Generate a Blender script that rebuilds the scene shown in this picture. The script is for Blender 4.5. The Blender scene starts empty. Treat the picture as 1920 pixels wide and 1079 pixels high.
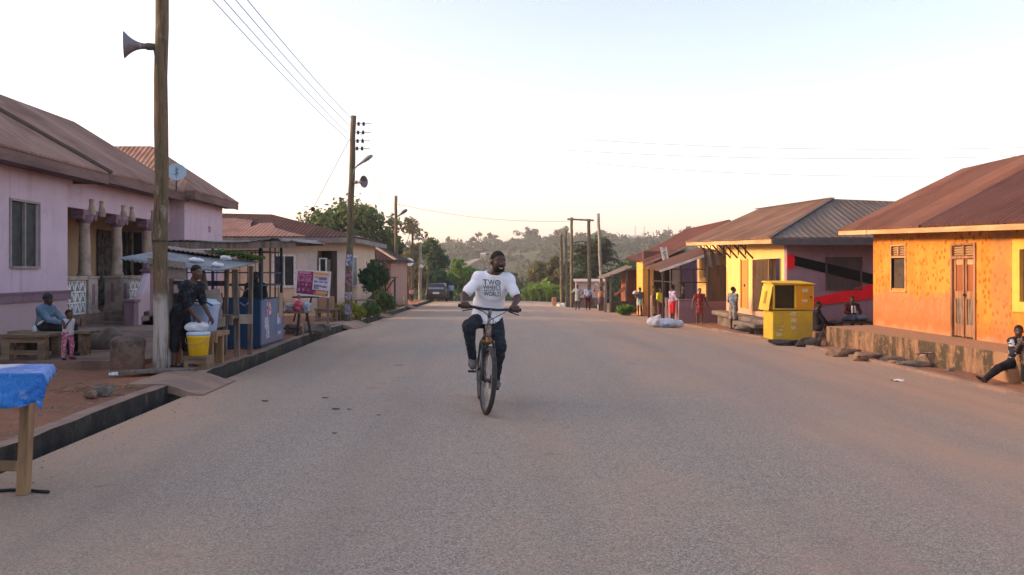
import bpy, math, random
import numpy as np
from mathutils import Vector, Matrix

scene = bpy.context.scene
COL = scene.collection
R = math.radians
rng = random.Random(7)

# ------------------------------------------------------------------ camera
CAMH = 1.58
cam_d = bpy.data.cameras.new("camera")
cam = bpy.data.objects.new("camera", cam_d)
COL.objects.link(cam)
cam.location = (0, 0, CAMH)
cam.rotation_euler = (R(90), 0, 0)
cam_d.sensor_width = 36.0
cam_d.lens = 36.0 * 1500 / 1920
cam_d.shift_y = -(539.5 - 510) / 1920
cam_d.clip_end = 6000
cam_d.clip_start = 0.1
scene.camera = cam

# ------------------------------------------------------------------ light
SUN_EL, SUN_AZ = 16.5, -88.0          # azimuth measured from +Y (into the picture) towards +X
world = bpy.data.worlds.new("World")
scene.world = world
world.use_nodes = True
wn, wl = world.node_tree.nodes, world.node_tree.links
sky = wn.new("ShaderNodeTexSky")
sky.sky_type = 'NISHITA'
sky.sun_disc = False
sky.sun_elevation = R(SUN_EL)
sky.sun_rotation = R(SUN_AZ)
sky.air_density = 1.0
sky.dust_density = 2.3
sky.ozone_density = 1.2
hsv = wn.new("ShaderNodeHueSaturation")
hsv.inputs['Saturation'].default_value = 1.0
tint = wn.new("ShaderNodeMix"); tint.data_type = 'RGBA'; tint.blend_type = 'MULTIPLY'
tint.inputs[0].default_value = 1.0; tint.inputs[7].default_value = (1.15, 0.94, 0.87, 1)
wl.new(sky.outputs[0], hsv.inputs['Color'])
wl.new(hsv.outputs[0], tint.inputs[6])
# dusty evening air: the lowest part of the sky is a little rosier
gen = wn.new("ShaderNodeTexCoord"); sepz = wn.new("ShaderNodeSeparateXYZ"); low = wn.new("ShaderNodeMapRange"); rosy = wn.new("ShaderNodeMix")
low.interpolation_type = 'SMOOTHSTEP'; low.inputs[1].default_value = 0.0; low.inputs[2].default_value = 0.22; low.inputs[3].default_value = 1.0; low.inputs[4].default_value = 0.0
rosy.data_type = 'RGBA'; rosy.blend_type = 'MULTIPLY'; rosy.inputs[7].default_value = (1.04, 0.90, 0.96, 1)
wl.new(gen.outputs['Generated'], sepz.inputs[0]); wl.new(sepz.outputs[2], low.inputs[0]); wl.new(low.outputs[0], rosy.inputs[0]); wl.new(tint.outputs[2], rosy.inputs[6])
wl.new(rosy.outputs[2], wn["Background"].inputs[0])
wn["Background"].inputs[1].default_value = 0.117

sun_d = bpy.data.lights.new("sun", 'SUN')
sun = bpy.data.objects.new("sun", sun_d)
COL.objects.link(sun)
sun_d.energy = 1.3
sun_d.angle = R(8.0)
sun_d.color = (1.0, 0.64, 0.33)
sdir = Vector((math.sin(R(SUN_AZ)) * math.cos(R(SUN_EL)), math.cos(R(SUN_AZ)) * math.cos(R(SUN_EL)), math.sin(R(SUN_EL))))
sun.rotation_euler = sdir.to_track_quat('Z', 'Y').to_euler()
sun.location = sdir * 80

scene.view_settings.view_transform = 'Standard'
scene.view_settings.look = 'None'
scene.view_settings.exposure = 2.0
scene.view_settings.gamma = 1.0
scene.render.engine = 'CYCLES'
scene.cycles.use_denoising = True
scene.cycles.max_bounces = 6
scene.cycles.diffuse_bounces = 3
scene.cycles.volume_bounces = 1
scene.cycles.transparent_max_bounces = 6

# ------------------------------------------------------------------ places
def W(px, py, Y):
    """Where a thing stands that is Y metres ahead and seen at px, py of the photograph."""
    return Vector(((px - 960) / 1500 * Y, Y, CAMH - (py - 510) / 1500 * Y))

def smooth(a, b, t):
    t = min(1.0, max(0.0, (t - a) / (b - a)))
    return t * t * (3 - 2 * t)

def fall(Y):
    """The street falls gently from the viewer and then drops over a crest."""
    z = 0.0
    if Y > 18:
        z -= 0.0174 * (Y - 18) * smooth(14, 26, Y)
    if Y > 66:
        z -= 0.07 * (Y - 66) * smooth(60, 80, Y)
    return z

LX0, RX0 = -3.75, 7.70
def lx(Y, x0=LX0): return x0 - 0.04 * Y
def rx(Y): return RX0 - 0.04 * Y

def camber(X):
    return -0.2 * smooth(0.5, 7.0, X)

def gz(X, Y):
    """Height of the street and its verges at X, Y (near part)."""
    z = fall(Y) + camber(X)
    if X < lx(Y) - 0.3: z += 0.10
    elif X > rx(Y): z += 0.02
    return z

# ------------------------------------------------------------------ objects
def tag(o, label=None, cat=None, group=None, kind=None):
    if label: o['label'] = label
    if cat: o['category'] = cat
    if group: o['group'] = group
    if kind: o['kind'] = kind
    return o

def thing(name, loc, label, cat, group=None):
    o = bpy.data.objects.new(name, None)
    o.empty_display_size = 0.3
    COL.objects.link(o)
    o.location = loc
    return tag(o, label, cat, group)

def origin(o):
    v = Vector((0, 0, 0))
    while o is not None:
        v += Vector(o.location)
        o = o.parent
    return v

def link_mesh(name, V, F, mat, parent=None, smooth_=False, mi=None, loc=None):
    me = bpy.data.meshes.new(name)
    V = np.asarray(V, dtype=np.float64).reshape(-1, 3)
    base = origin(parent) if parent is not None else Vector(loc) if loc is not None else Vector((0, 0, 0))
    V = V - np.array(base)
    me.from_pydata(V.tolist() if len(V) < 60000 else V, [], F)
    mats = mat if isinstance(mat, (list, tuple)) else [mat]
    for m in mats: me.materials.append(m)
    if mi is not None:
        me.polygons.foreach_set('material_index', np.asarray(mi, dtype=np.int32))
    if smooth_:
        me.polygons.foreach_set('use_smooth', np.ones(len(me.polygons), dtype=bool))
    me.update()
    o = bpy.data.objects.new(name, me)
    COL.objects.link(o)
    if parent is not None: o.parent = parent
    elif loc is not None: o.location = loc
    return o

class MB:
    """Collects world-space shapes; build() links them as ONE mesh object."""
    def __init__(s): s.v = []; s.f = []; s.m = []; s.cur = 0
    def mat(s, i): s.cur = i; return s
    def add(s, V, F):
        n = len(s.v)
        s.v.extend([tuple(p) for p in V])
        for f in F: s.f.append(tuple(i + n for i in f)); s.m.append(s.cur)
        return s
    def frame(s, o, ux, uy, uz, x0, x1, y0, y1, z0, z1):
        o, ux, uy, uz = Vector(o), Vector(ux), Vector(uy), Vector(uz)
        P = [o + ux * x + uy * y + uz * z for x, y, z in ((x0,y0,z0),(x1,y0,z0),(x1,y1,z0),(x0,y1,z0),(x0,y0,z1),(x1,y0,z1),(x1,y1,z1),(x0,y1,z1))]
        F = [(0,3,2,1),(4,5,6,7),(0,1,5,4),(1,2,6,5),(2,3,7,6),(3,0,4,7)]
        if ux.cross(uy).dot(uz) < 0: F = [tuple(reversed(f)) for f in F]
        return s.add(P, F)
    def box(s, x0, x1, y0, y1, z0, z1, rz=0.0, jit=0.0):
        cx, cy = (x0 + x1) / 2, (y0 + y1) / 2
        c, n = math.cos(rz), math.sin(rz)
        if jit:
            x0 += rng.uniform(-jit, jit); x1 += rng.uniform(-jit, jit); z1 += rng.uniform(-jit, jit)
        return s.frame((cx, cy, 0), (c, n, 0), (-n, c, 0), (0, 0, 1), x0 - cx, x1 - cx, y0 - cy, y1 - cy, z0, z1)
    def beam(s, a, b, w, h, up=(0, 0, 1)):
        a, b = Vector(a), Vector(b)
        d = (b - a); L = d.length; d.normalize()
        u = Vector(up)
        if abs(d.dot(u)) > 0.95: u = Vector((0, 1, 0))
        x = d.cross(u).normalized(); y = x.cross(d).normalized()
        return s.frame(a, x, y, d, -w / 2, w / 2, -h / 2, h / 2, 0, L)
    def tube(s, pts, rad, n=8, caps=True):
        pts = [Vector(p) for p in pts]
        rad = rad if isinstance(rad, (list, tuple)) else [rad] * len(pts)
        V, F = [], []
        ref = None
        for i, p in enumerate(pts):
            d = (pts[min(i + 1, len(pts) - 1)] - pts[max(i - 1, 0)]).normalized()
            if ref is None:
                ref = Vector((0, 0, 1)) if abs(d.z) < 0.9 else Vector((1, 0, 0))
            x = (ref - d * ref.dot(d)).normalized(); ref = x
            y = d.cross(x)
            for k in range(n):
                a = 2 * math.pi * k / n
                V.append(p + (x * math.cos(a) + y * math.sin(a)) * rad[i])
        for i in range(len(pts) - 1):
            for k in range(n):
                k2 = (k + 1) % n
                F.append((i * n + k, i * n + k2, (i + 1) * n + k2, (i + 1) * n + k))
        if caps:
            F.append(tuple(range(n - 1, -1, -1)))
            F.append(tuple((len(pts) - 1) * n + k for k in range(n)))
        return s.add(V, F)
    def lathe(s, o, axis, prof, n=16, ref=None):
        """prof: (distance along axis, radius)."""
        o, ax = Vector(o), Vector(axis).normalized()
        r0 = Vector(ref) if ref else (Vector((1, 0, 0)) if abs(ax.x) < 0.9 else Vector((0, 0, 1)))
        x = (r0 - ax * r0.dot(ax)).normalized(); y = ax.cross(x)
        V, F = [], []
        for t, r in prof:
            for k in range(n):
                a = 2 * math.pi * k / n
                V.append(o + ax * t + (x * math.cos(a) + y * math.sin(a)) * r)
        for i in range(len(prof) - 1):
            for k in range(n):
                k2 = (k + 1) % n
                F.append((i * n + k, i * n + k2, (i + 1) * n + k2, (i + 1) * n + k))
        F.append(tuple(range(n - 1, -1, -1)))
        F.append(tuple((len(prof) - 1) * n + k for k in range(n)))
        return s.add(V, F)
    def slab(s, poly, ext):
        """Polygon (list of points) extruded along ext."""
        n = len(poly); e = Vector(ext)
        P = [Vector(p) for p in poly]
        nn = Vector((0, 0, 0))
        for i in range(n):
            a, b = P[i], P[(i + 1) % n]
            nn += a.cross(b)
        if nn.dot(e) > 0: P.reverse()
        Q = [p + e for p in P]
        F = [tuple(range(n)), tuple(range(2 * n - 1, n - 1, -1))]
        for i in range(n):
            j = (i + 1) % n
            F.append((i, i + n, j + n, j))
        return s.add(P + Q, F)
    def quad(s, *p): return s.add(p, [tuple(range(len(p)))])
    def grid(s, fn, nu, nv):
        V = [fn(i / nu, j / nv) for j in range(nv + 1) for i in range(nu + 1)]
        F = [(j*(nu+1)+i, j*(nu+1)+i+1, (j+1)*(nu+1)+i+1, (j+1)*(nu+1)+i) for j in range(nv) for i in range(nu)]
        return s.add(V, F)
    def wall(s, a, b, z0, z1, t, holes=()):
        """Upright wall from a to b (x, y), thickness t to the left of a->b; holes: (u0, u1, z0, z1) in metres along it."""
        a, b = Vector((a[0], a[1], 0)), Vector((b[0], b[1], 0))
        d = b - a; L = d.length; d.normalize(); nrm = Vector((-d.y, d.x, 0))
        us = sorted({0.0, L, *[h[0] for h in holes], *[h[1] for h in holes]})
        for u0, u1 in zip(us[:-1], us[1:]):
            if u1 - u0 < 1e-4: continue
            um = (u0 + u1) / 2
            cuts = sorted([(h[2], h[3]) for h in holes if h[0] < um < h[1]])
            z = z0
            for c0, c1 in cuts:
                if c0 > z + 1e-4: s.frame(a, d, nrm, (0, 0, 1), u0, u1, 0, t, z, c0)
                z = max(z, c1)
            if z1 > z + 1e-4: s.frame(a, d, nrm, (0, 0, 1), u0, u1, 0, t, z, z1)
        return s
    def build(s, name, mat, parent=None, smooth_=False, bevel=0.0, loc=None, bseg=2, solid=0.0):
        o = link_mesh(name, s.v, s.f, mat, parent, smooth_, s.m if isinstance(mat, (list, tuple)) else None, loc)
        if solid:
            m = o.modifiers.new("thick", 'SOLIDIFY'); m.thickness = solid; m.offset = 0
        if bevel:
            m = o.modifiers.new("edge", 'BEVEL'); m.width = bevel; m.segments = bseg; m.limit_method = 'ANGLE'
        return o

# ------------------------------------------------------------------ signed-distance modelling for bodies, cloth and rocks
class SDF:
    def __init__(s, lo, hi, cell):
        s.lo = np.array(lo, float); s.c = cell
        s.n = np.ceil((np.array(hi, float) - s.lo) / cell).astype(int) + 1
        s.D = np.full(s.n, 1.0, np.float32)
    def _reg(s, lo, hi):
        a = np.clip(np.floor((lo - s.lo) / s.c).astype(int), 0, s.n)
        b = np.clip(np.ceil((hi - s.lo) / s.c).astype(int) + 1, 0, s.n)
        sl = tuple(slice(x, y) for x, y in zip(a, b))
        ax = [s.lo[i] + s.c * np.arange(a[i], b[i]) for i in range(3)]
        return sl, ax[0][:, None, None], ax[1][None, :, None], ax[2][None, None, :]
    def _put(s, sl, d, k, mode):
        A = s.D[sl]
        if A.size == 0: return s
        d = d.astype(np.float32)
        if mode == 'sub':
            d = -d
            if k > 0:
                h = np.maximum(k - np.abs(A - d), 0) / k
                s.D[sl] = np.maximum(A, d) + h * h * k / 4
            else: s.D[sl] = np.maximum(A, d)
        else:
            if k > 0:
                h = np.maximum(k - np.abs(A - d), 0) / k
                s.D[sl] = np.minimum(A, d) - h * h * k / 4
            else: s.D[sl] = np.minimum(A, d)
        return s
    def cone(s, a, b, ra, rb, k=0.03, mode='add'):
        a, b = np.array(a, float), np.array(b, float)
        m = max(ra, rb) + k + 3 * s.c
        sl, X, Y, Z = s._reg(np.minimum(a, b) - m, np.maximum(a, b) + m)
        d = b - a; L2 = max(d.dot(d), 1e-9)
        t = np.clip(((X - a[0]) * d[0] + (Y - a[1]) * d[1] + (Z - a[2]) * d[2]) / L2, 0, 1)
        dd = np.sqrt((X - a[0] - t * d[0])**2 + (Y - a[1] - t * d[1])**2 + (Z - a[2] - t * d[2])**2) - (ra + (rb - ra) * t)
        return s._put(sl, dd, k, mode)
    def ell(s, c, r, k=0.03, rot=None, mode='add'):
        c, r = np.array(c, float), np.array(r, float)
        m = r.max() + k + 3 * s.c
        sl, X, Y, Z = s._reg(c - m, c + m)
        X, Y, Z = X - c[0], Y - c[1], Z - c[2]
        if rot is not None:
            q = np.array(rot, float)
            X, Y, Z = (q[0][0]*X + q[0][1]*Y + q[0][2]*Z, q[1][0]*X + q[1][1]*Y + q[1][2]*Z, q[2][0]*X + q[2][1]*Y + q[2][2]*Z)
        k0 = np.sqrt((X / r[0])**2 + (Y / r[1])**2 + (Z / r[2])**2)
        k1 = np.sqrt((X / r[0]**2)**2 + (Y / r[1]**2)**2 + (Z / r[2]**2)**2) + 1e-9
        d = np.where(k0 < 1e-3, -r.min(), k0 * (k0 - 1) / k1)
        return s._put(sl, np.maximum(d, -r.min()), k, mode)
    def cut(s, p, n):
        """Keep the side of the plane that n points away from."""
        X = s.lo[0] + s.c * np.arange(s.n[0])[:, None, None]; Y = s.lo[1] + s.c * np.arange(s.n[1])[None, :, None]; Z = s.lo[2] + s.c * np.arange(s.n[2])[None, None, :]
        n = np.array(n, float); n /= np.linalg.norm(n)
        s.D = np.maximum(s.D, ((X - p[0]) * n[0] + (Y - p[1]) * n[1] + (Z - p[2]) * n[2]).astype(np.float32))
        return s
    def noise(s, amp, size, seed=0):
        """Lumpy offset from a few plane waves."""
        q = np.random.RandomState(seed)
        X = s.lo[0] + s.c * np.arange(s.n[0])[:, None, None]; Y = s.lo[1] + s.c * np.arange(s.n[1])[None, :, None]; Z = s.lo[2] + s.c * np.arange(s.n[2])[None, None, :]
        for i in range(7):
            w = q.normal(size=3); w *= (2 * math.pi / size) * q.uniform(0.6, 1.6) / np.linalg.norm(w)
            s.D += (amp * q.uniform(0.3, 0.6) * np.sin(w[0]*X + w[1]*Y + w[2]*Z + q.uniform(0, 6))).astype(np.float32)
        return s
    def mesh(s):
        D = s.D.copy()
        for ax in range(3):
            i0 = [slice(None)] * 3; i0[ax] = 0; D[tuple(i0)] = np.maximum(D[tuple(i0)], 0.01)
            i0[ax] = -1; D[tuple(i0)] = np.maximum(D[tuple(i0)], 0.01)
        S = D < 0
        nx, ny, nz = S.shape
        cnt = np.zeros((nx-1, ny-1, nz-1), np.int8)
        offs = [(i, j, k) for i in (0, 1) for j in (0, 1) for k in (0, 1)]
        for i, j, k in offs: cnt += S[i:nx-1+i, j:ny-1+j, k:nz-1+k]
        act = (cnt > 0) & (cnt < 8)
        I = np.argwhere(act)
        idx = np.full(act.shape, -1, np.int64); idx[act] = np.arange(len(I))
        vals = {o: D[I[:, 0]+o[0], I[:, 1]+o[1], I[:, 2]+o[2]] for o in offs}
        P = np.zeros((len(I), 3)); C = np.zeros(len(I))
        for o in offs:
            for ax in range(3):
                if o[ax] == 0:
                    o2 = list(o); o2[ax] = 1; o2 = tuple(o2)
                    a, b = vals[o], vals[o2]
                    m = (a < 0) != (b < 0)
                    t = np.where(m, a / np.where(m, a - b, 1), 0)
                    q = np.tile(np.array(o, float), (len(I), 1)); q[:, ax] += t
                    P[m] += q[m]; C[m] += 1
        P = P / C[:, None] + I
        V = s.lo + P * s.c
        F = []
        for ax in range(3):
            u, v = [(1, 2), (2, 0), (0, 1)][ax]
            a = [slice(None)] * 3; b = [slice(None)] * 3
            a[ax] = slice(0, -1); b[ax] = slice(1, None)
            E = S[tuple(a)] != S[tuple(b)]
            J = np.argwhere(E)
            J = J[(J[:, u] > 0) & (J[:, v] > 0) & (J[:, u] < S.shape[u]-1) & (J[:, v] < S.shape[v]-1)]
            if not len(J): continue
            def cell(du, dv):
                K = J.copy(); K[:, u] += du; K[:, v] += dv
                return idx[K[:, 0], K[:, 1], K[:, 2]]
            q = np.stack([cell(-1, -1), cell(0, -1), cell(0, 0), cell(-1, 0)], 1)
            fl = ~S[J[:, 0], J[:, 1], J[:, 2]]
            q[fl] = q[fl][:, ::-1]
            F.append(q)
        F = np.concatenate(F)
        # a light smoothing pass removes grid steps
        for _ in range(2):
            acc = np.zeros_like(V); n = np.zeros(len(V))
            for i in range(4):
                np.add.at(acc, F[:, i], V[F[:, (i + 1) % 4]]); np.add.at(n, F[:, i], 1)
                np.add.at(acc, F[:, i], V[F[:, (i - 1) % 4]]); np.add.at(n, F[:, i], 1)
            V = V * 0.6 + 0.4 * acc / np.maximum(n, 1)[:, None]
        return V, F
    def build(s, name, mat, parent=None, loc=None):
        V, F = s.mesh()
        return link_mesh(name, V, F.tolist(), mat, parent, True, None, loc)
# ------------------------------------------------------------------ materials
class N:
    """Small wrapper for building node materials."""
    def __init__(s, name):
        s.m = bpy.data.materials.new(name); s.m.use_nodes = True
        s.t = s.m.node_tree; s.n = s.t.nodes; s.l = s.t.links
        s.b = s.n["Principled BSDF"]
        s._co = None
    @property
    def co(s):
        if s._co is None: s._co = s.n.new("ShaderNodeTexCoord").outputs['Object']
        return s._co
    def put(s, node, i, v):
        if isinstance(v, bpy.types.NodeSocket): s.l.new(v, node.inputs[i])
        elif v is not None:
            try: node.inputs[i].default_value = v
            except Exception: node.inputs[i].default_value = tuple(v) + (1,)
    def noise(s, scale, detail=4, rough=0.55, vec=None, stretch=None, dist=0.0):
        t = s.n.new("ShaderNodeTexNoise")
        t.inputs['Scale'].default_value = scale; t.inputs['Detail'].default_value = detail
        t.inputs['Roughness'].default_value = rough; t.inputs['Distortion'].default_value = dist
        v = vec or s.co
        if stretch: v = s.vmul(v, stretch)
        s.l.new(v, t.inputs['Vector'])
        return t.outputs['Fac']
    def voro(s, scale, stretch=None, feature='F1', out='Distance', vec=None):
        t = s.n.new("ShaderNodeTexVoronoi"); t.feature = feature
        t.inputs['Scale'].default_value = scale
        v = vec or s.co
        if stretch: v = s.vmul(v, stretch)
        s.l.new(v, t.inputs['Vector'])
        return t.outputs[out]
    def wave(s, scale, direction='X', dist=0.0, stretch=None):
        t = s.n.new("ShaderNodeTexWave"); t.bands_direction = direction
        t.inputs['Scale'].default_value = scale; t.inputs['Distortion'].default_value = dist
        s.l.new(s.vmul(s.co, stretch) if stretch else s.co, t.inputs['Vector'])
        return t.outputs['Fac']
    def vmul(s, v, k):
        t = s.n.new("ShaderNodeVectorMath"); t.operation = 'MULTIPLY'
        s.l.new(v, t.inputs[0]); t.inputs[1].default_value = k
        return t.outputs[0]
    def xyz(s, axis):
        t = s.n.new("ShaderNodeSeparateXYZ"); s.l.new(s.co, t.inputs[0]); return t.outputs[axis]
    def math(s, op, a, b=None, c=None):
        t = s.n.new("ShaderNodeMath"); t.operation = op
        s.put(t, 0, a)
        if b is not None: s.put(t, 1, b)
        if c is not None: s.put(t, 2, c)
        return t.outputs[0]
    def ramp(s, fac, a, b, lo=0.0, hi=1.0):
        t = s.n.new("ShaderNodeMapRange"); t.clamp = True; t.interpolation_type = 'SMOOTHSTEP'
        s.l.new(fac, t.inputs[0])
        t.inputs[1].default_value = a; t.inputs[2].default_value = b; t.inputs[3].default_value = lo; t.inputs[4].default_value = hi
        return t.outputs[0]
    def mix(s, fac, a, b, mode='MIX'):
        t = s.n.new("ShaderNodeMix"); t.data_type = 'RGBA'; t.blend_type = mode
        s.put(t, 0, fac)
        for i, c in ((6, a), (7, b)):
            if isinstance(c, bpy.types.NodeSocket): s.l.new(c, t.inputs[i])
            else: t.inputs[i].default_value = tuple(c)[:3] + (1,)
        return t.outputs[2]
    def island(s):
        return s.n.new("ShaderNodeNewGeometry").outputs['Random Per Island']
    def done(s, col, rough=0.85, bump=None, bstr=0.3, bdist=0.02, metal=0.0, spec=0.3):
        if isinstance(col, bpy.types.NodeSocket): s.l.new(col, s.b.inputs['Base Color'])
        else: s.b.inputs['Base Color'].default_value = tuple(col)[:3] + (1,)
        s.put(s.b, 'Roughness', rough)
        s.b.inputs['Metallic'].default_value = metal
        s.b.inputs['Specular IOR Level'].default_value = spec
        if bump is not None:
            t = s.n.new("ShaderNodeBump"); t.inputs['Strength'].default_value = bstr; t.inputs['Distance'].default_value = bdist
            s.l.new(bump, t.inputs['Height']); s.l.new(t.outputs[0], s.b.inputs['Normal'])
        return s.m

_MC = {}
def M(name, col, rough=0.8, var=0.25, scale=3.0, col2=None, bump=0.2, bscale=30.0, metal=0.0, spec=0.3, thresh=(0.42, 0.62), stretch=None):
    """Everyday worn surface: base colour, a second colour in patches, fine grain."""
    if name in _MC: return _MC[name]
    k = N(name)
    c2 = col2 or tuple(x * (1 - var) for x in col)
    a = k.noise(scale, 6, 0.6, stretch=stretch)
    c = k.mix(k.ramp(a, *thresh), col, c2)
    f = k.noise(scale * 9, 3, 0.6, stretch=stretch)
    c = k.mix(k.ramp(f, 0.3, 0.7, 0.0, 0.35), c, tuple(x * (1 - var) for x in col))
    _MC[name] = k.done(c, rough, k.noise(bscale, 3, stretch=stretch) if bump else None, bump, 0.01, metal, spec)
    return _MC[name]

def roof_mat(name, col, col2, rust, axis, pitch=0.17, slope=None, rough=0.75, joints=1.0):
    """Corrugated sheet: ridges run down the slope; axis is the eave direction."""
    k = N(name)
    st = (1, 0.12, 1) if axis == 0 else (0.12, 1, 1)
    big = k.noise(0.7, 5, 0.6)
    streak = k.noise(3.5, 5, 0.65, stretch=(3.0, 0.35, 0.35) if axis == 0 else (0.35, 3.0, 0.35))
    c = k.mix(k.ramp(streak, 0.35, 0.65), col, col2)
    c = k.mix(k.ramp(big, 0.45, 0.68, 0, 0.85), c, rust)
    co = k.xyz(axis)
    # sheet joints every 0.8 m, slightly offset tones per sheet
    sh = k.math('FLOOR', k.math('MULTIPLY', co, 1.0 / 0.82))
    w = k.n.new("ShaderNodeTexWhiteNoise"); w.noise_dimensions = '1D'; k.l.new(sh, w.inputs['W'])
    c = k.mix(k.ramp(w.outputs[0], 0, 1, 0.0, 0.35), c, tuple(x * 0.55 for x in rust))
    ph = k.math('SINE', k.math('MULTIPLY', co, 2 * math.pi / pitch))
    fr = k.math('FRACT', k.math('MULTIPLY', co, 1.0 / 0.82))
    lap = k.ramp(fr, 0.0, 0.05, 1.0, 0.0)
    c = k.mix(k.math('MULTIPLY', lap, 0.35 * joints), c, (0.05, 0.03, 0.025))
    h = k.math('ADD', ph, k.math('MULTIPLY', k.noise(20, 3), 0.6))
    return k.done(c, 0.85, h, 0.45, 0.02, 0.0, 0.12)

# asphalt: chippings, tyre-polished bands, red dust drifting in from the verges
k = N("asphalt")
sp = k.voro(110, out='Color'); sep = k.n.new("ShaderNodeSeparateColor"); k.l.new(sp, sep.inputs[0])
g1 = k.noise(170, 2, 0.6)
stone = k.mix(k.ramp(sep.outputs[0], 0.0, 1.0), (0.205, 0.173, 0.137), (0.545, 0.455, 0.355))
stone = k.mix(k.ramp(sep.outputs[1], 0.90, 0.96), stone, (0.55, 0.48, 0.40))
stone = k.mix(k.ramp(g1, 0.36, 0.58, 0.9, 0.0), stone, (0.125, 0.108, 0.095))
g2 = k.noise(34, 4, 0.7)
stone = k.mix(k.ramp(g2, 0.5, 0.72, 0.0, 0.5), stone, (0.145, 0.124, 0.108))
band = k.noise(0.75, 4, 0.55, stretch=(1.0, 0.10, 1.0))
dustn = k.noise(0.55, 6, 0.65, stretch=(1.0, 0.35, 1.0))
X, Y = k.xyz(0), k.xyz(1)
off = k.math('ADD', X, k.math('MULTIPLY', Y, 0.04))
edge = k.math('MAXIMUM', k.ramp(off, 0.8, 7.2), k.ramp(off, -1.6, -3.9))
dust = k.math('ADD', k.math('MULTIPLY', edge, 0.55), k.ramp(dustn, 0.42, 0.70, 0.0, 0.62))
far_tone = k.ramp(Y, 16, 40, 0.0, 0.30)  # shifts to the redder tone with distance
dust = k.math('MINIMUM', k.math('MULTIPLY', k.math('ADD', dust, far_tone), k.ramp(g2, 0.25, 0.7, 1.0, 0.65)), 0.9)
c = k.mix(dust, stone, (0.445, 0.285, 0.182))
c = k.mix(k.ramp(band, 0.50, 0.70, 0.0, 0.20), c, (0.165, 0.142, 0.124))
sm = k.noise(1.7, 6, 0.75, stretch=(0.8, 1.5, 1), dist=0.4)
c = k.mix(k.ramp(sm, 0.58, 0.74, 0.0, 0.42), c, (0.140, 0.115, 0.094))
whl = k.math('ABSOLUTE', k.math('SUBTRACT', k.math('PINGPONG', k.math('ADD', off, 4.9), 1.55), 0.78))
c = k.mix(k.math('MULTIPLY', k.ramp(whl, 0.30, 0.0, 0.0, 0.14), k.ramp(dustn, 0.3, 0.6)), c, (0.165, 0.140, 0.120))
spots = k.noise(1.5, 3, 0.5, stretch=(0.8, 1.5, 1))
c = k.mix(k.ramp(spots, 0.69, 0.75, 0.0, 0.5), c, (0.06, 0.054, 0.052))
fine = k.math('ADD', k.voro(110), k.math('MULTIPLY', g1, 0.8))
ASPHALT = k.done(c, 0.82, fine, 0.55, 0.008, 0, 0.35)

# laterite earth
k = N("red_earth")
a = k.noise(0.9, 7, 0.65); b = k.noise(14, 5, 0.7); d = k.voro(38)
c = k.mix(k.ramp(a, 0.35, 0.65), (0.340, 0.155, 0.085), (0.255, 0.125, 0.075))
c = k.mix(k.ramp(b, 0.45, 0.75, 0, 0.55), c, (0.33, 0.17, 0.105))
c = k.mix(k.ramp(b, 0.5, 0.2, 0, 0.5), c, (0.115, 0.062, 0.045))
peb = k.voro(26, out='Color'); sp2 = k.n.new("ShaderNodeSeparateColor"); k.l.new(peb, sp2.inputs[0])
c = k.mix(k.ramp(sp2.outputs[0], 0.93, 0.97, 0, 0.6), c, (0.36, 0.26, 0.19))
EARTH = k.done(c, 0.95, k.math('ADD', b, k.math('MULTIPLY', d, 0.5)), 0.8, 0.04, 0, 0.15)

# far terrain under the trees
k = N("valley_earth")
a = k.noise(0.03, 6, 0.6); b = k.noise(0.25, 5, 0.6)
c = k.mix(k.ramp(a, 0.4, 0.6), (0.040, 0.056, 0.022), (0.085, 0.085, 0.035))
c = k.mix(k.ramp(b, 0.55, 0.75, 0, 0.7), c, (0.13, 0.115, 0.055))
VALLEY = k.done(c, 1.0, b, 0.5, 1.0, 0, 0.1)

# drain concrete: near black with paler mottling, paler lip
k = N("drain_concrete")
a = k.noise(2.2, 6, 0.7); b = k.noise(9, 4, 0.7, stretch=(1, 1, 0.25))
c = k.mix(k.ramp(a, 0.4, 0.68), (0.022, 0.021, 0.018), (0.062, 0.058, 0.046))
c = k.mix(k.ramp(b, 0.56, 0.72, 0, 0.55), c, (0.13, 0.115, 0.09))
DRAIN = k.done(c, 0.8, k.noise(25, 4), 0.5, 0.02)
KERBTOP = M("dusty_concrete", (0.33, 0.215, 0.155), 0.9, 0.3, 2.0, (0.22, 0.155, 0.12), 0.5, 40)
CONC = M("old_concrete", (0.23, 0.185, 0.145), 0.9, 0.35, 2.2, (0.10, 0.08, 0.064), 0.5, 24)
TERR = M("terrace_screed", (0.27, 0.175, 0.125), 0.9, 0.3, 1.6, (0.14, 0.09, 0.07), 0.4, 24)

# ------------------------------------------------------------------ the setting
YS = [-14, -9, -6, -4, -2, 0, 2, 4, 5, 6, 7, 8, 9, 9.7, 10.2] + [10.2 + 0.62 * i for i in range(1, 3)] + [12 + i for i in range(0, 15)] + [27 + 1.5 * i for i in range(0, 30)] + [72, 76, 80]

mb = MB()
NX = 26
V, F = [], []
for j, y in enumerate(YS):
    a, b = lx(y), rx(y)
    b += 0.05
    for i in range(NX + 1):
        x = a + (b - a) * i / NX
        V.append((x, y, fall(y) + camber(x)))
for j in range(len(YS) - 1):
    for i in range(NX):
        F.append((j*(NX+1)+i, j*(NX+1)+i+1, (j+1)*(NX+1)+i+1, (j+1)*(NX+1)+i))
tag(link_mesh("road", V, F, ASPHALT, smooth_=True), kind='structure')

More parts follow.
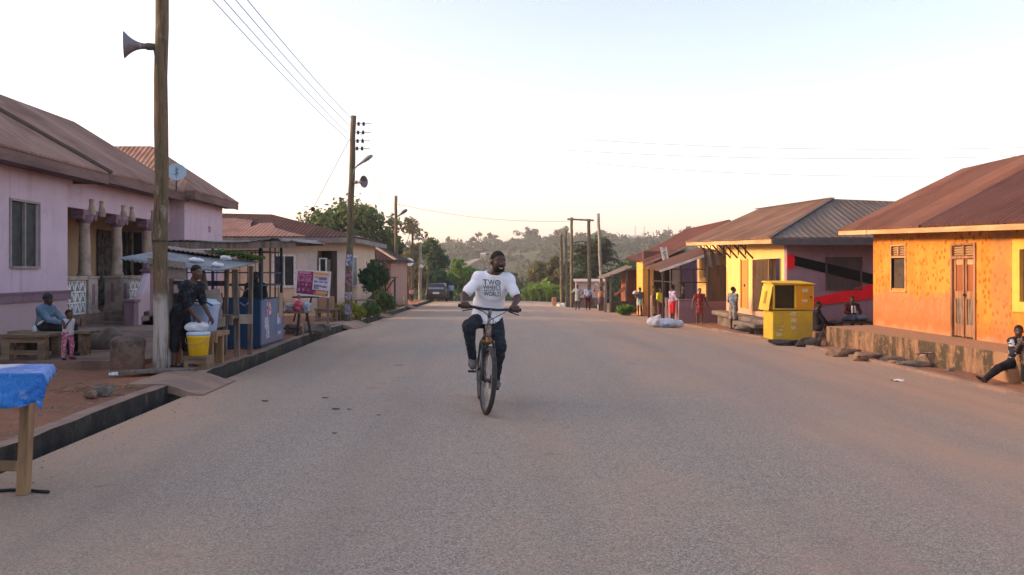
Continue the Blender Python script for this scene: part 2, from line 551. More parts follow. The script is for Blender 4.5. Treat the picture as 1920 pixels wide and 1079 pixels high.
# drains on the left: open lengths between slabs
OPEN = [(-14, 10.25), (11.5, 23.2), (26.0, 31.5), (33.5, 44.0), (46, 62)]
DW = 0.24
def is_open(y): return any(a <= y <= b for a, b in OPEN)
mb = MB(); top = MB(); cover = MB()
def strip(y0, y1, step=1.0):
    n = max(1, int((y1 - y0) / step)); return [y0 + (y1 - y0) * i / n for i in range(n + 1)]
for a, b in OPEN:
    ys = strip(a, b, .4)
    for y0, y1 in zip(ys[:-1], ys[1:]):
        wob = lambda y: .012 * math.sin(y * 7.3) + .010 * math.sin(y * 17.1 + 1) + .008 * math.sin(y * 31.7)
        p = lambda dx, y, z: (lx(y) + dx + (wob(y) if z > .1 else wob(y + 3) * .8 if z > -.1 else 0), y, fall(y) + z + (.5 * wob(y + 9) if z > .1 else 0))
        j0, j1 = (0.02 * math.sin(y0 * 3.1) for _ in range(2)), 0
        mb.quad(p(0.0, y0, -0.001), p(0.0, y1, -0.001), p(-0.02, y1, -0.45), p(-0.02, y0, -0.45))           # road side
        mb.quad(p(-0.02, y0, -0.45), p(-0.02, y1, -0.45), p(-DW, y1, -0.45), p(-DW, y0, -0.45))     # bottom
        mb.quad(p(-DW, y0, -0.45), p(-DW, y1, -0.45), p(-DW + .02, y1, 0.13), p(-DW + .02, y0, 0.13))         # bank side
        w = 0.17
        top.quad(p(-DW + .02, y0, 0.13), p(-DW + .02, y1, 0.13), p(-DW - w, y1, 0.125), p(-DW - w, y0, 0.125))
        top.quad(p(-DW - w, y0, 0.125), p(-DW - w, y1, 0.125), p(-DW - w - .03, y1, 0.06), p(-DW - w - .03, y0, 0.06))
    for y in (a, b):
        mb.quad((lx(y), y, fall(y) + 0.05), (lx(y) - DW, y, fall(y) + 0.12), (lx(y) - DW, y, fall(y) - 0.45), (lx(y), y, fall(y) - 0.45))
tag(mb.build("drain", DRAIN), kind='structure')
tag(top.build("kerb", KERBTOP), kind='structure')
ends = [(OPEN[i][1], OPEN[i + 1][0]) for i in range(len(OPEN) - 1)]
for i, (a, b) in enumerate(ends):
    ys = strip(a, b, 0.4)
    mbx = MB()
    pts_t, pts_b = [], []
    def P(y, u, t):                                   # u 0 at the road, 1 at the bank
        return (lx(y) + 0.22 - u * 0.98, y, fall(y) + 0.012 + 0.135 * smooth(0, 0.55, u) - t)
    nu = 6
    mbx.grid(lambda s_, r_: P(a - .05 + (b - a + .1) * r_, s_, 0), nu, len(ys))
    mbx.grid(lambda s_, r_: P(a - .05 + (b - a + .1) * (1 - r_), s_, 0.10), nu, len(ys))
    for yy, fl in ((a - .05, 0), (b + .05, 1)):
        for q in range(nu):
            u0, u1 = q / nu, (q + 1) / nu
            qd = [P(yy, u0, 0.0), P(yy, u1, 0), P(yy, u1, .1), P(yy, u0, .1)]
            mbx.quad(*(qd if fl else qd[::-1]))
    tag(mbx.build("drain_slab", KERBTOP), "thick concrete slab bridging the roadside drain " + ["nearest the blue tarpaulin table", "beside the poster covered power pole", "beyond the weedy verge near the small tree", "by the folded yellow umbrella"][i], "drain slab", "slabs over the roadside drain")

# verges
mb = MB()
rs = np.random.RandomState(3)
def bump(x, y): return 0.03 * math.sin(x * 2.3 + y * 1.1) + 0.025 * math.sin(x * 4.1 - y * 2.7) + 0.02 * math.sin(y * 5.3 + x)
V, F = [], []
offs = [0.0, 0.15, 0.4, 0.8, 1.2, 1.7, 2.3, 3.0, 4.0, 5.5, 8, 12, 20, 35, 60, 130]
ysv = [y for y in YS]
for y in ysv:
    for o_ in offs:
        x = lx(y) - DW - 0.10 - o_
        z = fall(y) + 0.10 + (bump(x, y) * min(1, o_ / 0.4) if o_ < 6 else 0) - (0.015 if o_ == 0 else 0)
        V.append((x, y, z))
n = len(offs)
for j in range(len(ysv) - 1):
    for i in range(n - 1):
        F.append((j*n+i, (j+1)*n+i, (j+1)*n+i+1, j*n+i+1))
b0 = len(V)
offr = [-0.04, 0.08, 0.25, 0.5, 0.8, 1.2, 1.8, 2.6, 4, 6, 10, 18, 32, 58, 125]
for y in ysv:
    for o_ in offr:
        x = rx(y) + o_
        z = fall(y) + camber(x) + (0.03 * smooth(0, 0.5, o_) + 0.6 * bump(x, y) * smooth(0.1, 0.6, o_) if o_ < 8 else 0.03) - (0.03 if o_ < 0 else 0)
        V.append((x, y, z))
n = len(offr)
for j in range(len(ysv) - 1):
    for i in range(n - 1):
        F.append((b0+j*n+i, b0+j*n+i+1, b0+(j+1)*n+i+1, b0+(j+1)*n+i))
tag(link_mesh("ground", V, F, EARTH, smooth_=True), kind='structure')

# low worn kerb on the right
mb = MB()
ys = strip(4, 34, 0.8)
for y0, y1 in zip(ys[:-1], ys[1:]):
    h = 0.055 if y0 < 26 else 0.02
    c_ = lambda x, y, z: (x, y, fall(y) + camber(x) + z)
    a0, a1 = rx(y0) + 0.01*math.sin(y0*4), rx(y1) + 0.01*math.sin(y1*4)
    mb.quad(c_(a0, y0, -.05), c_(a1, y1, -.05), c_(a1 + .01, y1, h), c_(a0 + .01, y0, h))
    mb.quad(c_(a0 + .01, y0, h), c_(a1 + .01, y1, h), c_(a1 + .15, y1, h), c_(a0 + .15, y0, h))
    mb.quad(c_(a0 + .15, y0, h), c_(a1 + .15, y1, h), c_(a1 + .16, y1, -.05), c_(a0 + .16, y0, -.05))
tag(mb.build("kerb", KERBTOP), kind='structure')

# the valley and the hills beyond the crest: one sheet to the horizon
def hill(x, y):
    y = max(y, 70.0)
    z = fall(70) - 7.0 * smooth(70, 170, y)
    amp = 23.0 + 5.0 * math.sin(x * 0.011 + 0.6) + 3.0 * math.sin(x * 0.031 + 2.0) - 5.0 * smooth(-150, -20, x) * smooth(90, -10, x)
    z += amp * smooth(190, 430, y)
    z += 18 * smooth(420, 1500, y)
    z += 1.0 * smooth(60, 160, x) * smooth(120, 260, y)
    z += (1.2 * math.sin(x * 0.05 + y * 0.03) + 0.8 * math.sin(x * 0.11 - y * 0.07)) * smooth(90, 200, y)
    return z
gy = [76, 80, 86, 94, 104, 116, 130, 146, 164, 184, 206, 230, 256, 284, 314, 346, 380, 416, 460, 520, 620, 800, 1100, 1600]
gx = [i / 24 for i in range(-24, 25)]
def hx(t, y): return (60 + y * 1.0) * t
V = [(hx(t, y), y, hill(hx(t, y), y) - (0.3 if y < 79 else 0)) for y in gy for t in gx]
n = len(gx)
F = [(j*n+i, j*n+i+1, (j+1)*n+i+1, (j+1)*n+i) for j in range(len(gy) - 1) for i in range(n - 1)]
tag(link_mesh("hills", V, F, VALLEY, smooth_=True), kind='structure')

# a dirt track climbing the far hill
TRK = M("pale_track", (0.26, 0.22, 0.175), 1.0, 0.2, 0.2)
mb = MB()
tr = [(-36, 205), (-27, 232), (-21, 262), (-19, 292), (-14, 318), (-2, 340), (14, 356)]
path = []
for (a, b) in zip(tr[:-1], tr[1:]):
    for i in range(8):
        t = i / 8; path.append((a[0] + (b[0]-a[0]) * t, a[1] + (b[1]-a[1]) * t))
for (a, b) in zip(path[:-1], path[1:]):
    f = lambda p, s_: (p[0] + s_ * (1.3 + 0.5 * math.sin(p[1] * .05)), p[1], hill(p[0] + s_ * 1.3, p[1]) + 0.45)
    mb.quad(f(a, -1), f(a, 1), f(b, 1), f(b, -1))
tag(mb.build("path", TRK), kind='structure')

# ------------------------------------------------------------------ foliage
def leaf_mat(name, c1, c2, trans=0.35):
    k = N(name)
    r = k.island()
    nz = k.noise(0.6, 3)
    c = k.mix(r, c1, c2)
    c = k.mix(k.ramp(nz, 0.4, 0.65, 0, 0.5), c, tuple(x * 0.6 for x in c1))
    k.done(c, 0.6, spec=0.25)
    tr = k.n.new("ShaderNodeBsdfTranslucent"); k.l.new(c, tr.inputs[0])
    mx = k.n.new("ShaderNodeMixShader"); mx.inputs[0].default_value = trans
    k.l.new(k.b.outputs[0], mx.inputs[1]); k.l.new(tr.outputs[0], mx.inputs[2])
    k.l.new(mx.outputs[0], k.n["Material Output"].inputs[0])
    return k.m
LEAF_A = leaf_mat("leaf_mid_green", (0.052, 0.102, 0.026), (0.112, 0.155, 0.042))
LEAF_D = leaf_mat("leaf_dark_green", (0.036, 0.090, 0.030), (0.076, 0.140, 0.046))
LEAF_G = leaf_mat("leaf_bright_green", (0.060, 0.160, 0.020), (0.150, 0.260, 0.035))
LEAF_B = leaf_mat("leaf_banana", (0.080, 0.200, 0.030), (0.240, 0.340, 0.060), 0.45)
LEAF_O = leaf_mat("leaf_olive", (0.105, 0.115, 0.040), (0.180, 0.165, 0.070))
LEAF_Y = leaf_mat("leaf_yellow", (0.38, 0.36, 0.03), (0.20, 0.24, 0.03))
WOODS = leaf_mat("leaf_far_wood", (0.036, 0.060, 0.024), (0.085, 0.098, 0.042), 0.25)
BARK = M("bark", (0.13, 0.095, 0.068), 0.95, 0.4, 3, None, 0.7, 18, stretch=(1, 1, 0.3))

def leaf_cloud(centers, radii, per, size, rs, flat=0.85, up=0.3, shell=0.55):
    """Leaf-sized quads spread through ellipsoid clumps; returns vertex and face lists."""
    VV = []
    for c, r in zip(centers, radii):
        n = per if isinstance(per, int) else int(per * (np.mean(r) ** 2))
        d = rs.normal(size=(n, 3)); d /= np.linalg.norm(d, axis=1)[:, None]
        rad = shell + (1 - shell) * rs.rand(n) ** 0.6
        rad *= 1 + 0.18 * rs.normal(size=n)
        p = np.array(c) + d * rad[:, None] * np.array(r)
        nrm = d + rs.normal(size=(n, 3)) * 0.75 + np.array([0, 0, up])
        nrm /= np.linalg.norm(nrm, axis=1)[:, None]
        t = np.cross(nrm, rs.normal(size=(n, 3))); t /= np.linalg.norm(t, axis=1)[:, None]
        b = np.cross(nrm, t)
        s_ = size * (0.6 + 0.8 * rs.rand(n))[:, None]
        w = s_ * (0.42 + 0.25 * rs.rand(n))[:, None]
        q = np.stack([p - t * s_, p + b * w + nrm * s_ * 0.12, p + t * s_, p - b * w + nrm * s_ * 0.12], 1)
        VV.append(q)
    VV = np.concatenate(VV).reshape(-1, 3)
    F = np.arange(len(VV)).reshape(-1, 4)
    return VV, F

def limb(mb, a, b, ra, rb, rs, seg=5, wob=0.06):
    a, b = np.array(a, float), np.array(b, float)
    L = np.linalg.norm(b - a); pts, rad = [], []
    for i in range(seg + 1):
        t = i / seg
        o_ = rs.normal(size=3) * wob * L * math.sin(math.pi * t) * 0.6
        pts.append(a + (b - a) * t + o_); rad.append(ra + (rb - ra) * t)
    mb.tube(pts, rad, 7)

def tree(name, base, height, crown_r, leafm, seed, label, cat="tree", group="trees along the street and beyond", nclump=16, per=170, leaf=0.16, trunk_r=0.18, crown_from=0.35, flat=0.8, open_=0.0, parts=True):
    rs = np.random.RandomState(seed)
    base = Vector(base)
    root = thing(name, base, label, cat, group)
    C, Rr = [], []
    ch = height * (1 - crown_from)
    cz = base.z + height * crown_from + ch * 0.5
    for i in range(nclump):
        d = rs.normal(size=3); d /= np.linalg.norm(d)
        q = 0.45 + 0.5 * rs.rand() ** 0.5
        c = np.array([base.x + d[0] * crown_r * q, base.y + d[1] * crown_r * q, cz + d[2] * ch * 0.42 * q])
        # crown narrows a little towards the bottom
        C.append(c); s_ = crown_r * (0.26 + 0.22 * rs.rand()) * (1 - open_)
        Rr.append(np.array([s_, s_, s_ * flat]))
    mb = MB()
    top = np.array([base.x, base.y, cz])
    limb(mb, (base.x, base.y, base.z - 0.2), top, trunk_r, trunk_r * 0.45, rs, 7, 0.03)
    for c in C[:min(nclump, 14)]:
        st = np.array([base.x, base.y, base.z + height * crown_from * (0.8 + 0.5 * rs.rand())])
        limb(mb, st, c, trunk_r * 0.45, trunk_r * 0.10, rs, 5, 0.08)
    mb.build("trunk", BARK, root, True)
    VV, FF = leaf_cloud(C, Rr, per, leaf, rs)
    link_mesh("crown", VV, FF.tolist(), leafm, root)
    return root

def bush(name, base, size, leafm, seed, label, cat="bush", group=None, n=7, per=130, leaf=0.09):
    rs = np.random.RandomState(seed)
    base = Vector(base)
    C, Rr = [], []
    for i in range(n):
        C.append(np.array([base.x + rs.uniform(-.7, .7) * size[0], base.y + rs.uniform(-.7, .7) * size[1], base.z + size[2] * rs.uniform(0.3, 0.8)]))
        s_ = min(size[0], size[1]) * rs.uniform(0.4, 0.65)
        Rr.append(np.array([s_, s_, size[2] * rs.uniform(0.25, 0.4)]))
    VV, FF = leaf_cloud(C, Rr, per, leaf, rs, shell=0.2)
    VV[:, 2] = np.maximum(VV[:, 2], base.z - 0.02)
    mb = MB()
    root = thing(name, base, label, cat, group)
    for c in C:
        limb(mb, (base.x + (c[0]-base.x)*0.4, base.y + (c[1]-base.y)*0.4, base.z - 0.05), c, 0.018, 0.006, rs, 4, 0.08)
    mb.build("stem", BARK, root)
    link_mesh("foliage", VV, FF.tolist(), leafm, root)
    return root
# ------------------------------------------------------------------ wall finishes
def plaster(name, col, dirt, low=None, lowz=0.0, blot=0.5):
    """Painted render: sun-bleached patches, rising damp up to lowz, streaks below the eaves."""
    k = N(name)
    a = k.noise(1.1, 6, 0.65); b = k.noise(5, 5, 0.7); st = k.noise(4.0, 4, 0.6, stretch=(1, 1, 0.08))
    c = k.mix(k.ramp(a, 0.40, 0.64, 0, blot), col, tuple(x * 0.80 for x in col))
    c = k.mix(k.ramp(st, 0.54, 0.70, 0, 0.40), c, dirt)
    c = k.mix(k.ramp(b, 0.58, 0.74, 0, 0.30), c, tuple(min(1, x * 1.22) for x in col))
    ck = k.math('ABSOLUTE', k.math('SUBTRACT', k.noise(0.9, 5, 0.65, dist=0.5), 0.5))
    c = k.mix(k.math('MULTIPLY', k.ramp(ck, 0.0012, 0.0045, 0.6, 0.0), k.ramp(k.noise(0.8, 2), 0.48, 0.58)), c, tuple(x * .45 for x in dirt))
    chip = k.noise(3.2, 6, 0.75)
    c = k.mix(k.ramp(chip, 0.68, 0.70, 0, .6), c, tuple(.5 * x + .14 for x in dirt))
    if low:
        z = k.math('ADD', k.xyz(2), k.math('MULTIPLY', k.math('SUBTRACT', b, 0.5), 0.5))
        c = k.mix(k.ramp(z, lowz, lowz + 0.30, 0.85, 0.0), c, low)
    return k.done(c, 0.88, k.math('ADD', b, k.math('MULTIPLY', k.noise(45, 3), 0.5)), 0.35, 0.012, 0, 0.2)

LILAC = plaster("lilac_render", (0.56, 0.43, 0.505), (0.36, 0.25, 0.27), (0.40, 0.285, 0.29), 0.75)
LILACB = plaster("plum_band", (0.225, 0.140, 0.175), (0.10, 0.06, 0.07))
TAN = plaster("ochre_render", (0.40, 0.27, 0.155), (0.22, 0.14, 0.08))
STONE = M("column_stone", (0.40, 0.315, 0.255), 0.85, 0.25, 3, (0.25, 0.19, 0.155), 0.4, 30)
ROOF_L = roof_mat("roof_rust_pink", (0.35, 0.215, 0.165), (0.255, 0.150, 0.115), (0.175, 0.092, 0.068), 1)
ROOF_LX = roof_mat("roof_rust_pink_across", (0.35, 0.215, 0.165), (0.255, 0.150, 0.115), (0.175, 0.092, 0.068), 0)
FASC = M("weathered_fascia", (0.205, 0.125, 0.110), 0.9, 0.3, 3, (0.115, 0.070, 0.062), 0.4, 20, stretch=(1, .2, 1))
FRAME = M("grey_window_frame", (0.30, 0.27, 0.25), 0.7, 0.2, 6)
GLASS = M("dark_window_glass", (0.020, 0.026, 0.026), 0.18, 0.3, 4, (0.035, 0.045, 0.042), 0.0, spec=0.5)
MESHW = M("insect_mesh", (0.045, 0.052, 0.050), 0.55, 0.35, 5, (0.022, 0.026, 0.026), 0.4, 160)
WHITE = M("white_paint", (0.72, 0.71, 0.69), 0.7, 0.2, 5, (0.50, 0.48, 0.46), 0.2, 30)
WOOD = M("raw_timber", (0.34, 0.215, 0.115), 0.85, 0.35, 3, (0.20, 0.125, 0.07), 0.5, 26, stretch=(3, 3, 0.4))
WOODG = M("grey_timber", (0.215, 0.175, 0.145), 0.9, 0.4, 4, (0.11, 0.088, 0.072), 0.5, 26, stretch=(3, 3, 0.4))
WOODD = M("dark_timber", (0.075, 0.052, 0.040), 0.85, 0.4, 4, (0.036, 0.026, 0.021), 0.5, 26, stretch=(3, 3, 0.4))
IRON = M("dark_iron", (0.035, 0.034, 0.036), 0.55, 0.4, 8, (0.07, 0.042, 0.03), 0.2, 40, metal=0.3)
ZINC = M("zinc_sheet", (0.40, 0.42, 0.44), 0.45, 0.3, 2, (0.24, 0.225, 0.22), 0.2, 30, metal=0.5)
INSIDE_SHADE = M("interior_shade", (0.018, 0.014, 0.012), 0.95, 0.3, 3)  # near-black colour stands for the shade inside openings

def Ls(x0, y): return (x0 - 0.04 * y, y)
def L3(x0, y, z): return (x0 - 0.04 * y, y, z)

def window(parent, a, b, z0, z1, proud=0.02, nrm=(1, 0, 0), bars=1, mat=FRAME, pane=GLASS, fw=0.06, rows=0, label=None):
    """Framed window filling the opening between plan points a and b."""
    a, b, n = Vector((*a, 0)), Vector((*b, 0)), Vector(nrm).normalized()
    d = (b - a); Lh = d.length; d.normalize()
    f = MB()
    f.frame(a, d, n, (0, 0, 1), -fw, 0.0, -0.10, proud, z0 - fw, z1 + fw)
    f.frame(a, d, n, (0, 0, 1), Lh, Lh + fw, -0.10, proud, z0 - fw, z1 + fw)
    f.frame(a, d, n, (0, 0, 1), 0, Lh, -0.10, proud, z1, z1 + fw)
    f.frame(a, d, n, (0, 0, 1), 0, Lh, -0.10, proud + 0.03, z0 - fw, z0)
    for i in range(bars):
        u = Lh * (i + 1) / (bars + 1)
        f.frame(a, d, n, (0, 0, 1), u - 0.02, u + 0.02, -0.08, proud - 0.012, z0, z1)
    for i in range(rows):
        z = z0 + (z1 - z0) * (i + 1) / (rows + 1)
        f.frame(a, d, n, (0, 0, 1), 0, Lh, -0.07, proud - 0.018, z - 0.012, z + 0.012)
    w = f.build("window", mat, parent)
    p = MB(); p.frame(a, d, n, (0, 0, 1), 0, Lh, -0.075, -0.05, z0, z1)
    p.build("pane", pane, w)
    return w

# ================================================================== lilac house on the left
H1 = thing("lilac_house", (-12.5, 20, 0.1), "long lilac rendered house with columned verandah, breeze blocks and rust pink sheet roof", "house")
WZ = 4.0
mb = MB()
y0, y1 = 16.87, 17.93
mb.wall(Ls(-9.9, -6), Ls(-9.9, 19.2), -0.2, WZ, 0.22, [(y0 + 6, y1 + 6, 1.70, 3.09)])  # walls and roofs run on unseen past the viewer to shade the road
mb.wall(Ls(-9.9, 19.2), (-11.6, 19.2), -0.2, WZ, 0.2)
mb.wall(Ls(-10.4, 19.2), Ls(-10.4, 26.8), 3.22, WZ + 0.15, 0.26)                       # lintel over the verandah
mb.wall(Ls(-9.9, 26.8), Ls(-9.9, 30.75), -0.3, WZ + 0.2, 0.2, [(2.35, 2.60, 3.02, 3.24)])
mb.wall((-14.6, 26.8), Ls(-9.9, 26.8), -0.3, WZ + 0.2, 0.2, [(1.75, 2.2, 0.48, 2.9)])                                   # end of the verandah
mb.wall(Ls(-9.9, 30.75), (-19, 30.75), -0.3, WZ + 0.2, 0.2)
mb.wall((-19.4, 30.75), (-17.6, -6), -0.3, WZ, 0.2)
mb.wall((-18, -6), Ls(-9.9, -6), -0.3, WZ, 0.2)
mb.build("wall", LILAC, H1)
mb = MB(); mb.wall(Ls(-9.855, -6), Ls(-9.855, 19.28), 0.92, 1.10, 0.05); mb.wall(Ls(-9.83, -6), Ls(-9.83, 19.3), 1.10, 1.14, 0.08)
mb.build("plinth_band", LILACB, H1)
mb = MB(); mb.wall(Ls(-12.1, 19.2), Ls(-12.1, 26.8), 0.3, WZ, 0.15); mb.wall((-13.1, 26.76), Ls(-10.7, 26.76), 0.48, 3.3, 0.03, [(0.42, 0.86, 0.48, 2.9)])
mb.slab([L3(-10.42, 19.2, 3.72), L3(-10.42, 26.8, 3.72), L3(-12.2, 26.8, 3.72), L3(-12.2, 19.2, 3.72)], (0, 0, 0.05))
mb.build("verandah_wall", TAN, H1)
mb = MB(); mb.slab([L3(-10.2, 19.22, 0.48), L3(-10.2, 26.78, 0.48), L3(-12.1, 26.78, 0.48), L3(-12.1, 19.22, 0.48)], (0, 0, -0.7))
mb.build("verandah_floor", TERR, H1)
window(H1, Ls(-9.9, y0), Ls(-9.9, y1), 1.70, 3.09, 0.03, (1, 0.04, 0), 1, FRAME, MESHW, 0.05, 0)
# doorway and curtains inside the verandah
CURT = M("patterned_curtain", (0.115, 0.092, 0.075), 0.9, 0.6, 9, (0.035, 0.030, 0.028), 0.4, 30, thresh=(0.47, 0.53), stretch=(1, 1, 0.6))
mb = MB(); mb.grid(lambda u, v: (-13.3 + 0.62 * u, 26.70 - 0.03 * math.sin(u * 22), 0.52 + 2.4 * v), 24, 2)
mb.build("curtain", CURT, H1, True)
mb = MB(); mb.grid(lambda u, v: (*Ls(-12.04 + 0.03 * math.sin(u * 24), 25.2 + 1.0 * u), 0.52 + 2.4 * v), 24, 2)
mb.build("curtain", CURT, H1, True)
mb = MB(); mb.box(-12.9, -12.3, 26.84, 26.9, 0.48, 2.9); mb.build("door", INSIDE_SHADE, H1)  # dark sheet stands for the shade in the open entrance
mb = MB(); mb.wall(Ls(-12.06, 21.4), Ls(-12.06, 22.3), 0.48, 2.55, 0.06); mb.build("door", WOODD, H1)

def column(y):
    x, yy = Ls(-10.53, y)
    c = MB(); c.lathe((x, yy, 1.46), (0, 0, 1), [(0, .19), (.05, .19), (.09, .16), (.2, .150), (.8, .145), (1.36, .122), (1.40, .15)], 20)
    col = c.build("column", STONE, H1, True)
    p = MB(); p.box(x - .24, x + .24, yy - .24, yy + .24, 0.48, 1.40); p.box(x - .27, x + .27, yy - .27, yy + .27, 1.40, 1.46); p.box(x - .27, x + .27, yy - .27, yy + .27, 0.47, 0.55)
    p.build("pedestal", STONE, col, bevel=0.012)
    r_ = MB(); r_.box(x - 0.05, x + 0.05, yy - .252, yy - .242, 0.70, 1.25); r_.box(x + .242, x + .252, yy - .06, yy + .06, 0.70, 1.25)
    r_.build("inset_panel", LILACB, col)
    q = MB(); q.box(x - .17, x + .17, yy - .36, yy + .36, 3.08, 3.218)
    for s_ in (-1, 1):
        q.lathe((x - .17, yy + s_ * .30, 3.02), (1, 0, 0), [(0, .04), (.02, .075), (.32, .075), (.34, .04)], 14)
    q.lathe((x, yy, 2.86), (0, 0, 1), [(0, .14), (.08, .20), (.22, .24)], 16)
    q.build("capital", LILACB, col)
    for dy in (0.05, 0.62):
        ox, oy = Ls(-10.40, y + dy)
        o_ = MB(); o_.lathe((ox + 0.03, oy, 3.08), (0, 0, 1), [(0, .10), (.04, .105), (.10, .11), (.20, .095), (.30, .058), (.34, .045), (.37, .05), (.39, .075), (.43, .07), (.44, .03)], 14)
        o_.build("vase_ornament", STONE, H1, True)
for y in (21.3, 23.2, 25.3): column(y)

def breeze(y0, y1):
    """Pierced white breeze-block panel between two posts, with its coping."""
    b = MB()
    n = max(2, round((y1 - y0) / 0.26)); z0, z1, rows = 0.50, 1.34, 3
    nx = 0.09
    d = Vector((-0.04, 1, 0)).normalized(); nn = Vector((1, 0.04, 0)).normalized()
    a = Vector(L3(-10.42, y0, 0)); Lh = (y1 - y0)
    cw = Lh / n; chh = (z1 - z0) / rows
    for i in range(n + 1): b.frame(a, d, nn, (0, 0, 1), i * cw - .018, i * cw + .018, -nx, nx - 0.02, z0, z1)
    for j in range(rows + 1): b.frame(a, d, nn, (0, 0, 1), 0, Lh, -nx + .003, nx - 0.017, z0 + j * chh - .018, z0 + j * chh + .018)
    for i in range(n):
        for j in range(rows):
            p = lambda u, v: a + d * (i * cw + u * cw) + Vector((0, 0, z0 + (j + v) * chh))
            b.beam(p(0, 0.02), p(0.5, 0.95), 0.05, 0.12, nn); b.beam(p(1, 0.02), p(0.5, 0.95), 0.05, 0.12, nn)
    r_ = b.build("balustrade", WHITE, H1)
    c = MB(); c.frame(a, d, nn, (0, 0, 1), -0.02, Lh + 0.02, -0.14, 0.14, z1 + .02, z1 + .13)
    c.build("coping", STONE, r_, bevel=0.015)
breeze(19.35, 21.0); breeze(23.5, 25.05); breeze(25.6, 26.75)

# steps to the verandah with a sloping cheek wall and newels
STEPM = M("worn_step", (0.20, 0.145, 0.115), 0.9, 0.35, 3, (0.11, 0.08, 0.065), 0.4, 24)
mb = MB()
for i in range(4):
    mb.box(-11.35, -10.05, 20.9 + 0.42 * i, 23.0, -0.1, 0.135 + 0.115 * i - (0.004 if i == 3 else 0))
mb.build("steps", STEPM, H1, bevel=0.015)
c = MB()
a, b = Vector((-9.80, 20.6, 0)), Vector((-10.72, 23.55, 0))
d = (b - a).normalized(); nn = Vector((-d.y, d.x, 0)); Lh = (b - a).length
prof = [(0, 0.0), (Lh, 0.0), (Lh, 1.55), (Lh * .82, 1.50), (Lh * .62, 1.15), (Lh * .35, 0.88), (0, 0.78)]
c.slab([a + d * u + Vector((0, 0, z)) - nn * .08 for u, z in prof], nn * 0.16)
c.build("stair_wall", LILAC, H1, bevel=0.02)
for (p, z0, z1) in ((a, 0.05, 0.80), (b, 0.3, 1.58)):
    n_ = MB(); n_.box(p.x - .13, p.x + .13, p.y - .13, p.y + .13, z0, z1); n_.box(p.x - .17, p.x + .17, p.y - .17, p.y + .17, z1, z1 + .07)
    if z1 > 1: n_.lathe((p.x, p.y, z1 + .07), (0, 0, 1), [(0, .12), (.05, .14), (.12, .07), (.2, .05), (.26, .10), (.33, .03)], 14)
    n_.build("newel", LILACB, H1, bevel=0.015)

# roofs: main gable, near wing, far wing
T = (0, 0, -0.05)
mb = MB()
mb.slab([L3(-9.75, -6.5, 4.22), L3(-9.75, 26.95, 4.22), L3(-13.67, 26.95, 6.64), L3(-13.67, -6.5, 6.64)], T)
mb.slab([L3(-13.67, -6.5, 6.64), L3(-13.67, 26.95, 6.64), L3(-17.8, 26.95, 4.1), L3(-17.8, -6.5, 4.1)], T)
mb.build("roof", ROOF_L, H1)
mb = MB()
mb.slab([L3(-9.3, -6.4, 4.07), L3(-9.3, 20.1, 4.07), L3(-12.3, 17.1, 6.17), L3(-12.3, -6.4, 6.17)], T)
mb.slab([L3(-9.3, 20.1, 4.07), L3(-12.3, 20.1, 4.07), L3(-12.3, 17.1, 6.17)], T)
mb.build("roof", ROOF_L, H1)
mb = MB(); mb.beam(L3(-9.27, 20.13, 4.075), L3(-12.3, 17.13, 6.19), .16, .07); mb.build("hip_shadow_strip", M("dark_cap_and_shadow", (0.10, 0.072, 0.065), .8), H1)  # dark strip stands for the shadow line between the two roofs
mb = MB()
ap0, ap1 = (-13.0, 28.9, 6.12), (-19, 28.9, 6.12)
mb.slab([L3(-9.4, 26.45, 4.28), L3(-9.4, 31.2, 4.28), ap0], T)
mb.build("roof", ROOF_L, H1)
mb = MB()
mb.slab([L3(-9.4, 26.45, 4.28), ap0, ap1, (-19, 26.45, 4.28)], T)
mb.slab([L3(-9.4, 31.2, 4.28), (-19, 31.2, 4.28), ap1, ap0], T)
mb.build("roof", ROOF_LX, H1)
mb = MB()
def fascia(x0, ya, yb, z):
    mb.slab([L3(x0, ya, z), L3(x0, yb, z), L3(x0, yb, z - .24), L3(x0, ya, z - .24)], (-0.03, 0, 0))
fascia(-9.77, 20.1, 26.9, 4.165); fascia(-9.32, -6.4, 20.08, 4.015); fascia(-9.42, 26.47, 31.2, 4.225)
mb.slab([L3(-9.45, 26.46, 4.225), (-11.0, 26.46, 4.225), (-11.0, 26.46, 3.985), L3(-9.45, 26.46, 3.985)], (0, 0.03, 0))
mb.slab([L3(-9.35, 20.06, 4.015), L3(-10.2, 20.06, 4.015), L3(-10.2, 20.06, 3.78), L3(-9.35, 20.06, 3.78)], (0, -0.03, 0))
mb.build("fascia", FASC, H1)
mb = MB()      # boarded soffits
mb.slab([L3(-9.36, -6.4, 3.80), L3(-9.36, 20.0, 3.80), L3(-9.9, 20.0, 3.80), L3(-9.9, -6.4, 3.80)], (0, 0, 0.02))
mb.slab([L3(-9.81, 20.1, 3.95), L3(-9.81, 26.4, 3.95), L3(-10.4, 26.4, 3.95), L3(-10.4, 20.1, 3.95)], (0, 0, 0.02))
mb.slab([L3(-9.46, 26.5, 4.02), L3(-9.46, 31.1, 4.02), L3(-9.9, 31.1, 4.02), L3(-9.9, 26.5, 4.02)], (0, 0, 0.02))
mb.build("soffit", FASC, H1)

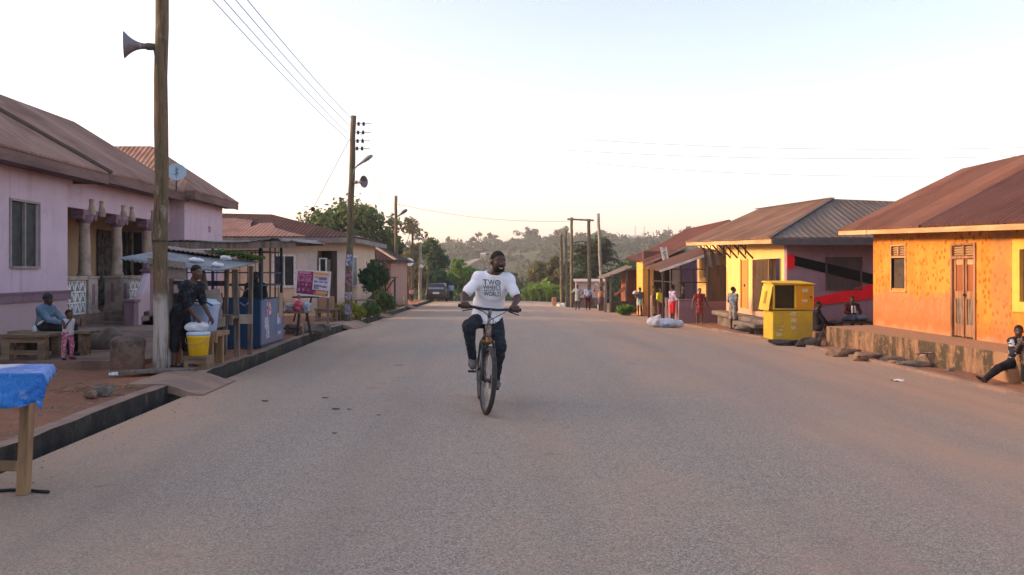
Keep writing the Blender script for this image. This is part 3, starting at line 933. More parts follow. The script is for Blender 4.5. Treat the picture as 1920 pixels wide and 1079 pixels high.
# satellite dish fixed at the eaves
px = W(331, 325, 24.6)
DISH = thing("satellite_dish", px, "round blue grey satellite dish mounted on the eaves of the lilac house", "satellite dish")
DISHM = M("dish_paint", (0.36, 0.45, 0.52), 0.5, 0.15, 3)
ax = Vector((0.35, -0.85, 0.38)).normalized()
mb = MB(); prof = []
for i in range(7):
    r_ = 0.29 * i / 6; prof.append((0.09 * (i / 6) ** 2, max(r_, .002)))
prof += [(0.085, 0.292), (0.06, 0.28)] + [(0.09 * (i / 6) ** 2 - .02, max(0.28 * i / 6, .002)) for i in range(5, -1, -1)]
mb.lathe(px, ax, prof, 28); mb.build("reflector", DISHM, DISH, True)
mb = MB(); tip = px + ax * 0.34; mb.tube([px + Vector((0, 0, -0.27)) + ax * .06, tip + Vector((0, 0, -.04)), tip], 0.012, 6); mb.lathe(tip, -ax, [(0, .03), (.06, .03), (.07, .02)], 10)
mb.build("feed_arm", FRAME, DISH)
mb = MB(); mb.tube([px - ax * .02, px - ax * .10, (px.x - .05, px.y + .1, 4.08)], 0.02, 8); mb.build("bracket", IRON, DISH)
LOGO = M("blue_mark", (0.02, 0.16, 0.38), 0.5, 0.1, 3)
mb = MB(); sx = ax.cross(Vector((0, 0, 1))).normalized() * -1; sy = sx.cross(ax) * -1
sy = Vector((0, 0, 1)) - ax * ax.z; sy.normalize(); sx = sy.cross(ax)
pts = [(.05, .15), (-.01, .12), (-.01, .06), (.03, .03), (.02, -.02), (-.05, -.03)]
for (a0, a1) in zip(pts[:-1], pts[1:]):
    f = lambda q: px + sx * q[0] + sy * (q[1] - .02) + ax * (0.09 * ((q[0] ** 2 + (q[1] - .02) ** 2) ** .5 / .29) ** 2 + .012)
    mb.beam(f(a0), f(a1), 0.045, 0.004, ax)
mb.build("emblem", LOGO, DISH)

# ================================================================== terrace in front
mb = MB()
mb.slab([(-30, 12.35, 0.20), (-5.75, 12.35, 0.20), (-6.1, 20, 0.20), L3(-9.9, 21, .2), (-11, 30, .2), (-30, 30, 0.2)], (0, 0, -0.6))
tag(mb.build("pavement", TERR), kind='structure')

# ================================================================== cream house behind the blue kiosk
CREAM = plaster("cream_render", (0.60, 0.47, 0.34), (0.34, 0.25, 0.18), (0.42, 0.31, 0.24), 0.55)
PALE = plaster("pale_render", (0.58, 0.53, 0.48), (0.36, 0.32, 0.28), (0.40, 0.33, 0.28), 0.5)
ROOF_B = roof_mat("roof_brown", (0.066, 0.029, 0.024), (0.052, 0.024, 0.020), (0.040, 0.020, 0.018), 0, joints=0.4)
ROOF_PATCH = roof_mat("roof_pink_patch", (0.26, 0.155, 0.125), (0.20, 0.12, 0.098), (0.15, 0.085, 0.07), 0)
H2 = thing("cream_house", (-10, 36, -0.25), "cream single storey house with brown hipped roof patched in pink sheets behind the banner", "house")
Y2 = 33.0; g2 = -0.3
mb = MB()
def h2x(p): return (p - 960) / 1500 * Y2
hole = [(h2x(515) + 14, h2x(551) + 14, 1.02, 2.22), (h2x(595) + 14, h2x(632) + 14, g2 + .25, 2.45), (h2x(602 - 22) + 14, h2x(590) + 14, 1.6, 2.15)]
mb.wall((-6.82, Y2), (-14, Y2), g2, 2.85, -0.22, [(7.18 - h[1], 7.18 - h[0], h[2], h[3]) for h in hole[:2]])
mb.wall((-6.82, Y2 + .22), (-6.82, Y2 + 7), g2, 2.85, 0.22, [(1.0, 1.8, 1.0, 2.2)])
mb.wall((-6.82, Y2 + 7), (-14, Y2 + 7), g2, 2.85, 0.22)
mb.wall((-14, Y2 + 7), (-14, Y2), g2, 2.85, 0.22)
mb.build("wall", CREAM, H2)
mb = MB()
for p0, p1 in ((556, 594.6), (632.4, 650.5)):
    mb.box(h2x(p0), h2x(p1), Y2 - 0.05, Y2 - 0.002, g2, 2.35 + (0.01 if p0 > 600 else 0))
mb.build("pilaster", PALE, H2, bevel=0.01)
window(H2, (h2x(515), Y2), (h2x(551), Y2), 1.02, 2.22, 0.04, (0, -1, 0), 1, WHITE, GLASS, 0.10, 0)
window(H2, (h2x(601), Y2 - 0.05), (h2x(611), Y2 - 0.05), 1.35, 2.1, 0.03, (0, -1, 0), 0, WHITE, GLASS, 0.05)
window(H2, (-6.82, 34.2), (-6.82, 35.0), 1.0, 2.2, 0.03, (1, 0, 0), 1, WHITE, GLASS, 0.06)
mb = MB(); mb.box(h2x(595), h2x(632), Y2 + .8, Y2 + .85, g2, 2.5); mb.build("door", INSIDE_SHADE, H2)  # black sheet set back in the opening paints its inner shade
mb = MB(); mb.box(h2x(620), h2x(631.5), Y2 + .02, Y2 + .07, g2 + .25, 2.44); mb.build("door", WOODD, H2)
mb = MB(); mb.grid(lambda u, v: (h2x(613) + (h2x(619) - h2x(613)) * u, Y2 + .1 - .02 * math.sin(u * 14), g2 + .3 + 2.1 * v), 10, 2); mb.build("curtain", M("pale_curtain", (0.34, 0.29, 0.25), 0.95, 0.3, 6), H2, True)
E = 3.0
c0, c1, r0, r1 = (-14.6, Y2 - .55, E), (-6.35, Y2 - .55, E), (-18, 36.5, 4.35), (-10.95, 36.5, 4.20)
mb = MB()
mb.slab([(-17.5, Y2 - .55, E), c1, r1, r0], T)
mb.build("roof", ROOF_B, H2)
mb = MB(); mb.slab([c1, (-6.35, 40.6, E), r1], T); mb.slab([r0, r1, (-6.35, 40.6, E), (-17.5, 40.6, E)], T); mb.build("roof", ROOF_B, H2)
def onroof(x, s_):           # point on the front slope, s_ 0 eave .. 1 ridge
    z = E + s_ * 1.25 + 0.012; return (x, Y2 - .55 + s_ * 4.05, z)
mb = MB()
mb.slab([onroof(-12.9, 0.0), onroof(-8.3, 0.0), onroof(-9.2, .16), onroof(-10.0, .34), onroof(-10.4, .55), onroof(-10.9, .52), onroof(-11.1, .36), onroof(-11.4, .66), onroof(-12.4, .76), onroof(-13.2, .70), onroof(-14.2, 0.0)], (0, 0, 0.012))
mb.build("roof_patch", ROOF_PATCH, H2)
mb = MB(); mb.box(-17, -6.4, Y2 - .58, Y2 - .55, E - .24, E - .03); mb.box(-6.38, -6.35, Y2 - .55, 40.5, E - .24, E - .03); mb.build("fascia", M("grey_fascia", (0.19, 0.17, 0.165), 0.85, 0.35, 2, (0.30, 0.27, 0.25)), H2)
mb = MB(); mb.slab([(-14, Y2 - 1.7, g2 + .18), (-6.2, Y2 - 1.7, g2 + .18), (-6.2, Y2, g2 + .18), (-14, Y2, g2 + .18)], (0, 0, -.5)); mb.build("porch_floor", TERR, H2)

# ================================================================== small pink house further along
PINKW = plaster("pink_render", (0.40, 0.235, 0.185), (0.22, 0.13, 0.10), (0.28, 0.17, 0.135), 0.3)
PLANKO = M("orange_planks", (0.36, 0.17, 0.085), 0.85, 0.35, 2, (0.42, 0.25, 0.16), 0.5, 12, stretch=(0.3, 1, 5))
H3 = thing("pink_house", (-9, 46, -0.45), "low pinkish house with dark brown hipped roof and orange plank front", "house")
g3 = -0.75
mb = MB()
mb.wall((-6.5, 43), (-12, 43), g3, 2.2, -0.2); mb.wall((-6.5, 43.2), (-6.5, 49.8), g3, 2.2, 0.2); mb.wall((-6.5, 49.8), (-12, 49.8), g3, 2.2, .2); mb.wall((-12, 49.8), (-12, 43), g3, 2.2, .2)
mb.build("wall", PINKW, H3)
mb = MB(); mb.box(-9.6, -7.75, 42.93, 42.995, g3, 1.0)
for i in range(7): mb.box(-9.6, -7.75, 42.905, 42.928, g3 + 0.02 + i * .24, g3 + .235 + i * .24, jit=0.012)
mb.build("plank_wall", PLANKO, H3)
window(H3, (-9.2, 43), (-8.0, 43), 1.08, 1.75, 0.05, (0, -1, 0), 2, WOODG, GLASS, 0.06)
mb = MB(); mb.slab([(-12.6, 42.4, 2.3), (-6.15, 42.4, 2.2), (-8.9, 46.2, 3.6), (-14, 46.2, 3.7)], T); mb.slab([(-6.15, 42.4, 2.2), (-6.15, 50.4, 2.2), (-8.9, 46.2, 3.6)], T)
mb.slab([(-8.9, 46.2, 3.6), (-6.15, 50.4, 2.2), (-13, 50.4, 2.3), (-14, 46.2, 3.7)], T)
mb.build("roof", ROOF_B, H3)
mb = MB(); mb.beam((-6.15, 42.4, 2.23), (-8.9, 46.2, 3.63), 0.16, 0.05); mb.build("ridge_cap", M("pale_ridge_cap", (0.34, 0.25, 0.20), 0.8), H3)
mb = MB(); mb.slab([(-9.3, 41.5, 1.98), (-6.9, 41.5, 1.82), (-6.9, 42.5, 2.05), (-9.3, 42.5, 2.2)], (0, 0, -0.02)); mb.build("awning", M("pale_tin", (0.52, 0.53, 0.54), 0.5, 0.25, 2, (0.38, 0.37, 0.36), metal=.3), H3)
mb = MB(); mb.box(-12.4, -6.17, 42.38, 42.41, 2.02, 2.16); mb.build("fascia", WOODD, H3)

# ================================================================== orange house on the right
k = N("orange_pocked_render")
a = k.noise(1.3, 6, 0.65); b = k.noise(6, 5, 0.7)
c = k.mix(k.ramp(a, 0.38, 0.66), (0.62, 0.250, 0.044), (0.50, 0.175, 0.028))
v = k.n.new("ShaderNodeTexVoronoi"); v.inputs['Scale'].default_value = 8.0; v.inputs['Randomness'].default_value = 0.8
k.l.new(k.vmul(k.co, (0.05, 1.0, 0.82)), v.inputs['Vector'])
pk = k.math('ADD', v.outputs['Distance'], k.math('MULTIPLY', k.math('SUBTRACT', k.noise(30, 3), 0.5), 0.28))
c = k.mix(k.math('MULTIPLY', k.ramp(pk, 0.20, 0.42, 0.9, 0.0), k.ramp(b, 0.25, 0.55, 0.7, 1.0)), c, (0.30, 0.085, 0.012))
zz = k.math('ADD', k.xyz(2), k.math('MULTIPLY', k.math('SUBTRACT', k.noise(2.2, 5, .6), 0.5), 0.7))
yy = k.math('ADD', k.xyz(1), k.math('MULTIPLY', k.math('SUBTRACT', b, 0.5), 0.5))
lowl = k.math('MULTIPLY', k.ramp(zz, 0.72, 0.92, 1, 0), k.ramp(yy, -0.25, 0.05))          # bare mud plaster left of the door
mud = k.mix(k.ramp(b, 0.35, 0.65), (0.43, 0.195, 0.088), (0.36, 0.145, 0.058))
c = k.mix(k.math('MULTIPLY', lowl, 0.92), c, mud)
c = k.mix(k.ramp(zz, 0.12, 0.48, 0.75, 0), c, (0.45, 0.150, 0.045))
c = k.mix(k.ramp(zz, 0.0, 0.17, 0.6, 0), c, (0.46, 0.27, 0.15))
stn = k.math('MULTIPLY', k.ramp(yy, -1.95, -1.68, 0, 1), k.ramp(yy, -1.38, -1.12, 1, 0))
c = k.mix(k.math('MULTIPLY', stn, k.ramp(b, 0.3, 0.6, .15, .6)), c, (0.30, 0.155, 0.085))
ORANGE = k.done(c, 0.9, k.math('ADD', pk, k.math('MULTIPLY', b, 0.5)), 0.45, 0.02, 0, 0.15)
GREY_D = M("dark_louvre_timber", (0.070, 0.048, 0.035), 0.8, 0.4, 5, (0.036, 0.027, 0.022), 0.3, 20)
YELLOWF = M("yellow_surround", (0.74, 0.43, 0.080), 0.85, 0.15, 3)
ROOF_A1 = roof_mat("roof_faded_red", (0.165, 0.070, 0.045), (0.125, 0.066, 0.050), (0.085, 0.030, 0.020), 1)
ROOF_A2 = roof_mat("roof_dark_red", (0.085, 0.036, 0.029), (0.062, 0.028, 0.024), (0.048, 0.021, 0.018), 1, joints=.3)
PZ = 0.28
H4 = thing("orange_house", (8.85, 16.0, PZ), "orange rendered house with pocked walls and two tone red sheet roof beside the rubble", "house")
XA = 8.85
mb = MB()
hs = [(15.30, 16.05, PZ, 2.10), (18.0, 18.64, 1.20, 2.17), (13.1, 13.9, 1.06, 1.97)]
mb.wall((XA, 19.6), (XA, 8), PZ - .4, 2.62, 0.25, [(19.6 - h[1], 19.6 - h[0], h[2], h[3]) for h in hs])
mb.wall((15.4, 19.6), (XA + .25, 19.6), PZ - .4, 2.62, 0.25)
mb.wall((XA, 8), (15.4, 8), PZ - .4, 2.62, .25); mb.wall((15.4, 8), (15.4, 19.35), PZ - .4, 2.62, .25)
mb.slab([(XA + .25, 19.6, 2.62), (XA + .25, 19.35, 2.62), (15.1, 19.35, 2.62), (11.9, 19.35, 4.05), (11.9, 19.6, 4.05)], (0, 0, 0.001))
mb.slab([(XA + .1, 19.6, 2.60), (11.5, 19.6, 3.95), (14.9, 19.6, 2.60)], (0, -0.2, 0))
mb.build("wall", ORANGE, H4)
def eave(y): return 2.66 - 0.0335 * (20.3 - y)
def ridgez(y): return 4.20
XE, XR = 8.28, 11.42
SPL = 16.2
mb = MB(); mb.slab([(XE, SPL, eave(SPL)), (XE, 20.3, eave(20.3)), (XR, 20.3, 4.2), (XR, SPL, 4.2)], T)
mb.slab([(XR, 20.3, 4.2), (15.8, 20.3, 2.6), (15.8, 7.5, 2.5), (XR, 7.5, 4.2)], T)
mb.build("roof", ROOF_A1, H4)
mb = MB(); mb.slab([(XE, 7.5, eave(7.5)), (XE, SPL + .08, eave(SPL) + .012), (XR, SPL + .08, 4.212), (XR, 7.5, 4.212)], T)
mb.build("roof", ROOF_A2, H4)
FASO = M("pale_eave_board", (0.52, 0.33, 0.17), 0.85, 0.3, 3, (0.38, 0.21, 0.10), 0.4, 20, stretch=(1, .2, 1))
mb = MB()
for i in range(8):
    ya, yb = 7.5 + 1.6 * i, 7.5 + 1.6 * i + 1.595
    j = rng.uniform(-.008, .008)
    mb.slab([(XE + .005 + j, ya, eave(ya) - .052), (XE + .005 + j, yb, eave(yb) - .052), (XE + .005 + j, yb, eave(yb) - .15), (XE + .005 + j, ya, eave(ya) - .15)], (0.025, 0, 0))
mb.slab([(XE, 20.28, eave(20.3) - .052), (XR, 20.28, 4.14), (XR, 20.28, 4.04), (XE, 20.28, eave(20.3) - .15)], (0, -0.025, 0))
mb.build("fascia", FASO, H4)
for i in range(17):
    mb = MB(); y = 8 + .75 * i; mb.beam((XE + .05, y, eave(y) - .09), (XA + .3, y, eave(y) + .16), 0.05, 0.07)
    mb.build("rafter", WOODD, H4)
# window by the far corner: louvred vent over a dark shutter
def louvre(m, y0, y1, z0, z1, n, x):
    for i in range(n):
        z = z0 + (z1 - z0) * (i + .5) / n; h = (z1 - z0) / n * .36
        m.slab([(x, y0, z - h), (x, y1, z - h), (x + .05, y1, z + h), (x + .05, y0, z + h)], (0.008, 0, 0.012))
w = MB()
w.box(XA - .02, XA + .1, 17.95, 18.0, 1.15, 2.2); w.box(XA - .02, XA + .1, 18.64, 18.69, 1.15, 2.2); w.box(XA - .02, XA + .1, 18.0, 18.64, 2.17, 2.2); w.box(XA - .03, XA + .1, 17.95, 18.69, 1.12, 1.15); w.box(XA - .015, XA + .1, 18.0, 18.64, 1.90, 1.94); w.box(XA - .015, XA + .1, 18.30, 18.34, 1.94, 2.17)
win = w.build("window", FASO, H4)
q = MB(); louvre(q, 18.0, 18.30, 1.95, 2.16, 4, XA + .01); louvre(q, 18.34, 18.64, 1.95, 2.16, 4, XA + .01); q.build("louvre", FASO, win)
q = MB(); q.box(XA + .05, XA + .08, 18.0, 18.64, 1.15, 1.90); q.box(XA + .035, XA + .05, 18.05, 18.59, 1.2, 1.85); q.build("shutter", GREY_D, win)
# double door with louvres above
DOORP = M("worn_door_paint", (0.36, 0.185, 0.10), 0.8, 0.45, 4, (0.20, 0.088, 0.042), 0.4, 20, stretch=(1, 3, 0.3))
DOORG = M("weathered_door_boards", (0.27, 0.20, 0.15), 0.9, 0.5, 5, (0.075, 0.055, 0.045), 0.5, 20, stretch=(1, 6, 0.5))
DOORR = M("red_brown_panel", (0.30, 0.095, 0.032), 0.7, 0.3, 3, None, 0.3, 20, stretch=(1, 5, .3))
w = MB()
w.box(XA - .03, XA + .12, 15.24, 15.30, PZ, 2.14); w.box(XA - .03, XA + .12, 16.05, 16.11, PZ, 2.14); w.box(XA - .025, XA + .12, 15.30, 16.05, 2.10, 2.14); w.box(XA - .02, XA + .1, 15.30, 16.05, 1.84, 1.89)
w.box(XA - .01, XA + .08, 15.655, 15.695, PZ + .02, 2.10)
door = w.build("door", DOORP, H4)
q = MB(); louvre(q, 15.30, 15.65, 1.90, 2.09, 4, XA + .01); louvre(q, 15.70, 16.05, 1.90, 2.09, 4, XA + .01); q.build("louvre", FASO, door)
q = MB()
for (a_, b_) in ((15.31, 15.65), (15.70, 16.04)):
    q.mat(0).box(XA + .02, XA + .06, a_, b_, PZ + .03, 0.55); q.box(XA + .025, XA + .06, a_, b_, 1.05, 1.20)
    for (ya, yb) in ((a_, a_ + .05), (b_ - .05, b_)): q.box(XA + .018, XA + .06, ya, yb, .552, 1.048); q.box(XA + .018, XA + .06, ya, yb, 1.202, 1.835)
    q.mat(1).box(XA + .04, XA + .055, a_ + .052, b_ - .052, 0.552, 1.048)
    q.mat(2).box(XA + .04, XA + .055, a_ + .052, b_ - .052, 1.202, 1.72)
    q.mat(3).box(XA + .03, XA + .055, a_ + .052, b_ - .052, 1.722, 1.835)
lf = q.build("door_leaves", [DOORP, DOORG, DOORR, FASO], door)
q = MB(); q.lathe((XA + .02, 15.64, 1.13), (-1, 0, 0), [(0, .012), (.03, .012), (.03, .025), (.05, .022), (.055, .01)], 10); q.build("handle", IRON, door)
# near window with broad yellow surround
w = MB()
w.box(XA - .035, XA + .1, 12.9, 13.1, .88, 2.15); w.box(XA - .035, XA + .1, 13.9, 14.1, .88, 2.15); w.box(XA - .035, XA + .1, 13.1, 13.9, 1.97, 2.15); w.box(XA - .045, XA + .1, 13.1, 13.9, .88, 1.06)
win = w.build("window", YELLOWF, H4)
q = MB(); q.box(XA + .03, XA + .06, 13.1, 13.9, 1.06, 1.97); q.box(XA + .005, XA + .03, 13.48, 13.52, 1.06, 1.97); q.build("shutter", GREY_D, win)
# raised platform, stained by the rain
k = N("stained_platform")
a = k.noise(2.6, 5, 0.65, stretch=(1, 1, 0.22)); b = k.noise(9, 5, 0.7)
c = k.mix(k.ramp(a, 0.36, 0.56), (0.36, 0.205, 0.115), (0.085, 0.065, 0.045))
c = k.mix(k.ramp(b, 0.52, 0.7, 0, .6), c, (0.46, 0.28, 0.16))
c = k.mix(k.ramp(k.noise(5, 5, .7, stretch=(1, 1, .3)), 0.56, 0.7, 0, .8), c, (0.062, 0.056, 0.034))
up = k.n.new("ShaderNodeNewGeometry"); sz = k.n.new("ShaderNodeSeparateXYZ"); k.l.new(up.outputs['Normal'], sz.inputs[0])
c = k.mix(k.ramp(sz.outputs[2], 0.5, 0.8), c, k.mix(k.ramp(b, .35, .65), (0.38, 0.235, 0.145), (0.30, 0.18, 0.11)))
STAIN = k.done(c, 0.92, b, 0.6, 0.03, 0, 0.15)
def edge_w(u, v):
    x = 7.48 + 0.069 * (19.07 - u); return (x + 0.012 * math.sin(u * 5) + (0.05 if v < .5 else 0) * math.sin(u * 2.1) * .3, u, -0.35 + v * (PZ + .35))
ys = [19.07 - i * 0.42 for i in range(27)]
mb = MB()
for ya, yb in zip(ys[:-1], ys[1:]):
    mb.quad(edge_w(ya, 0), edge_w(ya, 1), edge_w(yb, 1), edge_w(yb, 0))
    mb.quad(edge_w(ya, 1), (XA + .02, ya + (0.5 if ya == 19.07 else 0), PZ), (XA + .02, yb, PZ), edge_w(yb, 1))
mb.quad((7.48, 19.07, -.35), (7.48, 19.07, PZ), (XA + .02, 19.57, PZ), (XA + .02, 19.57, -.35))
mb.build("platform", STAIN, H4)

# ================================================================== yellow and purple house
PURP = plaster("purple_render", (0.27, 0.175, 0.225), (0.18, 0.115, 0.135), (0.20, 0.13, 0.15), 0.3)
YELL = plaster("yellow_render", (0.76, 0.48, 0.17), (0.62, 0.34, 0.10), (0.55, 0.32, 0.22), 0.72, 0.35)
ROOF_C = roof_mat("roof_dusty_pink", (0.185, 0.108, 0.074), (0.130, 0.078, 0.056), (0.090, 0.046, 0.030), 1)
ROOF_G = roof_mat("roof_grey", (0.165, 0.138, 0.122), (0.125, 0.104, 0.092), (0.12, 0.085, 0.068), 0, pitch=.20)
H5 = thing("yellow_house", (8.5, 26, -0.2), "yellow fronted house with purple gable wall, painted bands and dusty pink roof", "house")
XB, gb = 7.9, -0.5
mb = MB()
hb = [(23.47, 24.6, .34, 1.98), (24.62, 25.78, .34, 1.98), (26.8, 27.6, .34, 1.98)]
mb.wall((XB, 29.5), (XB, 23.22), gb, 2.62, 0.22, [(29.5 - h[1], 29.5 - h[0], h[2], h[3]) for h in hb])
mb.wall((8.6, 37), (8.6, 29.5), gb, 2.75, 0.22)
mb.wall((8.82, 29.5), (XB + .22, 29.5), gb, 2.7, 0.2)
mb.build("wall", YELL, H5)
mb = MB()
mb.wall((XB + 7, 23), (XB + .002, 23), gb, 2.60, -0.22, [(7 - (10.0 - XB), 7 - (9.05 - XB), 1.10, 1.96)])
mb.wall((XB + 7, 37), (XB + 7, 23.3), gb, 2.6, 0.2); mb.wall((8.6, 37), (XB + 7, 37), gb, 2.7, .2)
mb.build("wall", PURP, H5)
# shutters and doors
w = MB(); w.box(9.0, 9.05, 22.96, 23.1, 1.05, 2.0); w.box(10.0, 10.05, 22.96, 23.1, 1.05, 2.0); w.box(9.05, 10.0, 22.96, 23.1, 1.96, 2.0); w.box(9.05, 10.0, 22.95, 23.1, 1.05, 1.10)
SHUT = M("brown_shutter", (0.085, 0.060, 0.062), 0.8, 0.35, 3, (0.055, 0.04, 0.042), 0.4, 14, stretch=(6, 1, .4))
win = w.build("window", SHUT, H5)
for a_, b_ in ((9.05, 9.52), (9.53, 10.0)):
    q = MB(); q.box(a_, b_, 22.99, 23.03, 1.10, 1.96); q.box(a_ + .04, b_ - .04, 22.98, 22.99, 1.2, 1.26); q.box(a_ + .04, b_ - .04, 22.98, 22.99, 1.78, 1.84); q.build("shutter", SHUT, win)
GREEN = M("grey_green_door", (0.105, 0.105, 0.082), 0.8, 0.35, 4, (0.062, 0.060, 0.048), 0.4, 16, stretch=(1, 5, .4))
d_ = MB(); d_.box(XB - .03, XB + .03, 24.66, 25.74, .36, 1.97)
for z in (.42, 1.12, 1.80): d_.box(XB - .055, XB - .03, 24.68, 25.72, z, z + .11)
for ya, yb, za, zb in ((24.72, 25.68, .53, 1.12), (24.72, 25.68, 1.23, 1.80)): d_.beam((XB - .042, ya, za), (XB - .042, yb, zb), .08, .022, (1, 0, 0))
for ya in (24.66, 25.66): d_.box(XB - .053, XB - .03, ya, ya + .08, .36, 1.97)
d_.build("door", GREEN, H5)
d_ = MB(); d_.box(XB + .6, XB + .65, 23.4, 24.7, .3, 2.0); d_.build("doorway_shade", INSIDE_SHADE, H5)  # dark sheet behind the opening stands for the shade indoors
d_ = MB(); d_.frame((XB - .02, 24.6, 0), (-0.75, 0.12, 0), (0.12, 0.75, 0), (0, 0, 1), 0, .62, 0, .05, .36, 1.95); d_.build("door", WOOD, H5)
d_ = MB(); d_.box(XB - .02, XB + .1, 23.47, 23.53, .34, 1.98); d_.box(XB - .02, XB + .1, 24.55, 24.6, .34, 1.98); d_.build("door_frame", WOOD, H5)
d_ = MB(); d_.box(XB + .02, XB + .06, 26.8, 27.6, .34, 1.98); d_.box(XB - .02, XB + .02, 26.74, 26.82, .34, 2.02); d_.box(XB - .02, XB + .02, 27.58, 27.66, .34, 2.02)
dd = d_.build("door", M("orange_door", (0.52, 0.25, 0.055), 0.75, 0.25, 4, None, .3, 14, stretch=(1, 5, .4)), H5)
d_ = MB(); d_.lathe((XB + .02, 27.2, 1.12), (-1, 0, 0), [(0, .05), (.03, .05), (.04, .02)], 10); d_.build("handle", IRON, dd)
d_ = MB(); d_.box(XB - .35, XB + .02, 29.55, 29.62, .5, 1.82); d_.build("door", WOODD, H5)
d_ = MB(); d_.box(XB - .7, XB - .37, 29.50, 29.56, .5, 1.78); d_.build("door", WOODD, H5)
# steps and apron before the doors
mb = MB(); mb.slab([(7.36, 29.5, .16), (XB - .003, 29.5, .16), (XB - .003, 23.1, .16), (7.42, 23.1, .14), (7.36, 26, .15)], (0, 0, -.15)); mb.box(7.55, XB - .003, 23.2, 29.4, -.7, .01); mb.build("apron", CONC, H5, bevel=.03)
mb = MB(); mb.slab([(7.0, 25.3, .04), (7.41, 25.3, .04), (7.44, 23.4, .04), (7.08, 23.4, .04)], (0, 0, -.13)); mb.slab([(7.08, 25.1, -.1), (7.41, 25.1, -.1), (7.44, 23.6, -.1), (7.16, 23.6, -.1)], (0, 0, -.4)); mb.build("steps", CONC, H5, bevel=.03)
# porch: low wall, railing, awning, hanging cloth
mb = MB(); mb.box(6.4, 8.4, 30.7, 30.88, gb, .49); mb.box(6.4, 6.56, 30.88, 37, gb, .485); mb.box(6.38, 8.4, 30.66, 30.92, .49, .53); mb.build("porch_wall", PURP, H5, bevel=.012)
mb = MB(); mb.box(6.56, 8.6, 30.9, 37, gb, .12); mb.build("porch_floor", TERR, H5)
mb = MB()
for x in (6.5, 7.0, 7.5, 8.0): mb.beam((x, 30.79, .52), (x, 30.79, 1.70), .05, .05)
for z in (1.68, 1.17): mb.beam((6.4, 30.79, z), (8.4, 30.79, z), .04, .04)
for y in (32.5, 34.5, 36.5): mb.beam((6.48, y, .48), (6.48, y, 1.7), .05, .05)
for z in (1.68, 1.17): mb.beam((6.48, 30.8, z), (6.48, 36.9, z), .04, .04)
mb.build("railing", IRON, H5)
ROOF_AW = roof_mat("awning_brown", (0.125, 0.060, 0.045), (0.095, 0.048, 0.038), (0.07, 0.034, 0.027), 1)
mb = MB(); A0, A1, A2, A3 = (5.72, 30.9, 1.64), (7.95, 30.9, 2.42), (8.6, 36.9, 2.72), (6.15, 36.9, 1.80)
mb.slab([A0, A1, A2, A3], T); aw = mb.build("awning", ROOF_AW, H5)
mb = MB(); mb.beam((5.70, 30.87, 1.60), (7.98, 30.87, 2.39), .03, .09); mb.build("edge_board", WHITE, aw)
mb = MB(); mb.beam((5.85, 30.95, 1.60), (5.85, 30.95, -.55), .07, .07); mb.build("post", WOODD, aw)
mb = MB(); mb.beam((6.25, 36.5, 1.78), (6.25, 36.5, -.7), .07, .07); mb.build("post", WOODD, aw)
GREYC = M("grey_cloth", (0.155, 0.135, 0.130), 0.95, 0.35, 3, (0.09, 0.08, 0.078), .3, 30)
mb = MB(); mb.grid(lambda u, v: (7.35 + .72 * u + .16 * (1 - v) * (u - .2), 30.6 - .04 * math.sin(u * 16 + v * 3), 2.30 - (1 - v) * (0.75 + .35 * math.sin(u * 2.6 + .4)) ), 18, 8)
mb.build("hanging_cloth", GREYC, H5, True)
for i, y in enumerate((26.2, 27.0, 28.0, 28.9, 29.8, 30.8, 31.8)):
    mb = MB(); zt = 2.55 + .025 * (y - 23); mb.beam((XB, y, zt - .62), (XB - .52, y, zt - .05), .05, .05); mb.beam((XB, y, zt - .03), (XB - .6, y, zt - .03), .05, .05)
    mb.beam((XB - .26, y, zt - .5), (XB - .26, y, zt - .03), .03, .03)
    mb.build("bracket", WOODD, H5)
# roofs
e0, e1, k0, k1 = (7.24, 22.4, 2.55), (7.22, 33.4, 2.85), (10.4, 26.0, 3.95), (10.4, 34.0, 4.22)
mb = MB(); mb.slab([e0, e1, k1, k0], T); mb.slab([k0, k1, (15.4, 34.0, 2.7), (15.4, 26, 2.7)], T); mb.build("roof", ROOF_C, H5)
mb = MB(); mb.slab([e0, k0, (10.9, 26.6, 3.82), (15.4, 26.6, 3.82), (15.4, 22.4, 2.55)], T); mb.slab([(10.9, 26.6, 3.82), (10.9, 29.5, 2.9), (15.4, 29.5, 2.9), (15.4, 26.6, 3.82)], T); mb.build("roof", ROOF_G, H5)
mb = MB(); mb.beam((7.24, 22.4, 2.57), (10.42, 26.02, 3.98), .14, .03); mb.beam((10.4, 26, 3.98), (10.4, 34, 4.25), .16, .03); mb.build("ridge_cap", M("dark_cap_and_shadow", (0.10, 0.072, 0.065), .8), H5)
mb = MB(); mb.slab([(7.26, 22.42, 2.49), (7.24, 33.3, 2.79), (7.24, 33.3, 2.67), (7.26, 22.42, 2.37)], (0.03, 0, 0)); mb.build("fascia", FASO, H5)
mb = MB(); mb.box(7.3, 15.4, 22.40, 22.43, 2.33, 2.495); mb.build("fascia", M("slate_fascia", (0.095, 0.088, 0.098), .85), H5)
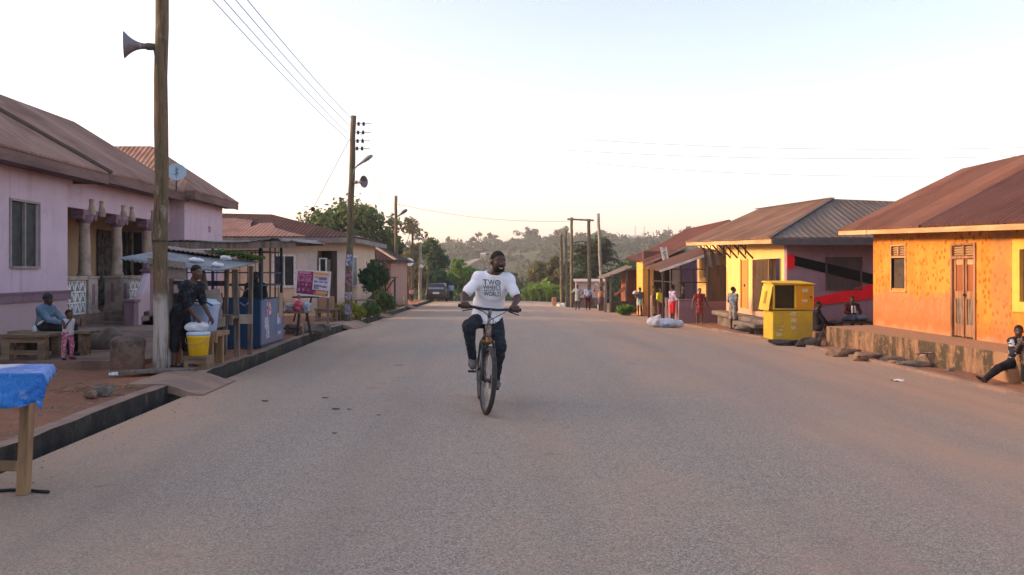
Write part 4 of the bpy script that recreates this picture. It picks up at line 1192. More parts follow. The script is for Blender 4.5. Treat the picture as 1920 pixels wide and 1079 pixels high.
# bands painted on the purple wall
def band(name, p0, p1, w0, w1, col, y=22.962, name2="mural_band"):
    a, b = W(*p0, 22.98), W(*p1, 22.98)
    m = MB(); m.slab([(a.x, y, a.z - w0), (b.x, y, b.z - w1), (b.x, y, b.z + w1), (a.x, y, a.z + w0)], (0, 0.012, 0)); return m.build(name2, col, H5)
BLACKP = M("black_mural_paint", (0.007, 0.008, 0.010), 0.9, 0.3, 2, bump=0.1, spec=.05)
REDP = M("red_mural_paint", (0.78, 0.012, 0.025), 0.7, 0.2, 2, (0.68, 0.01, 0.02), bump=0.1, spec=.1)
band("b", (1489, 489), (1640, 525), .135, .15, BLACKP)
band("r", (1520, 567), (1640, 546), .11, .21, REDP)
a = W(1482, 491, 22.98)
m = MB(); m.slab([(a.x - .10, 22.958, a.z - .14), (a.x - .06, 22.958, a.z - .22), (a.x + .05, 22.958, a.z - .22), (a.x + .11, 22.958, a.z - .1), (a.x + .13, 22.958, a.z + .08), (a.x + .07, 22.958, a.z + .2), (a.x - .04, 22.958, a.z + .22), (a.x - .10, 22.958, a.z + .14)], (0, .012, 0)); m.build("mural_knob", REDP, H5)

# ================================================================== terracotta house and shed beyond
ROOF_D = roof_mat("roof_brick_red", (0.105, 0.036, 0.025), (0.080, 0.029, 0.021), (0.060, 0.023, 0.018), 1, joints=.4)
H6 = thing("terracotta_house", (8, 41, -0.6), "orange cornered house with sagging brick red roof and upright white sign board", "house")
g6 = -0.75
ORB = plaster("amber_render", (0.68, 0.335, 0.07), (0.5, 0.2, 0.04), (0.52, 0.24, 0.12), 0.4)
MAROON = plaster("maroon_render", (0.15, 0.075, 0.062), (0.09, 0.05, 0.04))
mb = MB(); mb.wall((6.3, 40.4), (6.3, 38.8), g6, 2.05, .2); mb.box(6.3, 6.85, 38.55, 38.8, g6, 2.08); mb.build("wall", ORB, H6)
mb = MB(); mb.wall((12, 39.6), (6.5, 39.6), g6, 2.6, -.2); mb.wall((12, 46), (12, 39.8), g6, 2.6, .2); mb.build("wall", MAROON, H6)
mb = MB(); mb.box(6.9, 7.3, 39.0, 39.55, g6, .25); mb.build("counter", CREAM, H6)
mb = MB(); mb.box(7.75, 8.25, 39.3, 39.39, g6, 2.0); mb.build("pilaster", CREAM, H6)
mb = MB(); mb.box(8.3, 9.1, 39.3, 39.38, g6, 2.05); mb.build("door", PURP, H6)
mb = MB(); mb.box(7.35, 7.7, 39.32, 39.39, g6, 1.7); mb.build("doorway_shade", INSIDE_SHADE, H6)  # dark sheet before the wall stands for a shaded opening
mb = MB()
def rf(u, v):                      # u 0 eave .. 1 ridge, v 0 near .. 1 far; sagging
    x = (6.25 + .1 * v) * (1 - u) + (10.3 - .6 * v) * u; y = 38.0 + 7 * v; z = (2.02 + .36 * v) * (1 - u) + (4.06 - .1 * v) * u
    return (x - .25 * math.sin(math.pi * u) * 0, y, z - .16 * math.sin(math.pi * u))
mb.grid(rf, 8, 6); mb.grid(lambda u, v: (rf(1 - u, v)[0], rf(1 - u, v)[1], rf(1 - u, v)[2] - .06), 8, 6)
mb.grid(lambda u, v: (10.3 - .6 * v + 3 * u, 38 + 7 * v, 4.06 - .1 * v - 1.4 * u), 4, 4); mb.build("roof", ROOF_D, H6, True)
mb = MB(); mb.grid(lambda u, v: (rf(u, 0)[0], 37.97, rf(u, 0)[2] - .02 - .13 * v), 8, 1); mb.build("fascia", M("pink_barge_board", (0.40, 0.26, 0.20), .85), H6, solid=.03)
SIGNW = M("sign_white", (0.66, 0.60, 0.56), .7, .1, 4)
INK = M("sign_ink", (0.05, 0.045, 0.05), .7, .1, 4)
a, b = W(1244, 464, 37.6), W(1250, 495, 37.6)
S1 = thing("sign_board", b, "narrow upright white sign board with dark letters leaning before the brick red roof", "sign")
d = (a - b); u = Vector((1, 0, 0))
mb = MB(); mb.slab([b - u * .15, b + u * .15, a + u * .15, a - u * .15], (0, .03, 0)); mb.build("panel", SIGNW, S1)
mb = MB()
for i, sh in enumerate((((-.06, .05), (.06, .05)), ((-.06, -.05), (.06, .05)), ((-.05, 0), (.06, 0)), ((.0, -.06), (.02, .05)), ((-.05, .06), (.05, -.06)))):
    cpt = b + d * (0.86 - .17 * i)
    for off in (-.03, .03):
        mb.beam(cpt + Vector((sh[0][0], -.004, sh[0][1] + off)), cpt + Vector((sh[1][0], -.004, sh[1][1] + off)), .025, .004, (0, 1, 0))
mb.build("lettering", INK, S1)
mb = MB(); mb.beam(b + Vector((0, .05, -2.75)), a + Vector((0, .05, -.1)), .04, .04); mb.build("post", WOODD, S1)

H7 = thing("roadside_shed", (5.9, 44, -0.65), "open roadside shed with grey tin roof and red brown side wall", "shed")
mb = MB(); mb.slab([(4.9, 42.6, 1.25), (6.45, 42.6, 1.85), (6.5, 45.6, 1.95), (4.9, 45.6, 1.3)], (0, 0, -.05)); mb.slab([(6.45, 42.6, 1.85), (7.3, 42.6, 1.72), (7.3, 45.6, 1.75), (6.5, 45.6, 1.95)], (0, 0, -.05)); mb.build("roof", ROOF_G, H7)
mb = MB(); mb.wall((7.1, 43.6), (6.2, 43.6), -.8, 1.68, -.1); mb.wall((6.2, 43.7), (6.2, 45.5), -.8, 1.7, -.1); mb.build("wall", plaster("rust_render", (0.28, 0.10, 0.055), (.16, .06, .04)), H7)
for x, y in ((5.0, 42.8), (5.25, 42.75), (6.1, 42.8), (5.0, 45.3)):
    mb = MB(); mb.beam((x, y, -.75), (x + .04, y, 1.35 + (x - 5) * .38), .1, .1); mb.build("post", WOODG, H7)
mb = MB(); mb.box(5.3, 6.6, 42.7, 42.9, -.75, .0); mb.build("counter", WOODD, H7)
mb = MB(); mb.slab([(5.6, 43.0, .3), (6.2, 43.0, .75), (6.2, 44, .8), (5.6, 44, .35)], (0, 0, -.03)); mb.build("inner_awning", ROOF_D, H7)
# ================================================================== poles, lines and their fittings
def pole_mat(name, col, col2, white=None, wz=0.0):
    k = N(name)
    a = k.noise(2.2, 6, 0.75, stretch=(2, 2, 0.5)); b = k.noise(14, 5, .7, stretch=(2, 2, 0.12))
    c = k.mix(k.ramp(a, .42, .58), col, col2)
    c = k.mix(k.ramp(b, .50, .62, 0, .75), c, tuple(x * .35 for x in col))
    c = k.mix(k.ramp(k.noise(4, 6, .75, stretch=(2, 2, .6)), .55, .64, 0, .7), c, (0.27, 0.26, 0.21))
    c = k.mix(k.ramp(k.noise(3, 5, .75, stretch=(2, 2, .6), dist=.8), .58, .66, 0, .75), c, (0.060, 0.062, 0.034))
    if white:
        z = k.math('ADD', k.xyz(2), k.math('MULTIPLY', k.math('SUBTRACT', k.noise(5, 5, .7), .5), .5))
        wear = k.ramp(b, .50, .66, 1.0, .35)
        c = k.mix(k.math('MULTIPLY', k.ramp(z, wz - .12, wz + .12, .9, 0), wear), c, white)
        c = k.mix(k.ramp(z, 0.0, 0.22, .8, 0), c, (0.10, 0.075, 0.055))
    return k.done(c, .9, b, .6, .015, 0, .15)
POLE1 = pole_mat("mossy_pole", (0.185, 0.122, 0.076), (0.120, 0.100, 0.058), (0.46, 0.42, 0.38), 1.12)
POLE2 = pole_mat("weathered_pole", (0.150, 0.115, 0.075), (0.105, 0.090, 0.058))
HORNM = M("horn_grey", (0.22, 0.20, 0.22), .5, .25, 4, (.15, .14, .145), .15, 20, metal=.3)
LAMPM = M("lamp_grey", (0.24, 0.24, 0.25), .5, .2, 5)

def pole(base, top, r0, r1, mat, label, name="utility_pole"):
    base, top = Vector(base), Vector(top)
    root = thing(name, base, label, "power pole", "poles along the street")
    mb = MB(); n = 10; pts = [base + Vector((0, 0, -.4))] + [base + (top - base) * (i / n) + Vector((0.012 * math.sin(i * 1.9), 0, 0)) for i in range(n + 1)]
    mb.tube(pts, [r0] + [r0 + (r1 - r0) * i / n + 0.003 * math.sin(i * 2.7) for i in range(n + 1)], 18)
    mb.build("shaft", mat, root, True)
    return root

P1 = pole((-5.22, 11.87, .1), (-5.19, 11.87, 7.4), .108, .086, POLE1, "tall mossy wooden pole with whitewashed foot carrying a horn loudspeaker")
m = MB(); m.tube([(-5.22, 11.87, 2.02), (-5.22, 11.87, 2.05)], .111, 18); m.build("band", IRON, P1)
P2 = pole((-5.24, 25.5, -.02), (-5.05, 25.5, 6.55), .125, .085, POLE2, "leaning wooden pole pasted with posters and fitted with a street lamp head")
P3 = pole((-6.8, 47, -.55), (-6.82, 47, 6.05), .12, .085, POLE2, "wooden pole with a blue lamp head beside the pink house")
P4 = pole((-7.75, 62, -.8), (-7.70, 62, 5.35), .11, .08, POLE2, "slim brown pole with a dark lamp near the parked car")
P5 = pole((-7.25, 63, -.8), (-7.22, 63, 3.9), .14, .12, M("pale_concrete_pole", (.30, .265, .215), .9, .3, 3), "short pale concrete post left of the parked car")
P6 = pole((-6.95, 65, -.8), (-6.72, 65, 2.3), .12, .09, POLE2, "stubby leaning post touching the parked car's side")
R1 = pole((3.73, 50, -.8), (3.73, 50, 4.98), .105, .085, POLE2, "tall pole joined by a crossbar to its brown neighbour")
R2 = pole((4.85, 50, -.8), (4.80, 50, 4.88), .125, .10, POLE2, "thicker brown pole at the far end of the crossbar")
R3 = pole((3.48, 56, -.9), (3.44, 56, 4.2), .13, .10, POLE2, "mossy pole with climbing stems beside the banana plants")
R4 = pole((3.86, 56, -.9), (3.76, 56, 4.5), .11, .09, POLE2, "slender pole between the mossy pole and the crossbar")
R5 = pole((5.2, 46, -.75), (4.96, 46, 4.93), .11, .085, M("silver_grey_pole", (.24, .235, .20), .9, .3, 3), "leaning silver grey pole behind the bowl carrier")
m = MB(); m.beam((3.45, 49.85, 4.86), (5.1, 49.85, 4.78), .09, .11)
cb = tag(m.build("crossbar", WOODG, R1), None)
m = MB(); rs = np.random.RandomState(5)
for i in range(9):
    z = .5 + i * .42; m.tube([(3.4, 55.85, z), (3.3 + rs.uniform(-.2, .1), 55.8, z + .3), (3.2 + rs.uniform(-.25, .2), 55.8, z + .6)], [.03, .02, .008], 5)
m.build("climbing_stem", BARK, R3)

def horn(parent_pole, at, axis, L, r, label):
    at, ax = Vector(at), Vector(axis).normalized()
    root = thing("horn_loudspeaker", at, label, "loudspeaker", "horn loudspeakers on the poles")
    prof = []
    N_ = 10
    for i in range(N_ + 1):
        t = i / N_; prof.append((0.10 * L / .5 + t * L * .8, .045 * r / .2 + (r - .045 * r / .2) * (t ** 2.2)))
    prof.append((prof[-1][0] + .015, r * 1.03)); prof.append((prof[-1][0] - .002, r * .97))
    for i in range(N_ - 1, -1, -1):
        t = i / N_; prof.append((0.11 * L / .5 + t * L * .8, max(.02, .04 * r / .2 + (r * .96 - .04 * r / .2) * (t ** 2.2))))
    m = MB(); m.lathe(at, ax, prof, 28); m.build("bell", HORNM, root, True)
    m = MB(); m.lathe(at, ax, [(L * .35, .012), (L * .40, r * .28), (L * .70, r * .22), (L * .78, .01)], 14); m.build("reflex_cone", M("horn_centre", (.45, .43, .42), .5, .1), root, True)
    m = MB(); m.lathe(at, ax, [(-L * .22, r * .10), (-L * .2, r * .26), (L * .12, r * .30), (L * .2, r * .24)], 14); m.build("driver", M("horn_driver", (.14, .12, .10), .6, .3), root, True)
    m = MB(); m.beam(at - ax * L * .2 + Vector((0, 0, .03)), at - ax * L * .62 + Vector((0, 0, .07)), .05, .04); m.tube([at - ax * L * .1, at - ax * L * .08 + Vector((.03, 0, -.16 * r / .2))], .008, 5); m.build("bracket", IRON, root)
    return root
horn(P1, W(283, 88, 11.85), (-1, -.42, -.03), .35, .19, "large grey horn loudspeaker high on the mossy pole")
horn(P2, W(668, 342, 25.4), (1, -.55, .0), .30, .19, "smaller grey horn loudspeaker on the pole with posters")

# pole 2: insulators, lamp, posters
INS = M("dark_insulator", (.03, .026, .024), .35, .3, 4)
for i, py in enumerate((233, 249, 265, 279)):
    z = CAMH + (510 - py) / 1500 * 25.5; x = -5.05 - .05 * i / 3
    m = MB(); m.tube([(x, 25.45, z), (x + .58, 25.45, z)], .012, 6); m.build("insulator_arm", FRAME, P2)
    for dx in (.17, .33):
        m = MB(); m.lathe((x + dx, 25.45, z - .065), (0, 0, 1), [(0, .03), (.02, .05), (.05, .035), (.065, .055), (.09, .04), (.12, .03)], 10); m.build("insulator", INS, P2, True)
a = W(668, 313, 25.45)
m = MB(); m.tube([(-5.10, 25.45, a.z - .42), (-5.02, 25.42, a.z - .1), a + Vector((.03, 0, .02))], .02, 6); m.build("lamp_arm", FRAME, P2)
b = W(699, 292, 25.45)
def lamp_head(parent, a, b, r, mat):
    d = b - a; L = d.length; d.normalize(); s_ = Vector((0, 1, 0)); u = d.cross(s_).normalized()
    m = MB(); V = []; n = 12
    for i, (t, w) in enumerate(((0, .3), (.1, .45), (.35, .6), (.55, .95), (.75, 1.05), (.92, .85), (1.0, .35))):
        for k_ in range(n):
            an = 2 * math.pi * k_ / n
            V.append(a + d * L * t + s_ * math.cos(an) * r * w + u * math.sin(an) * r * w * (.75 if math.sin(an) * (1 if u.z > 0 else -1) > 0 else .4))
    F = [(i*n+k_, i*n+(k_+1)%n, (i+1)*n+(k_+1)%n, (i+1)*n+k_) for i in range(6) for k_ in range(n)] + [tuple(range(n)), tuple(6*n+k_ for k_ in range(n))]
    m.add(V, F); return m.build("lamp_head", mat, parent, True)
lamp_head(P2, a, b, .11, LAMPM)
lamp_head(P3, W(745, 407, 46.9), W(764, 394, 46.9), .17, M("blue_lamp", (.05, .09, .12), .5, .3))
lamp_head(P4, W(775, 450, 61.9), W(788, 447, 61.9), .16, LAMPM)
POST = [M("poster_%d" % i, c, .8, .5, 9, c2, .1, thresh=(.46, .54)) for i, (c, c2) in enumerate((((.44, .44, .48), (.07, .10, .20)), ((.28, .13, .17), (.06, .05, .06)), ((.42, .40, .42), (.15, .13, .16)), ((.32, .29, .40), (.15, .13, .19)), ((.50, .46, .40), (.26, .23, .20))))]
for i, (y0_, y1_) in enumerate(((478, 499), (508, 536), (548, 562), (570, 590))):
    z1, z0 = CAMH + (510 - y0_) / 1500 * 25.5 - .35, CAMH + (510 - y1_) / 1500 * 25.5 - .35
    z1, z0 = z1 + .35, z0 + .35
    m = MB()
    def sk(u, v):
        an = -2.75 + 2.4 * u; z = z0 + (z1 - z0) * v; xc = -5.24 + .19 * z / 6.55; rr = .131 - .006 * z
        return (xc + math.cos(an) * rr, 25.5 + math.sin(an) * rr, z)
    m.grid(sk, 8, 3); m.build("poster", POST[(0, 1, 2, 3)[i]], P2)

# dish, ball lamps
px = W(768, 492, 60)
D2 = thing("satellite_dish", px, "small white round dish on a thin mast left of the car", "satellite dish")
m = MB(); m.lathe(px, (0.1, -1, .1), [(0, .02), (.05, .24), (.075, .31), (.08, .31), (.06, .24), (.03, .02)], 24); m.build("reflector", M("white_dish", (.62, .68, .70), .5, .1), D2, True)
m = MB(); m.lathe(px + Vector((0, -.09, 0)), (0.1, -1, .1), [(0, .12), (.01, .12)], 12); m.build("emblem", M("teal_mark", (.22, .42, .46), .5, .1), D2)
m = MB(); m.tube([px + Vector((0, .1, 0)), (px.x, 60.1, -.8)], .03, 6); m.build("mast", IRON, D2)
px = W(790, 500, 62.7)
m = MB(); m.lathe(px + Vector((0, 0, -.16)), (0, 0, 1), [(0, .06), (.06, .14), (.16, .17), (.26, .14), (.32, .05)], 14); m.build("globe", WHITE, P5, True)

# power lines (each a separate cable)
CABLE = M("cable", (.05, .048, .05), .6, .2, 4, bump=0)
CABLEF = M("far_cable", (.10, .10, .11), .6, .2, 4, bump=0)
def cable(pts, label, r=.0075, mat=CABLE):
    m = MB(); m.tube(pts, r, 5)
    return tag(m.build("power_line", mat, None, loc=pts[0]), label, "power line", "overhead power lines")
def sag(a, b, s_, n=24):
    a, b = Vector(a), Vector(b)
    return [a + (b - a) * (i / n) + Vector((0, 0, -4 * s_ * (i / n) * (1 - i / n))) for i in range(n + 1)]
for i, (pxt, xe, pe) in enumerate(((397, -5.12, (651, 261)), (418, -5.10, (653, 251)), (440, -5.08, (656, 237)), (462, -5.06, (659, 222)))):
    b = W(pe[0], pe[1], 25.45)
    a = W(pxt, -2, 14.0)
    d = (a - b); end = b + d * 2.6 + Vector((0, 0, .35))
    cable([b + (a - b) * t + Vector((0, 0, -.26 * 4 * (t / 2) * (1 - t / 2) + .26 * 4 * .25 * t)) for t in [j * .1 for j in range(26)]], ["lowest of the four cables rising to the upper edge of the picture", "second cable from below on the pole with posters", "third cable from below on the pole with posters", "topmost of the four cables reaching the pole with posters"][i])
for i, py in enumerate((240, 262)):
    cable(sag(W(676, py + 8, 25.45), W(743, 376 + i * 10, 47), .9), ["upper faint cable sagging to the blue lamp pole", "lower faint cable sagging to the blue lamp pole"][i], .006)
cable(sag(W(745, 372, 47), W(774, 424, 62), .4), "short cable joining the blue lamp pole and the slim brown pole", .008)
cable(sag(W(745, 383, 47), (3.73, 49.9, 4.75), .35), "thin cable crossing the whole street above the cyclist", .010)
for i, (pa, pb) in enumerate((((1100, 262), (1925, 277)), ((1060, 282), (1925, 293)), ((1100, 305), (1800, 330)))):
    cable(sag(W(pa[0], pa[1], 120), W(pb[0], pb[1], 95), .7), ["uppermost of three far cables above the red roofs", "middle one of three far cables above the red roofs", "lowest of three far cables ending over the orange house"][i], .022, CABLEF)
g0, g1 = W(655, 262, 25.4), W(572, 420, 28)
m = MB(); m.tube([g0, g1], .009, 5)
guy = m.build("guy_wire", CABLE, None, loc=g0); tag(guy, "slanting stay wire with a round insulator left of the pole with posters", "stay wire")
m = MB(); mid = g0 + (g1 - g0) * .81; d = (g1 - g0).normalized(); m.lathe(mid - d * .07, d, [(0, .03), (.03, .07), (.07, .085), (.11, .07), (.14, .03)], 12); m.build("insulator", INS, guy, True)

# ================================================================== foreground table with blue tarpaulin
T1 = thing("market_table", (-3.7, 5.7, 0), "rough timber table at the kerb draped with a blue tarpaulin", "table")
m = MB(); m.beam((-3.47, 5.68, 0), (-3.44, 5.70, .88), .068, .075); m.build("leg", WOOD, T1, bevel=.004)
m = MB(); m.beam((-4.55, 5.68, 0.13), (-4.55, 5.70, .86), .068, .075); m.build("leg", WOOD, T1, bevel=.004)
m = MB(); m.beam((-4.5, 6.2, 0.13), (-4.5, 6.2, .86), .07, .07); m.build("leg", WOOD, T1, bevel=.004)
m = MB(); m.beam((-4.55, 5.665, .205), (-3.43, 5.665, .205), .035, .07); m.build("rail", WOOD, T1, bevel=.004)
m = MB(); m.slab([(-4.75, 5.47, .868), (-3.20, 5.47, .868), (-3.42, 5.97, .868), (-4.75, 5.97, .868)], (0, 0, -.024)); m.build("top", WOOD, T1, bevel=.004)
k = N("blue_tarpaulin")
a = k.noise(2.2, 5, .6); b = k.noise(9, 5, .65, stretch=(1, 1, .5), dist=1.0)
c = k.mix(k.ramp(a, .35, .65), (0.004, 0.120, 0.50), (0.008, 0.190, 0.62))
c = k.mix(k.ramp(b, .57, .70, 0, .7), c, (0.45, 0.60, 0.80))  # pale creases: highlights put into the colour
up = k.n.new("ShaderNodeNewGeometry"); sz = k.n.new("ShaderNodeSeparateXYZ"); k.l.new(up.outputs['Normal'], sz.inputs[0])
worn = k.math('MULTIPLY', k.ramp(k.noise(3.0, 5, .7), .30, .62, .55, 1.0), k.ramp(k.xyz(0), .30, .40, 1.0, .0))
c = k.mix(k.math('MULTIPLY', k.ramp(sz.outputs[2], .72, .93), worn), c, (0.58, 0.62, 0.68))  # upward faces whitened: wear plus glare put into the colour
TARP = k.done(c, .27, k.math('ADD', k.noise(16, 5, .7, dist=1.2), b), .7, .025, 0, .5)
m = MB()
def crease(x, y): return abs(math.sin(x * 9 + math.sin(y * 7) * 1.3)) ** .6 + .6 * abs(math.sin(x * 21 - y * 5)) ** .7
def tarp(u, v):
    # v: 0 front hem .. 1 back; u: 0 left .. 1 right hem
    x = -4.95 + 1.84 * u
    if v < .45:
        t = v / .45; y = 5.445 - .018 * crease(u * 3, t) * (1 - t) - .03 * math.sin(u * 9 + 1) * (1 - t)
        drop = (.235 - .07 * smooth(.86, 1.0, u) + .025 * math.sin(u * 13) + .012 * abs(math.sin(u * 47))) * (1 - t)
        z = .880 - drop - .012 * (1 - t) * (t) * crease(u * 4, t); x += -.05 * (1 - t) * smooth(.85, 1, u) + .02 * math.sin(u * 30) * (1 - t) * t
    else:
        t = (v - .45) / .55; y = 5.44 + .56 * t; z = .882 + .004 * crease(x * .7, y * 2); x -= .26 * t * u
    if u > .955:
        q = (u - .955) / .045; z -= .055 * q * (.7 + .3 * q) + .02 * math.sin(v * 31) * q; x -= .045 * q
    return (x, y, z)
m.grid(tarp, 150, 60)
tp = tag(m.build("tarpaulin", TARP, None, True, loc=(-4, 5.6, .88), solid=.004), "glossy blue tarpaulin with worn top whitened by painted glare hanging over the timber table", "tarpaulin")
m = MB(); pts = [(-4.2, 5.75, .14), (-3.95, 5.7, .15), (-3.72, 5.72, .02), (-3.5, 5.78, .015), (-3.35, 5.71, .014), (-3.28, 5.69, .012)]
pts = [(-3.9, 5.75, .012), (-3.75, 5.71, .012), (-3.62, 5.74, .013), (-3.5, 5.76, .013), (-3.4, 5.72, .012), (-3.30, 5.70, .012)]
m.tube(pts, .012, 6); tag(m.build("rubber_hose", M("black_rubber", (.02, .02, .02), .6, .2), None, True, loc=pts[0]), "short black rubber hose lying by the table leg", "hose")

# ================================================================== terrace furniture
TZ = .20
def low_table(root, x0, x1, y0, y1, z0, z1, mat, leg=.09):
    m = MB(); m.box(x0 - .03, x1 + .03, y0 - .03, y1 + .03, z1 - .05, z1); m.build("top", mat, root, bevel=.006)
    for x in (x0, x1 - leg):
        for y in (y0, y1 - leg):
            m = MB(); m.box(x, x + leg, y, y + leg, z0, z1 - .05); m.build("leg", mat, root, bevel=.005)
    m = MB(); m.box(x0 + leg, x1 - leg, y0 + .01, y0 + .05, z1 - .13, z1 - .052); m.box(x0 + leg, x1 - leg, y0 + .01, y0 + .05, z0 + .08, z0 + .15); m.build("rail", mat, root)
    return root
WOODT = M("aged_table_timber", (0.26, 0.185, 0.12), .9, .4, 3, (0.14, .095, .062), .5, 24, stretch=(.4, 3, 3))
Tb = low_table(thing("wooden_stand", (-7.6, 12.75, TZ), "squat timber stand with thick legs beside the seated man", "stand"), -7.98, -7.30, 12.5, 13.0, TZ, .60, WOODT, .12)
m = MB(); m.box(-7.84, -7.43, 12.9, 12.93, .3, .53); m.build("back_panel", WOODD, Tb)  # dark panel stands for the shade in the stand's open frame
B1 = thing("wooden_bench", (-7.4, 13.35, TZ), "long plain timber bench the man in blue sits on", "bench")
m = MB(); m.box(-8.3, -6.95, 13.15, 13.5, .555, .60); m.build("seat", WOODT, B1, bevel=.005)
for x in (-8.1, -7.15):
    m = MB(); m.box(x, x + .06, 13.18, 13.47, TZ, .555); m.build("leg", WOODT, B1)
s = SDF((-8.35, 13.9, .1), (-6.9, 14.9, .75), .03)
for x in np.linspace(-8.05, -7.2, 8): s.cone((x, 14.35, .30), (x, 14.4, .42), .20, .17, .12)
s.cut((0, 14.4, .56), (0, 0.05, 1)); s.noise(.012, .4, 3)
tag(s.build("concrete_bench", CONC, loc=(-7.6, 14.4, .2)), "dark worn concrete block bench behind the small child", "bench")
s = SDF((-8.9, 12.9, .1), (-8.0, 13.9, .8), .03); s.cone((-8.75, 13.4, .28), (-8.45, 13.4, .28), .22, .2, .1); s.cut((0, 0, .50), (0, 0, 1))
tag(s.build("stone_bench", CONC, loc=(-8.6, 13.4, .2)), "low stone block left of the timber stand", "stone seat")
px = Vector((-7.58, 12.7, .60))
s = SDF(px + Vector((-.1, -.1, -.02)), px + Vector((.1, .1, .25)), .008); s.ell(px + Vector((0, 0, .06)), (.04, .03, .045), .02); s.cone(px + Vector((0, 0, .1)), px + Vector((.012, 0, .14)), .02, .008, .03)
tag(s.build("water_sachet", M("clear_plastic", (.50, .54, .62), .25, .2, 8, spec=.5), loc=px), "knotted clear water sachet standing on the timber stand", "water sachet")
# stump-like pillar near the pole
s = SDF((-6.15, 11.5, -.05), (-5.25, 12.2, .85), .022)
for x in np.linspace(-5.81, -5.58, 5): s.cone((x, 11.85, .1), (x, 11.85, .48), .135, .13, .05)
s.ell((-5.82, 11.85, .55), (.12, .14, .075), .015); s.ell((-5.57, 11.85, .545), (.135, .14, .085), .015); s.noise(.01, .22, 8)
k = N("muddy_stone"); a = k.noise(5, 5, .7); b = k.noise(18, 4, .7)
c = k.mix(k.ramp(a, .36, .62), (.19, .135, .105), (.085, .068, .056)); c = k.mix(k.ramp(k.xyz(2), .12, .38, .6, 0), c, (.20, .105, .065))
MUDST = k.done(c, .95, k.math('ADD', a, b), .7, .03)
tag(s.build("stone_pillar", MUDST, loc=(-5.7, 11.85, .1)), "squat two humped stone pillar stained with mud beside the whitewashed pole foot", "stone pillar")
# sleeping plank on the dirt by the pole and a broken slab in front
m = MB(); m.slab([(-5.75, 11.35, .125), (-4.95, 11.45, .125), (-4.6, 11.72, .13), (-5.0, 11.75, .13), (-5.45, 11.55, .128)], (0, 0, .045)); tag(m.build("wood_plank", WOODG, None, bevel=.008, loc=(-5.2, 11.5, .1)), "flat splintered plank lying before the pole foot", "plank")

# ================================================================== woman's trading table, tubs and stool
K1 = thing("trading_table", (-5.2, 12.75, .12), "pale raw timber trading table under the tin roof stall", "table")
m = MB(); m.box(-5.45, -4.50, 12.2, 12.75, .585, .655); m.build("top", WOOD, K1, bevel=.006)
for (x, y) in ((-4.63, 12.25), (-5.28, 12.25), (-4.63, 12.68), (-5.28, 12.68)):
    m = MB(); m.box(x - .055, x + .055, y - .035, y + .035, .1, .585); m.build("leg", WOOD, K1, bevel=.005)
m = MB(); m.box(-5.45, -4.49, 12.165, 12.2, .50, .64); m.build("apron", WOOD, K1)
S2 = thing("wooden_stool", (-4.68, 11.95, .11), "small plank stool under the yellow bucket", "stool")
m = MB(); m.box(-4.86, -4.51, 11.80, 12.08, .29, .33); m.build("seat", WOODT, S2, bevel=.006)
for x in (-4.85, -4.59):
    m = MB(); m.box(x, x + .07, 11.81, 12.07, .105, .29); m.build("leg", WOODT, S2, bevel=.005)
m = MB(); m.box(-4.78, -4.59, 11.82, 11.85, .135, .175); m.box(-4.78, -4.59, 11.82, 11.85, .22, .288); m.build("rail", WOODT, S2)
YPL = M("yellow_plastic", (0.78, 0.50, 0.012), .4, .12, 3, (0.66, 0.38, .01), .08, 10, spec=.5)
LIDM = M("pale_blue_plastic", (0.46, 0.58, 0.70), .35, .15, 3, bump=.08, spec=.5)
B2 = thing("yellow_bucket", (-4.68, 11.94, .33), "yellow plastic bucket with pale blue lid on the plank stool", "bucket")
m = MB(); m.lathe((-4.68, 11.94, .33), (0, 0, 1), [(0, .125), (.01, .135), (.27, .158), (.28, .166), (.30, .166), (.305, .15)], 30); m.build("body", YPL, B2, True)
m = MB(); m.lathe((-4.68, 11.94, .632), (0, 0, 1), [(0, .168), (.03, .172), (.05, .165), (.06, .13)], 30); m.build("lid", LIDM, B2, True)
m = MB(); m.tube([(-4.68 + .168 * math.cos(t), 11.94 - .05 - .12 * math.sin(t), .60 - .10 * math.sin(t)) for t in [math.pi * i / 12 for i in range(13)]], .004, 5); m.build("handle", FRAME, B2)
s = SDF((-4.95, 11.7, .66), (-4.45, 12.2, .95), .012); s.ell((-4.71, 11.95, .755), (.15, .12, .075), .03); s.ell((-4.61, 11.93, .76), (.09, .09, .06), .04); s.ell((-4.80, 11.93, .75), (.08, .09, .055), .04); s.noise(.006, .09, 2)
tag(s.build("plastic_bag", M("white_plastic", (.66, .69, .74), .35, .15, 6, bump=.3, bscale=18, spec=.5), loc=(-4.7, 11.95, .7)), "filled white plastic bag on the yellow bucket's lid", "plastic bag")
TUBM = M("blue_clear_plastic", (0.30, 0.42, 0.66), .35, .2, 2, (.42, .50, .66), .08, 8, spec=.5)
B3 = thing("lidded_tub", (-4.78, 12.52, .655), "tall translucent blue tub with white lid on the trading table", "tub")
m = MB(); m.lathe((-4.78, 12.52, .655), (0, 0, 1), [(0, .145), (.01, .15), (.36, .19), (.38, .20), (.40, .20), (.405, .18)], 28); m.build("body", TUBM, B3, True)
m = MB(); m.lathe((-4.78, 12.52, 1.06), (0, 0, 1), [(0, .205), (.03, .21), (.05, .17), (.09, .14), (.10, .04)], 28); m.build("lid", LIDM, B3, True)
m = MB(); m.tube([(-4.95, 12.36, 1.06), (-4.9, 12.33, 1.12), (-4.75, 12.31, 1.13), (-4.63, 12.37, 1.06)], .014, 6); m.build("handle", IRON, B3)
s = SDF((-5.35, 12.2, .62), (-4.85, 12.8, 1.12), .015); s.ell((-5.1, 12.5, .83), (.16, .16, .17), .05); s.ell((-5.05, 12.45, .98), (.11, .11, .09), .06); s.noise(.008, .12, 5)
